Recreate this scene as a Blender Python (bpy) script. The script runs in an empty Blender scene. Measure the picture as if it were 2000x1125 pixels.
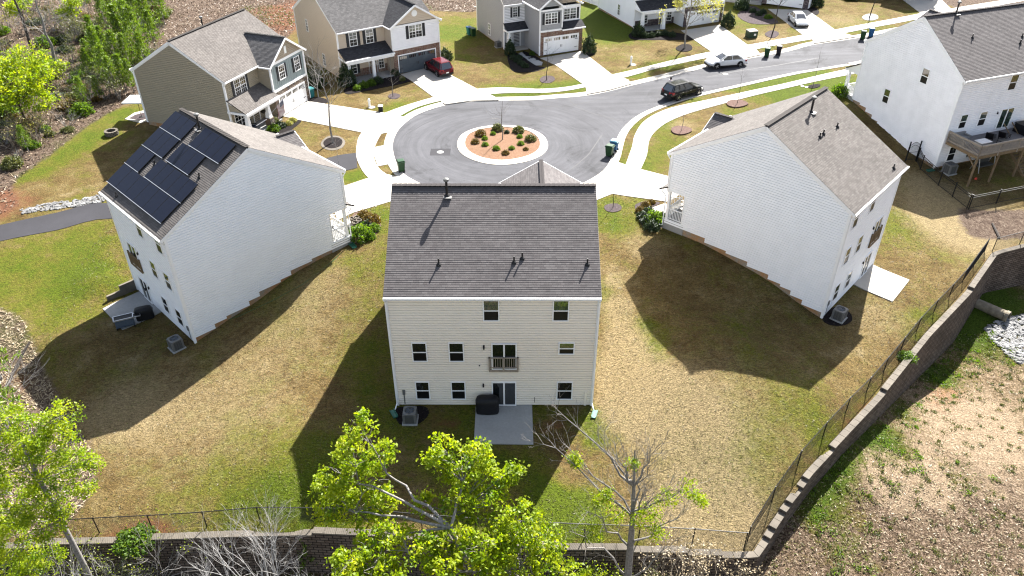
import bpy, math, random
import numpy as np
from mathutils import Vector, Matrix
from mathutils.geometry import delaunay_2d_cdt
random.seed(7); RNG = np.random.default_rng(11)
PI = math.pi; R_ = math.radians
scn = bpy.context.scene
COL = scn.collection

# ------------------------------------------------------------------ camera
F_PX, PITCH, ROLL, CZ = 1509.87, R_(34.766), R_(0.153), 33.96
_F = np.array([0, math.cos(PITCH), -math.sin(PITCH)])
_X0 = np.array([1.0, 0, 0]); _D0 = np.array([0, -math.sin(PITCH), -math.cos(PITCH)])
_X = _X0 * math.cos(ROLL) + _D0 * math.sin(ROLL)
_D = -_X0 * math.sin(ROLL) + _D0 * math.cos(ROLL)
cam = bpy.data.cameras.new('camera'); camo = bpy.data.objects.new('camera', cam); COL.objects.link(camo)
cam.sensor_width = 36; cam.lens = F_PX / 2000 * 36; cam.clip_end = 3000; cam.clip_start = .5
camo.matrix_world = Matrix(((_X[0], -_D[0], -_F[0], 0), (_X[1], -_D[1], -_F[1], 0), (_X[2], -_D[2], -_F[2], CZ), (0, 0, 0, 1)))
scn.camera = camo

def ray(px, py):
    return _F + _X * (px - 1000) / F_PX + _D * (py - 562.5) / F_PX

def on_plane(px, py, P, n):
    d = ray(px, py); c = np.array([0, 0, CZ]); n = np.array(n, float)
    t = ((np.array(P, float) - c) @ n) / (d @ n)
    return Vector(c + d * t)

# ------------------------------------------------------------------ mesh helper
class MB:
    def __init__(s): s.v = []; s.f = []; s.m = []; s.uv = []; s.has_uv = False
    def face(s, pts, m=0, uv=None):
        i = len(s.v); s.v.extend([tuple(p) for p in pts]); s.f.append(tuple(range(i, i + len(pts)))); s.m.append(m)
        if uv: s.has_uv = True
        s.uv.append(uv)
    def quads(s, vs, fs, m=0):
        i = len(s.v); s.v.extend([tuple(p) for p in vs])
        for f in fs: s.f.append(tuple(i + k for k in f)); s.m.append(m); s.uv.append(None)
    def hexa(s, c, m=0):
        s.quads(c, [(0, 3, 2, 1), (4, 5, 6, 7), (0, 1, 5, 4), (1, 2, 6, 5), (2, 3, 7, 6), (3, 0, 4, 7)], m)
    def box(s, c, d, m=0, rz=0.0):
        x, y, z = d[0] / 2, d[1] / 2, d[2] / 2; cs, sn = math.cos(rz), math.sin(rz); o = []
        for dz in (-z, z):
            for a, b in ((-x, -y), (x, -y), (x, y), (-x, y)): o.append((c[0] + cs * a - sn * b, c[1] + sn * a + cs * b, c[2] + dz))
        s.hexa(o, m)
    def bar(s, a, b, w, h, m=0, up=(0, 0, 1)):
        a = Vector(a); b = Vector(b); d = (b - a).normalized(); u = Vector(up)
        if abs(d.dot(u)) > .98: u = Vector((0, 1, 0))
        r = d.cross(u).normalized() * (w / 2); t = r.cross(d).normalized() * (h / 2)
        s.hexa([a - r - t, a + r - t, a + r + t, a - r + t, b - r - t, b + r - t, b + r + t, b - r + t], m)
    def tube(s, pts, rs, n=6, m=0, cap=True):
        pts = [Vector(p) for p in pts]
        if not hasattr(rs, '__len__'): rs = [rs] * len(pts)
        i0 = len(s.v); u = None
        for k, p in enumerate(pts):
            d = (pts[min(k + 1, len(pts) - 1)] - pts[max(k - 1, 0)])
            d = d.normalized() if d.length > 1e-9 else Vector((0, 0, 1))
            if u is None: u = d.orthogonal().normalized()
            u = u - d * u.dot(d)
            u = u.normalized() if u.length > 1e-6 else d.orthogonal().normalized()
            w = d.cross(u)
            for j in range(n):
                a = 2 * PI * j / n; s.v.append(tuple(p + (u * math.cos(a) + w * math.sin(a)) * rs[k]))
        for k in range(len(pts) - 1):
            for j in range(n):
                a = i0 + k * n + j; b = i0 + k * n + (j + 1) % n
                s.f.append((a, b, b + n, a + n)); s.m.append(m); s.uv.append(None)
        if cap:
            s.f.append(tuple(range(i0 + n - 1, i0 - 1, -1))); s.m.append(m); s.uv.append(None)
            e = i0 + (len(pts) - 1) * n; s.f.append(tuple(range(e, e + n))); s.m.append(m); s.uv.append(None)
    def lathe(s, prof, n=16, c=(0, 0, 0), m=0, axis='z'):
        i0 = len(s.v)
        for r, z in prof:
            for j in range(n):
                a = 2 * PI * j / n; x, y = r * math.cos(a), r * math.sin(a)
                p = (x, y, z) if axis == 'z' else (x, z, y)
                s.v.append((c[0] + p[0], c[1] + p[1], c[2] + p[2]))
        for k in range(len(prof) - 1):
            for j in range(n):
                a = i0 + k * n + j; b = i0 + k * n + (j + 1) % n
                s.f.append((a, b, b + n, a + n)); s.m.append(m); s.uv.append(None)
        s.f.append(tuple(range(i0 + n - 1, i0 - 1, -1))); s.m.append(m); s.uv.append(None)
        e = i0 + (len(prof) - 1) * n; s.f.append(tuple(range(e, e + n))); s.m.append(m); s.uv.append(None)
    def prism(s, poly, z0, z1, m=0):
        n = len(poly); i = len(s.v)
        s.v.extend([(p[0], p[1], z0) for p in poly]); s.v.extend([(p[0], p[1], z1) for p in poly])
        s.f.append(tuple(range(i + n - 1, i - 1, -1))); s.f.append(tuple(range(i + n, i + 2 * n))); s.m += [m, m]; s.uv += [None, None]
        for k in range(n):
            s.f.append((i + k, i + (k + 1) % n, i + n + (k + 1) % n, i + n + k)); s.m.append(m); s.uv.append(None)
    def build(s, name, mats, parent=None, smooth=False, loc=None, rz=0):
        me = bpy.data.meshes.new(name); me.from_pydata(s.v, [], s.f)
        for mt in (mats if isinstance(mats, (list, tuple)) else [mats]): me.materials.append(mt)
        me.polygons.foreach_set('material_index', s.m)
        if smooth: me.polygons.foreach_set('use_smooth', [True] * len(s.f))
        if s.has_uv:
            ul = me.uv_layers.new(name='UVMap'); d = []
            for f, u in zip(s.f, s.uv):
                for k in range(len(f)): d += list(u[k]) if u else [0, 0]
            ul.data.foreach_set('uv', d)
        me.update()
        o = bpy.data.objects.new(name, me); COL.objects.link(o)
        if parent: o.parent = parent
        if loc is not None: o.location = loc
        if rz: o.rotation_euler = (0, 0, rz)
        return o

def tag(o, label=None, cat=None, group=None, kind=None):
    if label: o['label'] = label
    if cat: o['category'] = cat
    if group: o['group'] = group
    if kind: o['kind'] = kind
    return o
def thing(name, label, cat, loc=(0, 0, 0), rz=0, group=None):
    o = bpy.data.objects.new(name, None); COL.objects.link(o); o.empty_display_size = .3
    o.location = loc; o.rotation_euler = (0, 0, rz)
    return tag(o, label, cat, group)
def dup(root, loc, rz=0, label=None, group=None, scale=1.0):
    def cp(o, par):
        c = o.copy(); COL.objects.link(c)
        if par: c.parent = par
        for ch in KIDS.get(o.name, []): cp(ch, c)
        return c
    KIDS = {}
    def walk(o):
        KIDS[o.name] = list(o.children)
        for ch in KIDS[o.name]: walk(ch)
    walk(root)
    r = cp(root, None); r.location = loc; r.rotation_euler = (0, 0, rz); r.scale = (scale,) * 3
    if label: r['label'] = label
    if group: r['group'] = group
    return r

# ------------------------------------------------------------------ materials
class NT:
    def __init__(s, name):
        s.mat = bpy.data.materials.new(name); s.mat.use_nodes = True; s.t = s.mat.node_tree
        s.b = s.t.nodes['Principled BSDF']; s.tc = None
    def n(s, typ, **kw):
        x = s.t.nodes.new(typ)
        for k, v in kw.items():
            if k.startswith('i_'): x.inputs[k[2:].replace('_', ' ')].default_value = v
            else: setattr(x, k, v)
        return x
    def l(s, a, b): s.t.links.new(a, b)
    def coord(s, kind='Object'):
        if not s.tc: s.tc = s.n('ShaderNodeTexCoord')
        return s.tc.outputs[kind]
    def noise(s, scale, detail=3, rough=.55, vec=None, dist=0.0):
        x = s.n('ShaderNodeTexNoise'); x.inputs['Scale'].default_value = scale; x.inputs['Detail'].default_value = detail
        x.inputs['Roughness'].default_value = rough; x.inputs['Distortion'].default_value = dist
        s.l(vec if vec is not None else s.coord(), x.inputs['Vector']); return x.outputs['Fac']
    def ramp(s, fac, stops, interp='LINEAR'):
        x = s.n('ShaderNodeValToRGB'); cr = x.color_ramp; cr.interpolation = interp
        while len(cr.elements) < len(stops): cr.elements.new(.5)
        for e, (p, c) in zip(cr.elements, stops): e.position = p; e.color = (c[0], c[1], c[2], 1) if hasattr(c, '__len__') else (c, c, c, 1)
        s.l(fac, x.inputs[0]); return x.outputs[0]
    def mix(s, fac, a, b, typ='MIX'):
        x = s.n('ShaderNodeMix', data_type='RGBA', blend_type=typ)
        for idx, q in ((0, fac), (6, a), (7, b)):
            if isinstance(q, (int, float)): x.inputs[idx].default_value = q if idx == 0 else (q, q, q, 1)
            elif isinstance(q, (tuple, list)): x.inputs[idx].default_value = (*q, 1)
            else: s.l(q, x.inputs[idx])
        return x.outputs[2]
    def math(s, op, a, b=None, clamp=False):
        x = s.n('ShaderNodeMath', operation=op); x.use_clamp = clamp
        for i, q in enumerate((a, b)):
            if q is None: continue
            if isinstance(q, (int, float)): x.inputs[i].default_value = q
            else: s.l(q, x.inputs[i])
        return x.outputs[0]
    def bump(s, h, strength=.4, dist=.05):
        x = s.n('ShaderNodeBump'); x.inputs['Strength'].default_value = strength; x.inputs['Distance'].default_value = dist
        s.l(h, x.inputs['Height']); s.l(x.outputs[0], s.b.inputs['Normal'])
    def attr(s, name):
        x = s.n('ShaderNodeAttribute'); x.attribute_name = name; return x
    def out(s, col=None, rough=.7, spec=.3, metal=0.0):
        if col is not None:
            if isinstance(col, (tuple, list)): s.b.inputs['Base Color'].default_value = (*col, 1)
            else: s.l(col, s.b.inputs['Base Color'])
        s.b.inputs['Roughness'].default_value = rough; s.b.inputs['Specular IOR Level'].default_value = spec; s.b.inputs['Metallic'].default_value = metal
        return s.mat

def pm(name, c, rough=.6, var=.18, scale=4.0, spec=.3, metal=0.0, bump=0.0, bscale=40, dist=.02, detail=4):
    t = NT(name)
    if max(c) < .58 and metal < .5: c = tuple(x * .5 for x in c)
    if var > 0:
        k = t.noise(scale, detail)
        lo = tuple(x * (1 - var) for x in c); hi = tuple(min(1, x * (1 + var)) for x in c)
        col = t.ramp(k, [(.3, lo), (.7, hi)])
    else: col = c
    if bump: t.bump(t.noise(bscale, 3), bump, dist)
    return t.out(col, rough, spec, metal)

M = {}
def shingle(name, c1, c2, c3):
    c1, c2, c3 = (tuple(x * .42 for x in c) for c in (c1, c2, c3))
    t = NT(name); uv = t.coord('UV')
    br = t.n('ShaderNodeTexBrick'); br.offset = .37; br.squash = .7; br.squash_frequency = 3
    br.inputs['Scale'].default_value = 1; br.inputs['Brick Width'].default_value = .33; br.inputs['Row Height'].default_value = .143
    br.inputs['Mortar Size'].default_value = .004; br.inputs['Color1'].default_value = (*c1, 1); br.inputs['Color2'].default_value = (*c2, 1)
    br.inputs['Mortar'].default_value = (c1[0] * .35, c1[1] * .35, c1[2] * .35, 1); br.inputs['Bias'].default_value = 0
    t.l(uv, br.inputs['Vector'])
    c = t.mix(t.ramp(t.noise(3.5, 4, .7, uv), [(.35, 0), (.7, 1)]), br.outputs[0], c3)
    c = t.mix(.55, c, br.outputs[0])
    g = t.ramp(t.noise(60, 2, .6, uv), [(.3, .72), (.7, 1.25)])
    c = t.mix(1.0, c, g, 'MULTIPLY')
    w = t.ramp(t.noise(.35, 3, .6, uv), [(.3, .88), (.7, 1.1)])
    c = t.mix(1.0, c, w, 'MULTIPLY')
    t.bump(t.noise(90, 2, .6, uv), .5, .01)
    return t.out(c, .92, .2)
M['sh_grey'] = shingle('shingle_grey_brown', (.20, .185, .185), (.30, .28, .275), (.24, .205, .205))
M['sh_tan'] = shingle('shingle_tan_grey', (.205, .187, .175), (.32, .295, .275), (.25, .215, .195))
M['sh_dark'] = shingle('shingle_charcoal', (.07, .07, .078), (.13, .13, .14), (.09, .09, .10))
M['sh_mid'] = shingle('shingle_weathered_grey', (.17, .165, .165), (.29, .28, .28), (.13, .125, .13))
def siding_mat(name, c, var=.025):
    t = NT(name); v = t.coord()
    k = t.ramp(t.noise(.9, 4, .6, v), [(.3, tuple(x * (1 - var) for x in c)), (.7, tuple(min(1, x * (1 + var)) for x in c))])
    return t.out(k, .55, .25)
M['sd_beige'] = siding_mat('siding_beige', (.84, .77, .67))
M['sd_white'] = siding_mat('siding_pale_grey', (.85, .86, .88))
M['sd_white2'] = siding_mat('siding_white', (.86, .85, .86), .05)
M['sd_tan'] = siding_mat('siding_khaki', (.31, .27, .20))
M['sd_tan2'] = siding_mat('siding_tan', (.56, .47, .37))
M['sd_grey'] = siding_mat('siding_grey', (.33, .335, .34))
M['sd_blue'] = siding_mat('siding_blue_grey', (.24, .285, .29))
M['sd_cream'] = siding_mat('siding_cream', (.36, .30, .23))
M['trim'] = pm('white_trim', (.82, .82, .82), .45, .03, 2)
M['bronze'] = pm('dark_bronze_metal', (.03, .028, .028), .5, .1, 20)
M['shutter'] = pm('charcoal_shutter', (.045, .048, .055), .6, .1, 10)
def glass_mat(name, c, rough=.04, ior=2.3):
    c = tuple(x * .5 for x in c)
    t = NT(name); k = t.ramp(t.noise(1.1, 2), [(.35, tuple(x * .6 for x in c)), (.7, tuple(x * 1.6 for x in c))])
    t.b.inputs['IOR'].default_value = ior; return t.out(k, rough, .5)
M['glass'] = glass_mat('window_glass', (.012, .016, .018)); M['screen'] = glass_mat('screened_window', (.011, .012, .014), .35, 1.4)
M['green_reflection'] = glass_mat('window_glass_painted_reflection', (.045, .085, .06))  # green of reflected trees put into the pane colour
M['carglass'] = glass_mat('car_glass', (.01, .014, .018), .04)
def conc(name, c, stain=.12, sc=1.0):
    t = NT(name); a = t.noise(.45 * sc, 5, .65); b = t.noise(7 * sc, 4, .7); d = t.noise(120, 2)
    k = t.ramp(a, [(.3, tuple(x * (1 - stain) for x in c)), (.7, c)])
    k = t.mix(1.0, k, t.ramp(b, [(.3, .9), (.7, 1.05)]), 'MULTIPLY'); k = t.mix(1.0, k, t.ramp(d, [(.3, .9), (.7, 1.07)]), 'MULTIPLY')
    t.bump(d, .15, .004); return t.out(k, .85, .25)
M['conc'] = conc('concrete_pale', (.42, .39, .345))
M['conc_old'] = conc('concrete_weathered', (.33, .33, .32), .2)
M['conc_cap'] = conc('concrete_capstone', (.15, .13, .105), .45, 2)
def foundation():
    t = NT('clay_stained_concrete'); a = t.noise(.9, 5, .7)
    k = t.ramp(a, [(.38, (.26, .24, .2)), (.55, (.34, .2, .1)), (.75, (.34, .15, .055))])
    k = t.mix(1.0, k, t.ramp(t.noise(14, 4, .7), [(.3, .8), (.7, 1.15)]), 'MULTIPLY'); t.bump(t.noise(25), .3, .02)
    return t.out(k, .9, .2)
M['found'] = foundation()
def stone(name, w, h, cols, mort, mix=.5):
    cols = [tuple(x * .6 for x in c) for c in cols]; mort = tuple(x * .6 for x in mort)
    t = NT(name); uv = t.coord('UV')
    vo = t.n('ShaderNodeMapping'); vo.inputs['Scale'].default_value = (1 / w, 1 / h, 1); t.l(uv, vo.inputs[0])
    v = t.n('ShaderNodeTexVoronoi'); v.inputs['Randomness'].default_value = mix; v.inputs['Scale'].default_value = 1; t.l(vo.outputs[0], v.inputs['Vector'])
    e = t.n('ShaderNodeTexVoronoi', feature='DISTANCE_TO_EDGE'); e.inputs['Randomness'].default_value = mix; e.inputs['Scale'].default_value = 1; t.l(vo.outputs[0], e.inputs['Vector'])
    sp = t.n('ShaderNodeSeparateColor'); t.l(v.outputs['Color'], sp.inputs[0])
    n = len(cols); k = t.ramp(sp.outputs[0], [(i / n, c) for i, c in enumerate(cols)], 'CONSTANT')
    k = t.mix(1.0, k, t.ramp(t.noise(30, 3, .6, uv), [(.3, .75), (.7, 1.2)]), 'MULTIPLY')
    ed = t.ramp(e.outputs[0], [(.02, 0), (.09, 1)]); k = t.mix(ed, mort, k); t.bump(ed, .7, .03)
    return t.out(k, .85, .25)
M['stone'] = stone('stacked_stone', .34, .13, [(.19, .14, .11), (.32, .26, .21), (.40, .35, .30), (.25, .17, .12), (.45, .38, .30), (.15, .13, .13)], (.10, .085, .075))
M['brick'] = stone('mixed_brick', .22, .08, [(.30, .15, .10), (.38, .22, .15), (.24, .11, .08), (.42, .30, .22), (.30, .18, .13)], (.40, .36, .32), .12)
M['brick_dark'] = stone('dark_stone', .30, .13, [(.11, .09, .10), (.20, .16, .16), (.28, .23, .22), (.15, .11, .11)], (.07, .06, .06))
def block():
    t = NT('retaining_block'); uv = t.coord('UV')
    br = t.n('ShaderNodeTexBrick'); br.inputs['Scale'].default_value = 1; br.inputs['Brick Width'].default_value = .46; br.inputs['Row Height'].default_value = .2
    br.inputs['Mortar Size'].default_value = .024; br.inputs['Mortar Smooth'].default_value = .4
    br.inputs['Color1'].default_value = (.105, .08, .064, 1); br.inputs['Color2'].default_value = (.165, .13, .105, 1); br.inputs['Mortar'].default_value = (.012, .010, .009, 1)
    t.l(uv, br.inputs['Vector'])
    k = t.mix(1.0, br.outputs[0], t.ramp(t.noise(.5, 4, .7, uv), [(.3, .62), (.7, 1.2)]), 'MULTIPLY')
    k = t.mix(1.0, k, t.ramp(t.noise(24, 3, .6, uv), [(.3, .75), (.7, 1.2)]), 'MULTIPLY')
    t.bump(t.math('SUBTRACT', t.noise(16, 3, .6, uv), t.math('MULTIPLY', br.outputs[1], 1.5)), .8, .04)
    return t.out(k, .93, .15)
M['block'] = block()
M['wood'] = pm('treated_timber', (.33, .23, .13), .75, .25, 6, bump=.2)
M['deckwood'] = pm('grey_deck_boards', (.30, .28, .28), .8, .2, 5)
M['rail'] = pm('bleached_timber_rail', (.55, .47, .38), .75, .15, 5)
M['bark'] = pm('grey_bark', (.36, .335, .31), .9, .35, 9, bump=.5, bscale=30)
M['bark_pale'] = pm('pale_grey_twigs', (.57, .55, .53), .85, .25, 3)
M['bark_dark'] = pm('dark_bark', (.085, .07, .06), .9, .3, 9)
M['bark_tan'] = pm('tan_dry_twigs', (.50, .41, .31), .9, .25, 3)
LEAF_K = .66
def leaf_mat(name, cols, trans=.55, tcol=None):
    t = NT(name); a = t.attr('tint'); cols = [tuple(x * LEAF_K for x in c) for c in cols]
    k = t.ramp(a.outputs['Fac'], [(i / max(1, len(cols) - 1), c) for i, c in enumerate(cols)])
    t.out(k, .5, .35)
    tr = t.n('ShaderNodeBsdfTranslucent'); t.l(t.mix(1.0, k, tcol or (1.5, 1.5, .5), 'MULTIPLY'), tr.inputs[0])
    ms = t.n('ShaderNodeMixShader'); ms.inputs[0].default_value = trans
    o = t.t.nodes['Material Output']; t.l(t.b.outputs[0], ms.inputs[1]); t.l(tr.outputs[0], ms.inputs[2]); t.l(ms.outputs[0], o.inputs[0])
    return t.mat
M['lf_bright'] = leaf_mat('spring_leaf', [(.13, .24, .008), (.34, .45, .014), (.58, .62, .03)])
M['lf_mid'] = leaf_mat('mid_green_leaf', [(.05, .11, .012), (.12, .22, .02), (.22, .33, .04)])
M['lf_pine'] = leaf_mat('pine_needle', [(.06, .12, .010), (.16, .27, .022), (.32, .43, .05)], .35)
M['lf_dark'] = leaf_mat('dark_evergreen_leaf', [(.012, .03, .012), (.03, .06, .02), (.075, .11, .045)], .15)
M['lf_rust'] = leaf_mat('bronze_leaf', [(.07, .045, .012), (.18, .11, .02), (.26, .2, .03)], .25)
M['lf_olive'] = leaf_mat('olive_leaf', [(.06, .075, .02), (.13, .15, .04), (.24, .24, .08)], .25)
M['lf_pale'] = leaf_mat('budding_leaf', [(.30, .30, .07), (.45, .43, .12), (.55, .52, .2)], .35)
M['litter'] = leaf_mat('dry_leaf', [(.04, .025, .016), (.18, .12, .075), (.40, .29, .20), (.11, .075, .05)], .1, (1, 1, 1))
M['straw_l'] = leaf_mat('dry_straw', [(.30, .22, .12), (.50, .40, .25), (.62, .53, .38)], .15, (1, 1, .9))
M['straw_d'] = leaf_mat('dormant_grass_blade', [(.10, .075, .03), (.17, .13, .06), (.24, .19, .10)], .15, (1, 1, .9))
M['grass_l'] = leaf_mat('grass_blade', [(.06, .11, .012), (.14, .2, .025), (.25, .28, .05)], .25)
def mulch(name, a, b, c):
    a, b, c = (tuple(x * .42 for x in q) for q in (a, b, c))
    t = NT(name); n1 = t.noise(9, 5, .75, dist=1.5); k = t.ramp(n1, [(.3, a), (.5, b), (.68, c)]); t.bump(t.noise(22, 4, .7), .9, .05)
    return t.out(k, .95, .1)
M['mulch_dark'] = mulch('dark_mulch', (.012, .010, .010), (.03, .024, .024), (.075, .06, .062))
M['mulch_purple'] = mulch('grey_brown_mulch', (.06, .045, .05), (.14, .11, .115), (.28, .23, .23))
M['straw'] = mulch('pine_straw', (.24, .115, .06), (.41, .235, .145), (.58, .40, .28))
M['straw_red'] = mulch('red_bark_mulch', (.13, .075, .06), (.27, .17, .14), (.40, .29, .25))
M['rock'] = pm('pale_riprap', (.36, .355, .35), .85, .55, 1.6, bump=.4)
def asphalt(name, base, swirl=None):
    base = tuple(x * .34 for x in base)
    t = NT(name); o = t.coord()
    k = t.ramp(t.noise(.25, 5, .65), [(.3, tuple(x * .8 for x in base)), (.7, tuple(x * 1.2 for x in base))])
    k = t.mix(1.0, k, t.ramp(t.noise(55, 3, .7), [(.3, .75), (.7, 1.25)]), 'MULTIPLY')
    if swirl:
        sp = t.n('ShaderNodeSeparateXYZ'); t.l(o, sp.inputs[0])
        dx = t.math('SUBTRACT', sp.outputs[0], swirl[0]); dy = t.math('SUBTRACT', sp.outputs[1], swirl[1])
        r = t.math('SQRT', t.math('ADD', t.math('MULTIPLY', dx, dx), t.math('MULTIPLY', dy, dy)))
        th = t.math('ARCTAN2', dy, dx)
        cb = t.n('ShaderNodeCombineXYZ'); t.l(t.math('MULTIPLY', r, 2.4), cb.inputs[0]); t.l(t.math('MULTIPLY', t.math('COSINE', th), 1.6), cb.inputs[1]); t.l(t.math('MULTIPLY', t.math('SINE', th), 1.6), cb.inputs[2])
        sw = t.ramp(t.noise(1.0, 5, .65, cb.outputs[0], .3), [(.32, .82), (.5, 1.0), (.68, 1.2)])
        # lengthwise streaks on the straight
        mp = t.n('ShaderNodeMapping'); mp.inputs['Rotation'].default_value = (0, 0, R_(-24)); mp.inputs['Scale'].default_value = (.07, 1.3, 1); t.l(o, mp.inputs[0])
        st = t.ramp(t.noise(1.0, 4, .6, mp.outputs[0]), [(.32, .8), (.5, 1.0), (.7, 1.25)])
        f = t.ramp(t.math('DIVIDE', r, 24), [(.5, 0), (.62, 1)])
        k = t.mix(1.0, k, t.mix(f, sw, st), 'MULTIPLY')
        # dark scuffed patches
        pt = t.ramp(t.noise(.16, 6, .75, dist=1.0), [(.55, 1.0), (.66, .62)]); k = t.mix(1.0, k, pt, 'MULTIPLY')
    t.bump(t.noise(90, 2), .3, .006)
    return t.out(k, .88, .25)
M['asph_drive'] = asphalt('fresh_asphalt', (.085, .083, .096))
M['grass_strip'] = None
def paint(name, c, rough=.14, metal=0.0):
    t = NT(name); t.out(c, rough, .3, metal); t.b.inputs['Coat Weight'].default_value = .0; t.b.inputs['Coat Roughness'].default_value = .05
    return t.mat
M['p_red'] = paint('red_car_paint', (.085, .007, .011)); M['p_white'] = paint('white_car_paint', (.55, .56, .57)); M['p_black'] = paint('black_car_paint', (.008, .009, .008))
M['rubber'] = pm('tyre_rubber', (.016, .016, .017), .8, .1, 8); M['alloy'] = pm('alloy', (.55, .55, .56), .3, .05, 5, metal=.9)
M['blackplastic'] = pm('black_plastic', (.018, .018, .02), .55, .1, 8)
M['lamp_red'] = pm('red_tail_lens', (.42, .015, .02), .2, 0); M['lamp_clear'] = pm('clear_lens', (.72, .73, .74), .12, .05, 5)
M['bin_green'] = pm('green_bin_plastic', (.02, .085, .03), .5, .12, 5); M['bin_black'] = pm('black_bin_plastic', (.02, .02, .028), .5, .12, 5)
M['bin_blue'] = pm('blue_bin_plastic', (.03, .17, .42), .5, .12, 5); M['bin_lidblue'] = pm('pale_blue_lid', (.28, .52, .62), .5, .1, 5); M['bin_teal'] = pm('teal_bin_plastic', (.03, .28, .30), .5, .1, 5)
M['ac'] = pm('grey_ac_steel', (.30, .30, .29), .5, .08, 6, metal=.2); M['ac_fin'] = pm('ac_coil', (.10, .10, .095), .6, .2, 40); M['ac_blue'] = pm('ac_grille', (.17, .22, .30), .4, .1, 10, metal=.3)
M['black_cloth'] = pm('black_vinyl_cover', (.014, .014, .018), .55, .25, 5, bump=.4, bscale=8, dist=.05)
M['steel'] = pm('galvanised_steel', (.55, .56, .58), .35, .08, 9, metal=.8); M['fence'] = pm('black_fence_metal', (.012, .012, .013), .5, .1, 9)
M['white'] = pm('white_plastic', (.80, .80, .78), .5, .03, 4); M['green_metal'] = pm('green_utility_metal', (.035, .085, .05), .5, .1, 4)
M['green_plastic'] = pm('green_splash_plastic', (.05, .25, .17), .5, .1, 6)
def panel_mat():
    t = NT('solar_glass'); uv = t.coord('UV')
    br = t.n('ShaderNodeTexBrick'); br.offset = 0; br.inputs['Scale'].default_value = 1; br.inputs['Brick Width'].default_value = .17; br.inputs['Row Height'].default_value = .17
    br.inputs['Mortar Size'].default_value = .004; br.inputs['Color1'].default_value = (.007, .009, .018, 1); br.inputs['Color2'].default_value = (.008, .0105, .022, 1); br.inputs['Mortar'].default_value = (.012, .013, .019, 1)
    t.l(uv, br.inputs['Vector']); return t.out(br.outputs[0], .3, .12)
M['solar'] = panel_mat()
M['silver'] = pm('aluminium_rail', (.6, .6, .6), .35, .03, 4, metal=.7)
M['cushion'] = pm('grey_wicker', (.45, .44, .43), .8, .15, 20); M['marble'] = pm('white_marble_top', (.72, .70, .68), .3, .12, 3); M['navy'] = pm('navy_fabric', (.02, .035, .07), .8, .15, 6)
M['skin'] = pm('skin', (.45, .27, .19), .55, .05, 5); M['hair'] = pm('black_hair', (.012, .01, .01), .6, .1, 8); M['shirt'] = pm('pale_pink_shirt', (.74, .62, .62), .8, .06, 6); M['jeans'] = pm('blue_jeans', (.05, .08, .16), .85, .15, 8)
M['pipe'] = pm('mossy_concrete_pipe', (.40, .34, .25), .9, .3, 3, bump=.3)
M['terracotta'] = pm('dark_planter', (.05, .04, .035), .6, .15, 6); M['hose'] = pm('garden_hose', (.10, .22, .08), .5, .1, 6)
M['flag_red'] = pm('flag_red', (.42, .03, .05), .8, .05, 5); M['flag_blue'] = pm('flag_blue', (.025, .04, .17), .8, .05, 5)
M['orange'] = pm('red_ball', (.6, .06, .03), .4, 0)
# ------------------------------------------------------------------ terrain heights
class RBF:
    def __init__(s, pts):
        s.P = np.array([p[:2] for p in pts], float); z = np.array([p[2] for p in pts], float); n = len(pts)
        K = np.sqrt(((s.P[:, None] - s.P[None]) ** 2).sum(-1) + .09)
        A = np.zeros((n + 3, n + 3)); A[:n, :n] = K + np.eye(n) * -.02; A[:n, n] = 1; A[:n, n + 1:] = s.P; A[n, :n] = 1; A[n + 1:, :n] = s.P.T
        s.w = np.linalg.solve(A, np.concatenate([z, [0, 0, 0]]))
    def __call__(s, xy):
        xy = np.atleast_2d(np.asarray(xy, float)); n = len(s.P)
        q = np.clip(xy, [-130, -30], [130, 160])
        out = np.empty(len(q))
        for i in range(0, len(q), 4000):
            b = q[i:i + 4000]; K = np.sqrt(((b[:, None] - s.P[None]) ** 2).sum(-1) + .09)
            out[i:i + 4000] = K @ s.w[:n] + s.w[n] + b @ s.w[n + 1:]
        return out
def onz(px, py, z):
    d = ray(px, py); t = (z - CZ) / d[2]; return (d[0] * t, d[1] * t)
CAP = [(-260, 1085, -.9), (84, 1062, -.6), (289, 1053, -.4), (467, 1043, -.25), (600, 1039, -.2), (744, 1041, 0.), (830, 1050, -.05), (1088, 1067, -.4), (1245, 1072, -.6), (1342, 1078, -.8), (1475, 1088, -1.2),
       (1528, 1000, -.55), (1583, 922, .1), (1651, 846, .3), (1716, 776, .4), (1812, 655, .5), (1892, 570, .6), (1943, 496, .7), (2000, 481, .7), (2160, 445, .8)]
BASE = [-3.6, -3.5, -3.4, -3.3, -3.3, -3.3, -3.3, -3.1, -2.9, -2.7, -2.4, -2.0, -1.6, -1.4, -1.7, -3.5, -4.1, -3., -3.2, -3.4]
WALL = [(*onz(a, b, z), z) for a, b, z in CAP]
def sl(x): return .035 * max(0, x - 10)
cp = [(x, y, z - .1) for x, y, z in WALL]
cp += [(-7.2, 35.9, 0), (5, 35.9, 0), (-1, 36, 0), (-7.3, 40, .75), (5.1, 40, .75), (-7.2, 44.5, 1.7), (5.1, 44.5, 1.7), (-7.1, 48.4, 2.55), (5.1, 48.4, 2.55), (-1, 42, 1.2), (-1, 33, -.02), (5.2, 33, 0), (-7.5, 33, .05), (-1, 49, 2.6), (0, 30, -.1)]
def LH(u, v):   # left house local -> world
    c, s = math.cos(-.782), math.sin(-.782); return (-28.73 + c * u - s * v, 48.788 + s * u + c * v)
def RH(u, v):
    c, s = math.cos(.837), math.sin(.837); return (21.967 + c * u - s * v, 43.852 + s * u + c * v)
def FH(u, v):
    c, s = math.cos(.358), math.sin(.358); return (39.9 + c * u - s * v, 66.43 + s * u + c * v)
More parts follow.
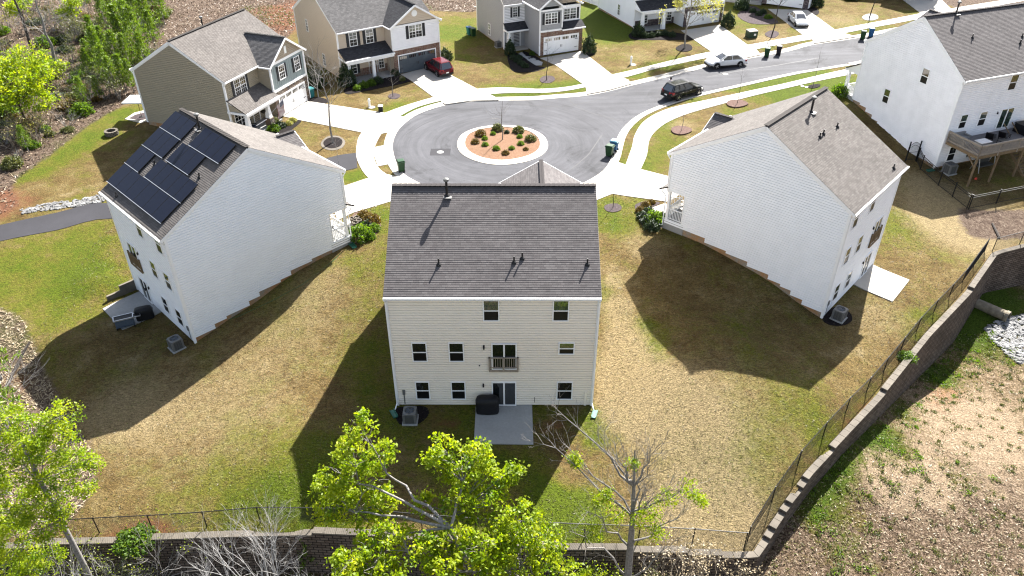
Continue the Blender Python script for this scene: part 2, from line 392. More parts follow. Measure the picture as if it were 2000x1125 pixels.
cp += [(*LH(9.33, 0), .04), (*LH(9.4, 2.5), .62), (*LH(9.4, 4.9), 1.0), (*LH(9.4, 8), 1.9), (*LH(9.4, 10), 2.1), (*LH(9.4, 13.4), 2.3), (*LH(4.5, 0), .0), (*LH(0, 0), .02), (*LH(4.5, 6), 1.4), (*LH(0, 13.4), 2.6), (*LH(4.5, 13.5), 2.6),
       (*LH(-.3, 3.5), 1.0), (*LH(-.4, 8), 1.9), (*LH(0, -3), .0), (*LH(4, -3), -.02), (*LH(9.3, -3), -.1), (*LH(-1.6, -2), .75), (*LH(-2, -4.5), .2), (*LH(4, -8), -.45), (*LH(9, -8), -.5), (*LH(14, -6), -.3)]
cp += [(*RH(0, 0), .77), (*RH(0, 1.6), 1.2), (*RH(0, 4.4), 2.15), (*RH(0, 7.9), 2.7), (*RH(0, 9.8), 2.95), (*RH(-.1, 13.4), 3.0), (*RH(9.3, 0), .85), (*RH(4.6, 0), .8), (*RH(9.3, 4.5), 2.0), (*RH(9.3, 9), 2.8), (*RH(9.3, 13.4), 3.05), (*RH(4.6, 6.5), 2.2), (*RH(4.6, 13.4), 3.0),
       (*RH(0, -3), .6), (*RH(4.6, -4), .75), (*RH(9.3, -4), .85), (*RH(-5, 2), 1.15), (*RH(-5, 7), 2.0)]
cp += [(*FH(0, 0), 1.4), (*FH(0, 3), 1.75), (*FH(0, 6), 2.5), (*FH(0, 9), 3.1), (*FH(0, 12), 3.8), (*FH(12, 0), 1.6), (*FH(12, 12), 3.9), (*FH(6, 0), 1.45), (*FH(6, 6), 2.6), (*FH(6, 13), 3.85), (*FH(0, -4), 1.2), (*FH(6, -4), 1.25), (*FH(12, -5), 1.3)]
for x in range(-20, 61, 10):
    for y in (60, 70, 80, 95, 112, 135):
        if x > 28 and y < 88: continue
        if x < -15 and y < 65: continue
        cp.append((x, y, 2.8 + sl(x)))
cp += [(-30, 66, 2.4), (-30, 80, 2.75), (-40, 60, 1.6), (-38, 70, 2.3), (-48, 78, 2.7), (-50, 95, 3.5), (-40, 110, 3.2), (-30, 125, 3.0), (-70, 110, 6), (-90, 90, 6), (-70, 70, 3.4), (-45, 45, .6), (-38, 33, .0), (-60, 52, 1.2), (-70, 35, .6), (-45, 26, -.6), (70, 70, 1.6), (58, 60, 1.1), (80, 110, 4.6), (100, 80, 4), (16.5, 28.5, -.2), (-15.5, 29.5, .4), (-19, 33, -.1), (9, 41, 1.5), (12.1, 37.2, 2.1), (15, 40, 2.2), (10, 45, 2.2), (18.4, 35.9, 1.5), (8.5, 36, 1.0), (11, 32.5, .9), (15, 32, .7), (-12.3, 31.0, 1.2), (-12.6, 28.4, .7), (-31, 41, .6), (-24.6, 33.4, -.3), (-12, 41, .75), (-20, 28, -.15)]
H_ = RBF(cp)
cb = [(x + .5 * nx, y + .5 * ny, b) for (x, y, z), b, (nx, ny) in zip(WALL, BASE, [(0, -1)] * 10 + [(.7, -.7)] * 8 + [(.3, -.95)] * 2)]
cb += [(-25, 16, -3.9), (0, 17, -3.7), (10, 18, -3.0), (20, 20, -2.6), (22, 28, -2.1), (30, 33, -2.5), (36, 42, -3.9), (42, 46, -4.0), (45, 34, -3.2), (60, 40, -3.5), (30, 18, -2.6), (0, 0, -5), (-60, 10, -4), (60, 0, -4), (0, -30, -6)]
HB_ = RBF(cb)
def h(x, y): return float(H_([(x, y)])[0])
def hb(x, y): return float(HB_([(x, y)])[0])
_TS = np.concatenate([np.linspace(25, 160, 460)])
def _march(px, py, fn, dz):
    d = ray(px, py); P = d[None, :] * _TS[:, None]; P[:, 2] += CZ
    g = P[:, 2] - fn(P[:, :2]) - dz; i = int(np.argmax(g < 0)) if (g < 0).any() else len(g) - 1
    i = max(i, 1); a, b = g[i - 1], g[i]; t = _TS[i - 1] + (_TS[i] - _TS[i - 1]) * a / (a - b + 1e-12)
    return Vector((d[0] * t, d[1] * t, CZ + d[2] * t))
def at(px, py, dz=0.0): return _march(px, py, H_, dz)
def atb(px, py, dz=0.0): return _march(px, py, HB_, dz)
def axy(pts): return [tuple(at(*p)[:2]) for p in pts]

def inside(poly, pts):
    pts = np.atleast_2d(pts); x, y = pts[:, 0], pts[:, 1]; r = np.zeros(len(pts), bool); n = len(poly)
    for i in range(n):
        x1, y1 = poly[i]; x2, y2 = poly[(i + 1) % n]
        if y1 == y2: continue
        c = ((y1 > y) != (y2 > y)) & (x < (x2 - x1) * (y - y1) / (y2 - y1) + x1); r ^= c
    return r
def dist(poly, pts, closed=True):
    pts = np.atleast_2d(pts); d = np.full(len(pts), 1e9); n = len(poly)
    for i in range(n if closed else n - 1):
        a = np.array(poly[i][:2]); b = np.array(poly[(i + 1) % n][:2]); ab = b - a
        t = np.clip(((pts - a) @ ab) / max(ab @ ab, 1e-9), 0, 1); d = np.minimum(d, np.hypot(*(pts - a - t[:, None] * ab).T))
    return d
def sdist(poly, pts):
    d = dist(poly, pts); return np.where(inside(poly, pts), -d, d)
def smooth(pts, closed=False, k=5):
    P = [np.array(p, float) for p in pts]; n = len(P); o = []
    for i in range(n if closed else n - 1):
        g = lambda j: P[j % n] if closed else P[min(max(j, 0), n - 1)]
        a, b, c, d = g(i - 1), g(i), g(i + 1), g(i + 2)
        for q in range(k):
            t = q / k; o.append(tuple(.5 * (2 * b + (c - a) * t + (2 * a - 5 * b + 4 * c - d) * t * t + (3 * b - a - 3 * c + d) * t ** 3)))
    if not closed: o.append(tuple(P[-1]))
    return o
def densify(poly, s, closed=True):
    o = []; n = len(poly)
    for i in range(n if closed else n - 1):
        a, b = poly[i], poly[(i + 1) % n]; L = math.hypot(b[0] - a[0], b[1] - a[1]); k = max(1, int(math.ceil(L / s)))
        for q in range(k): o.append((a[0] + (b[0] - a[0]) * q / k, a[1] + (b[1] - a[1]) * q / k))
    if not closed: o.append(tuple(poly[-1][:2]))
    return o
def area(p): return .5 * sum(p[i][0] * p[(i + 1) % len(p)][1] - p[(i + 1) % len(p)][0] * p[i][1] for i in range(len(p)))
def ccw(p): return list(p) if area(p) > 0 else list(p)[::-1]

def tri(poly, pts, edges_extra=None):
    vs = [Vector(p) for p in poly]; n = len(vs); fa = [list(range(n))]; ed = []
    for ln in (edges_extra or []):
        i0 = len(vs); vs += [Vector(p) for p in ln]; ed += [(i0 + k, i0 + (k + 1) % len(ln)) for k in range(len(ln))]
    vs += [Vector(p) for p in pts]
    r = delaunay_2d_cdt(vs, ed, fa, 1, 1e-5)
    return np.array([(v[0], v[1]) for v in r[0]]), [tuple(f) for f in r[2]]
def drape(name, poly, zo, mat, sp=1.0, skirt=.25, fn=None, kind='structure', parent=None):
    fn = fn or H_; poly = ccw(densify(poly, sp))
    P = np.array(poly); x0, y0 = P.min(0); x1, y1 = P.max(0)
    gx, gy = np.meshgrid(np.arange(x0 + sp * .43, x1, sp), np.arange(y0 + sp * .37, y1, sp)); g = np.stack([gx.ravel(), gy.ravel()], 1)
    if len(g): g = g[inside(poly, g)]
    if len(g): g = g[dist(poly, g) > sp * .3]
    v, f = tri(poly, [tuple(q) for q in g])
    mb = MB(); z = fn(v) + zo
    mb.quads([(a, b, c) for (a, b), c in zip(v, z)], f)
    if skirt:
        zb = fn(P) + zo; n = len(poly)
        for i in range(n):
            j = (i + 1) % n
            mb.face([(*poly[i], zb[i]), (*poly[i], zb[i] - skirt), (*poly[j], zb[j] - skirt), (*poly[j], zb[j])])
    o = mb.build(name, mat, parent)
    if kind: o['kind'] = kind
    return o

# ------------------------------------------------------------------ road outline
rp_top = [(822, 358), (797, 345), (783, 333), (773, 316), (767, 295), (766, 280), (772, 261), (784, 245), (808, 226), (838, 213), (876, 203), (924, 197.5), (988, 195), (1040, 194), (1092, 190), (1140, 186), (1185, 178), (1232, 166), (1284, 153.6), (1348, 138), (1380, 130), (1463, 113), (1540, 99), (1587, 86.4), (1670, 74), (1760, 57), (1850, 38), (2000, 10), (2150, -18)]
rp_bot = [(2150, 30), (2000, 60), (1850, 88), (1655, 124), (1555, 140), (1454, 162), (1400, 174), (1345, 187), (1300, 201), (1252, 221), (1223, 243), (1208, 264), (1201, 285), (1194, 310), (1178, 333), (1143, 355)]
rt = axy(rp_top); rb = axy(rp_bot)
isl = smooth(axy([(893, 281), (903, 261), (935, 248), (981, 243.5), (1030, 249), (1060, 263), (1070, 282), (1061, 300), (1030, 314), (981, 321), (935, 315), (903, 300)]), True, 4)
IC = np.mean(np.array(isl), 0)
a0 = math.atan2(rb[-1][1] - IC[1], rb[-1][0] - IC[0]); a1 = math.atan2(rt[0][1] - IC[1], rt[0][0] - IC[0])
r0 = math.hypot(rb[-1][0] - IC[0], rb[-1][1] - IC[1]); r1 = math.hypot(rt[0][0] - IC[0], rt[0][1] - IC[1])
arc = []
for k in range(1, 8):
    t = k / 8; a = a0 + (a1 - a0) * t; r = r0 + (r1 - r0) * t + .1 * math.sin(PI * t); arc.append((IC[0] + r * math.cos(a), IC[1] + r * math.sin(a)))
ROAD = ccw(smooth(rt, False, 3) + smooth(rb + arc + [rt[0]], False, 3)[:-1])
def offset(poly, d):   # outward for ccw
    n = len(poly); o = []
    for i in range(n):
        a, b, c = np.array(poly[i - 1]), np.array(poly[i]), np.array(poly[(i + 1) % n])
        t = (c - a) / (np.hypot(*(c - a)) + 1e-9); o.append((b[0] + t[1] * d, b[1] - t[0] * d))
    return o
CURB = offset(ROAD, .78)
M['asphalt'] = asphalt('worn_asphalt', (.172, .173, .192), (float(IC[0]), float(IC[1])))
drape('road', ROAD, -.07, M['asphalt'], 1.2, 0)
def ringmesh(name, inner, profile, mat, fn=H_):
    mb = MB(); n = len(inner); rows = []
    for d, z in profile:
        P = np.array(offset(inner, d)); rows.append([(p[0], p[1], q + z) for p, q in zip(P, fn(P))])
    for r in range(len(rows) - 1):
        for i in range(n):
            j = (i + 1) % n; mb.face([rows[r][i], rows[r][j], rows[r + 1][j], rows[r + 1][i]])
    o = mb.build(name, mat); o['kind'] = 'structure'; return o
ringmesh('kerb', ROAD, [(-.06, -.11), (-.05, -.055), (.42, -.045), (.6, .05), (.78, .055), (.79, -.2)], M['conc'])
# island
isl_in = offset(ccw(isl), -.72)
ringmesh('island_kerb', isl_in, [(-.05, -.15), (-.04, .1), (.2, .1), (.45, .02), (.74, -.035), (.75, -.2)], M['conc'])
drape('mulch_bed', isl_in, .06, M['straw'], .6, 0)

# ------------------------------------------------------------------ ground sheet
BIG = 420
wl = [(p[0], p[1]) for p in WALL]
up_poly = [(-BIG, wl[0][1] - 2)] + wl + [(BIG, wl[-1][1] + 20), (BIG, BIG + 80), (-BIG, BIG + 80)]
up_poly = ccw(up_poly)
def grid(x0, x1, y0, y1, s):
    gx, gy = np.meshgrid(np.arange(x0, x1, s), np.arange(y0, y1, s)); g = np.stack([gx.ravel(), gy.ravel()], 1)
    return g + RNG.uniform(-.12 * s, .12 * s, g.shape)
fine = grid(-72, 72, 20, 134, 1.1); coarse = grid(-BIG + 10, BIG - 10, -BIG + 10, BIG + 60, 14)
coarse = coarse[(np.abs(coarse[:, 0]) > 74) | (coarse[:, 1] < 18) | (coarse[:, 1] > 136)]
g = np.concatenate([fine, coarse]); 
gu = g[inside(up_poly, g)]; gu = gu[dist(up_poly, gu) > .35]; gu = gu[dist(CURB, gu) > .3]
upd = ccw(densify(wl, 1.0, False) + up_poly[[i for i, p in enumerate(up_poly) if tuple(p) == tuple(wl[-1])][0] + 1:] if False else up_poly)
# densify only the wall part of the outline
o_ = []
for i in range(len(up_poly)):
    a, b = up_poly[i], up_poly[(i + 1) % len(up_poly)]
    if abs(a[0]) < BIG - 1 and abs(b[0]) < BIG - 1: o_ += densify([a, b], 1.0, False)[:-1]
    else: o_.append(a)
V, FC = tri(o_, [tuple(q) for q in gu], [CURB])
Z = H_(V); ins = inside(CURB, V) & (dist(CURB, V) > .05); Z[ins] -= .45
# ---- ground cover fields (what grows where, plus painted shade behind the beige house)
def field(pts, spots):
    o = np.zeros(len(pts))
    for px, py, r, a in spots:
        c = at(px, py); o += a * np.exp(-(((pts[:, 0] - c[0]) ** 2 + (pts[:, 1] - c[1]) ** 2) / (r * r)))
    return o
GREEN_AND_SHADE = [(100, 480, 5, .34), (200, 470, 3, .4), (30, 540, 4, .25), (150, 540, 2, .3), (160, 560, 4, .45), (180, 265, 2.6, .8), (130, 300, 2, .7), (90, 330, 1.6, .6), (235, 225, 2, .8), (60, 345, 1.4, .5), (740, 420, 1.6, .9), (735, 455, 1.2, .6), (728, 520, 2, .35), (690, 345, 1.6, .9), (700, 345, 1, .5), (820, 214, 1.6, .8), (850, 203, 1.4, .8), (790, 222, 1.2, .7), (760, 205, 2, .45), (1000, 178, 2.5, .8), (1060, 176, 2.5, .8), (1120, 170, 2.2, .9), (960, 184, 1.6, .7),
         (890, 70, 5, .75), (900, 45, 4, .7), (880, 110, 3, .35), (1165, 40, 5, 1.1), (1190, 70, 4, .9), (1160, 20, 4, 1.1), (1230, 60, 3, .5), (1240, 145, 1.5, .9), (1290, 128, 1.6, 1.0), (1340, 120, 1.6, .9), (1500, 92, 1.4, .7), (1560, 80, 1.4, .6), (1690, 56, 2, .7), (1430, 170, 2.2, .8), (1500, 155, 2.5, .9), (1560, 143, 2.5, .9), (1350, 195, 1.8, .5), (1620, 160, 4, 1.3), (1560, 175, 3.5, 1.1), (1520, 190, 3, .6), (1290, 235, 2, .6), (1260, 320, 2.4, .8), (1330, 285, 2.4, .5), (1300, 250, 2, .5), (1440, 225, 1.6, .8), (1235, 245, 1.4, .5), (1225, 290, 1.4, .5), (1190, 400, 2, .7), (1240, 390, 1.5, .35), (1200, 440, 1.5, .7), (1185, 560, .9, .8),
         (1080, 985, 1.3, 1.1), (1062, 960, .9, .7), (1130, 985, 1.2, .7), (1155, 830, .9, 1.1), (1175, 860, .7, .8), (1160, 800, .5, .9), (1258, 640, .6, .8), (1266, 675, .55, 1.0), (1274, 705, .5, .9), (1345, 765, .5, .5), (1290, 660, 2.2, .35), (1450, 880, 3, .4), (1560, 800, 2.5, .4), (1380, 900, 2, .35), (430, 930, 3, .3), (560, 900, 2, .3), (640, 700, 2, .35), (520, 820, 1.6, .3), (1630, 880, 1.5, .5), (1400, 940, 1.5, .4), (1100, 1040, 2, .9), (1200, 1045, 2, .5), (900, 1030, 2, .5), (640, 860, 1.3, .8), (625, 940, 1.6, .5), (650, 1020, 2, .5), (770, 830, 1.8, .8), (900, 820, 1.4, .7), (1060, 800, 1.5, .6), (720, 760, 1.6, .7), (735, 680, 1.4, .6), (900, 900, 2, .7), (1000, 900, 2, .6), (620, 980, 1.2, .6), (460, 1000, 2, .3), (1700, 430, 3, .3), (1780, 450, 2.5, .45), (1850, 500, 2, .3), (1810, 620, .9, .8), (1790, 660, .8, .6), (1640, 60, 2, .2), (1455, 40, 3, .5), (1440, 15, 3, .8), (560, 1030, 3, .35), (330, 1035, 2, .2), (1590, 580, 3, .2), (60, 660, 4, .35)]  # spots behind the beige house paint its dark shade into the grass colour
DRY = [(1200, 545, 1, .8), (1206, 600, 1.2, .9), (1215, 660, 1.4, .9), (1228, 720, 1.7, 1.0), (1240, 780, 2, 1.0), (1270, 820, 1.8, .7), (1310, 760, 1.6, .6), (1360, 830, 2.2, .5), (1400, 800, 5, .35), (1850, 400, 4, .8), (1900, 450, 4, .9), (1800, 350, 2, .4), (1700, 620, 3, .35), (620, 560, 3, .3), (560, 650, 4, .2), (1340, 1000, 2.5, .7), (760, 190, 2, .3), (1260, 480, 2, .4), (1420, 1010, 2.5, .7), (1250, 110, 2, .35), (1500, 75, 2.5, .5), (1640, 40, 4, .4), (240, 800, 3, .6), (420, 800, 6, .35), (1330, 245, 1.5, .5), (1230, 350, 1, .4)]
CLAY = [(10, 400, 3, 1.2), (180, 110, 3, .5), (150, 165, 3, .6), (560, 50, 5, .9), (590, 20, 5, .8), (540, 20, 5, .5), (300, 1045, 1.2, 1), (250, 1040, 1, .8), (1700, 800, .8, .6), (1660, 830, .6, .7), (5, 750, 3, .5), (30, 310, 2, .4), (840, 820, 1, .5), (1090, 820, 1.0, .7), (1060, 830, 1, .6), (880, 830, 1, .6), (1590, 560, 2, .2), (1860, 470, 1.5, .4), (1400, 470, 1.2, .4), (470, 90, 3, .4), (390, 660, .8, .5)]
lit_polys = [axy([(-400, 520), (0, 420), (38, 400), (20, 372), (34, 350), (96, 305), (176, 243), (269, 190), (330, 150), (430, 120), (560, 75), (600, 30), (700, 10), (860, 22), (925, 24), (1000, -20), (1000, -60), (-600, -60)]),
             axy([(-300, 640), (0, 600), (45, 622), (72, 690), (102, 755), (148, 830), (186, 890), (188, 950), (140, 1020), (60, 1050), (-300, 1080)]), axy([(1860, 380), (1900, 400), (2010, 400), (2100, 380), (2100, 470), (1945, 480), (1880, 470), (1850, 420)])]
def cover(P):
    gr = field(P, GREEN_AND_SHADE) * 1.1; dr = field(P, DRY) * 1.2; cl = field(P, CLAY)
    s = np.minimum(np.minimum(sdist(lit_polys[0], P), sdist(lit_polys[1], P)), sdist(lit_polys[2], P) + .8)
    far = np.maximum(np.hypot(P[:, 0], P[:, 1] - 70) - 74, 0)
    li = np.clip(.5 - s / 1.6, 0, 1); li = np.where(far > 0, 1.0, li)
    dw = dist(wl, P, False); cl = cl + np.where(dw < 1.2, (1.2 - dw) * .3, 0)
    return gr, dr, cl, li
def ground_mat():
    t = NT('ground'); o = t.coord()
    ga, da, ca, la = (t.attr(k).outputs['Fac'] for k in ('green', 'dry', 'clay', 'litter'))
    n0 = t.noise(.13, 4, .6); n1 = t.noise(.5, 5, .68); n2 = t.noise(2.4, 4, .7, dist=.6); n3 = t.noise(7, 4, .7, dist=1.2); n4 = t.noise(19, 3, .7)
    # lawn: dormant tan, brown thatch, pale straw, olive and fresh green
    shift = t.n('ShaderNodeMapping'); shift.inputs['Location'].default_value = (37, 11, 5); t.l(o, shift.inputs[0]); m1 = t.noise(.34, 5, .7, shift.outputs[0], .5); m2 = t.noise(1.1, 4, .7, shift.outputs[0], .4)
    tan = t.ramp(t.math('ADD', t.math('MULTIPLY', m1, .6), t.math('MULTIPLY', m2, .4)), [(.36, (.072, .046, .016)), (.48, (.110, .075, .027)), (.56, (.138, .100, .040)), (.66, (.190, .146, .074))])
    g = t.math('ADD', ga, t.math('MULTIPLY', t.math('SUBTRACT', n1, .5), 1.9)); g = t.math('ADD', g, t.math('MULTIPLY', t.math('SUBTRACT', n2, .5), 1.1)); g = t.math('ADD', g, t.math('MULTIPLY', t.math('SUBTRACT', n0, .47), 1.6))
    grn = t.ramp(g, [(.15, (.100, .090, .020)), (.5, (.092, .092, .011)), (1.0, (.060, .086, .004))])
    lawn = t.mix(t.ramp(g, [(-.02, 0), (.12, .35), (.5, .95)]), tan, grn)
    d = t.math('ADD', da, t.math('MULTIPLY', t.math('SUBTRACT', n2, .5), 1.0))
    lawn = t.mix(t.ramp(d, [(.12, 0), (.7, .9)]), lawn, (.215, .165, .088))
    mp = t.n('ShaderNodeMapping'); mp.inputs['Scale'].default_value = (5, 12, 8); mp.inputs['Rotation'].default_value = (0, 0, .35); t.l(o, mp.inputs[0]); st = t.noise(1.0, 4, .75, mp.outputs[0], 1.0)
    fine = t.ramp(t.math('ADD', t.math('MULTIPLY', st, .66), t.math('MULTIPLY', n4, .42)), [(.40, .33), (.535, 1.05), (.67, 1.8)])
    lawn = t.mix(1.0, lawn, fine, 'MULTIPLY')
    # leaf litter and straw
    lf = t.ramp(t.math('ADD', t.math('MULTIPLY', n3, .65), t.math('MULTIPLY', n2, .45)), [(.36, (.012, .008, .006)), (.49, (.062, .04, .029)), (.6, (.125, .09, .066)), (.74, (.25, .205, .16))])
    lf = t.mix(t.ramp(t.math('ADD', ga, t.math('MULTIPLY', t.math('SUBTRACT', n1, .55), 1.6)), [(.1, 0), (.5, .7)]), lf, t.mix(1.0, (.04, .052, .009), fine, 'MULTIPLY'))
    l2 = t.math('ADD', la, t.math('MULTIPLY', t.math('SUBTRACT', n2, .5), .7))
    k = t.mix(t.ramp(l2, [(.38, 0), (.62, 1)]), lawn, lf)
    c2 = t.math('ADD', ca, t.math('MULTIPLY', t.math('SUBTRACT', n1, .55), 2.2))
    k = t.mix(t.ramp(c2, [(.3, 0), (.8, .8)]), k, t.mix(1.0, (.15, .063, .033), t.ramp(n3, [(.3, .7), (.7, 1.3)]), 'MULTIPLY'))
    hgt = t.math('ADD', n3, t.math('MULTIPLY', n4, .5))
    t.bump(hgt, 1.0, .16)
    return t.out(k, .95, .12)
def basin_mat():
    t = NT('basin_soil'); o = t.coord(); ga, da, ca, la = (t.attr(k).outputs['Fac'] for k in ('green', 'dry', 'clay', 'litter'))
    n1 = t.noise(.5, 5, .7, dist=.4); n2 = t.noise(2.2, 5, .75, dist=.8); n3 = t.noise(7, 4, .75, dist=1.0); n4 = t.noise(18, 3, .7)
    k = t.ramp(t.math('ADD', t.math('MULTIPLY', n2, .55), t.math('MULTIPLY', n3, .45)), [(.36, (.06, .04, .02)), (.46, (.14, .10, .055)), (.54, (.225, .165, .105)), (.64, (.30, .235, .165))])
    k = t.mix(t.ramp(t.math('ADD', la, t.math('MULTIPLY', t.math('SUBTRACT', n1, .5), .8)), [(.1, 0), (.5, .75)]), k, t.ramp(n3, [(.38, (.018, .012, .008)), (.5, (.085, .055, .036)), (.62, (.20, .15, .115)), (.72, (.27, .22, .18))]))
    k = t.mix(t.ramp(t.math('ADD', da, t.math('MULTIPLY', t.math('SUBTRACT', n1, .56), 2.2)), [(.35, 0), (.9, .8)]), k, (.30, .225, .15))
    k = t.mix(t.ramp(t.math('ADD', ca, t.math('MULTIPLY', t.math('SUBTRACT', n2, .55), 1.2)), [(.3, 0), (.7, .7)]), k, (.24, .12, .065))
    g = t.math('ADD', ga, t.math('ADD', t.math('MULTIPLY', t.math('SUBTRACT', n1, .52), 1.8), t.math('MULTIPLY', t.math('SUBTRACT', n2, .52), 2.0)))
    k = t.mix(t.ramp(g, [(.28, 0), (.75, .95)]), k, t.ramp(t.math('ADD', ga, t.math('SUBTRACT', n3, .5)), [(.2, (.095, .068, .012)), (.6, (.075, .078, .008)), (1.0, (.045, .082, .004))]))
    fine = t.ramp(t.math('ADD', t.math('MULTIPLY', n3, .5), t.math('MULTIPLY', n4, .55)), [(.41, .28), (.53, 1.0), (.68, 1.6)])
    k = t.mix(1.0, k, fine, 'MULTIPLY'); t.bump(t.math('ADD', n3, t.math('MULTIPLY', n2, .8)), 1.0, .22); return t.out(k, .95, .1)
M['ground'] = ground_mat(); M['basin'] = basin_mat()
def add_attrs(o, names, arrs):
    for n, a in zip(names, arrs):
        at_ = o.data.attributes.new(n, 'FLOAT', 'POINT'); at_.data.foreach_set('value', np.asarray(a, np.float32))
mb = MB(); mb.quads([(a, b, c) for (a, b), c in zip(V, Z)], FC); ground = mb.build('ground', M['ground'], smooth=True); ground['kind'] = 'structure'
add_attrs(ground, ('green', 'dry', 'clay', 'litter'), cover(V))
# ---- lower basin beyond the wall
lo_poly = ccw([(-BIG, wl[0][1] - 2)] + wl + [(BIG, wl[-1][1] + 20), (BIG, -BIG), (-BIG, -BIG)])
gl = g[inside(lo_poly, g)]; gl = gl[dist(lo_poly, gl) > .35]
o_ = []
for i in range(len(lo_poly)):
    a, b = lo_poly[i], lo_poly[(i + 1) % len(lo_poly)]
    o_ += densify([a, b], 1.0, False)[:-1] if abs(a[0]) < BIG - 1 and abs(b[0]) < BIG - 1 else [a]
VB, FB = tri(o_, [tuple(q) for q in gl]); ZB = HB_(VB)
def fieldb(P, spots):
    o = np.zeros(len(P))
    for px, py, r, a in spots:
        c = atb(px, py); o += a * np.exp(-(((P[:, 0] - c[0]) ** 2 + (P[:, 1] - c[1]) ** 2) / (r * r)))
    return o
BG = [(1960, 590, 4, 1.3), (1880, 640, 2.5, 1.2), (1820, 730, 1.8, 1.1), (1760, 800, 1.6, 1.0), (1700, 850, 2, .9), (1640, 900, 2, .9), (1620, 960, 2, .9), (1580, 1000, 1.2, .7), (1640, 1060, 1.3, .8), (1700, 1090, 1.3, .7), (1560, 1100, 1.2, .4), (1750, 870, 2, .6), (1990, 700, 2, .6), (1900, 700, 2.5, .5), (1880, 930, 1.3, .7), (300, 1120, 4, .5), (800, 1120, 6, .6), (100, 1120, 5, .5), (1850, 740, 2, .5), (1300, 1130, 2, .7)]
BD = [(1780, 900, 3, .8), (1850, 820, 4, .9), (1950, 850, 3, .9), (1720, 930, 1.5, 1.0), (1650, 870, 1.2, 1.0), (1900, 780, 3, .8), (1800, 960, 3, .7), (1600, 930, 1, .9), (1980, 950, 3, .5)]
BL = [(1880, 1060, 5, .42), (1980, 1000, 4, .35), (1760, 1050, 3, .35), (1600, 1050, 3, .3), (1960, 1110, 4, .4), (1500, 1120, 3, .5), (600, 1120, 10, .9), (0, 1110, 10, .9)]
BC = [(1850, 760, 1.6, .8), (1830, 790, 1.5, .6), (1930, 740, 2, .4), (1800, 950, 1, .4)]
gb = fieldb(VB, BG) * .8; gb = gb + np.exp(-((dist(wl, VB, False) - .6) / 1.0) ** 2) * np.where(VB[:, 0] > 13, .14, .2)
mb = MB(); mb.quads([(a, b, c) for (a, b), c in zip(VB, ZB)], FB); basin = mb.build('basin_ground', M['basin'], smooth=True); basin['kind'] = 'structure'
add_attrs(basin, ('green', 'dry', 'clay', 'litter'), (gb, fieldb(VB, BD), fieldb(VB, BC), np.clip(fieldb(VB, BL) * 1.6, 0, .8)))

# ------------------------------------------------------------------ paving
def walk(name, left, right, zo=.045, seg=1.52, mat=None):
    L = smooth(axy(left), False, 6); Rr = smooth(axy(right), False, 6)
    def res(P, n):
        P = np.array(P); d = np.concatenate([[0], np.cumsum(np.hypot(*np.diff(P, axis=0).T))]); t = np.linspace(0, d[-1], n)
        return np.stack([np.interp(t, d, P[:, 0]), np.interp(t, d, P[:, 1])], 1), d[-1]
    ln = max(res(L, 2)[1], res(Rr, 2)[1]); n = max(2, int(ln / seg)); sub = 3
    A, _ = res(L, n * sub + 1); B, _ = res(Rr, n * sub + 1); za = H_(A) + zo; zb = H_(B) + zo; mb = MB()
    for k in range(n * sub):
        a0_, a1_, b0_, b1_ = A[k].copy(), A[k + 1].copy(), B[k].copy(), B[k + 1].copy()
        if k % sub == 0:
            f = .014 / seg * sub; a0_ += (a1_ - a0_) * f; b0_ += (b1_ - b0_) * f
        mb.face([(*a0_, za[k]), (*a1_, za[k + 1]), (*b1_, zb[k + 1]), (*b0_, zb[k])])
        mb.face([(*a0_, za[k]), (*a1_, za[k + 1]), (*a1_, za[k + 1] - .15), (*a0_, za[k] - .15)]); mb.face([(*b0_, zb[k]), (*b1_, zb[k + 1]), (*b1_, zb[k + 1] - .15), (*b0_, zb[k] - .15)])
    o = mb.build(name, mat or M['conc']); o['kind'] = 'structure'; return o
walk('pavement', [(749, 222), (790, 207), (840, 192), (858, 188)], [(777, 229.5), (812, 211), (845, 201), (864, 197)])
walk('pavement', [(925, 175), (950, 172.5), (988, 171.5), (1052, 174), (1100, 171), (1140, 164)], [(950, 185), (975, 183), (1001, 182), (1065, 181.5), (1110, 177), (1146, 170)])
walk('pavement', [(1186, 148), (1240, 136), (1284, 125), (1364, 106), (1392, 101)], [(1200, 157), (1245, 145), (1284, 134), (1364, 117), (1398, 110)])
walk('pavement', [(1450, 90), (1500, 81), (1570, 68)], [(1466, 99), (1510, 90), (1586, 77)])
walk('pavement', [(1622, 60), (1690, 47), (1760, 34), (1800, 26)], [(1640, 67), (1700, 55), (1760, 44), (1810, 34)])
walk('pavement', [(1830, 22), (1900, 10), (2000, -6)], [(1840, 30), (1900, 20), (2000, 2)])
walk('pavement', [(1219, 330), (1234, 288), (1239, 266), (1255, 240), (1284, 221), (1326, 207), (1412, 189), (1477, 175), (1540, 161.6), (1632, 140), (1690, 128)], [(1247, 340), (1263, 304), (1268, 275), (1281, 256), (1306, 238), (1348, 221), (1412, 203), (1477, 186), (1540, 171.5), (1640, 150), (1700, 138)])
walk('pavement', [(752, 225), (722, 244), (702, 266), (696, 290), (697, 310), (708, 334), (722, 350)], [(772, 236), (748, 258), (734, 282), (730, 300), (733, 316), (741, 330), (757, 342)])
def slab(name, px, mat=None, zo=.05, sp=1.2, kind='structure'): return drape(name, axy(px), zo, mat or M['conc'], sp, .2, kind=kind)
slab('driveway', [(546, 226), (600, 198), (751, 221), (790, 229), (776, 240), (762, 258), (735, 264), (706, 259), (590, 236)], zo=.048)
slab('driveway', [(783, 146), (852, 127), (886, 150), (930, 173), (966, 189), (974, 196), (920, 197), (870, 204), (858, 196), (845, 189), (803, 158)], zo=.048)
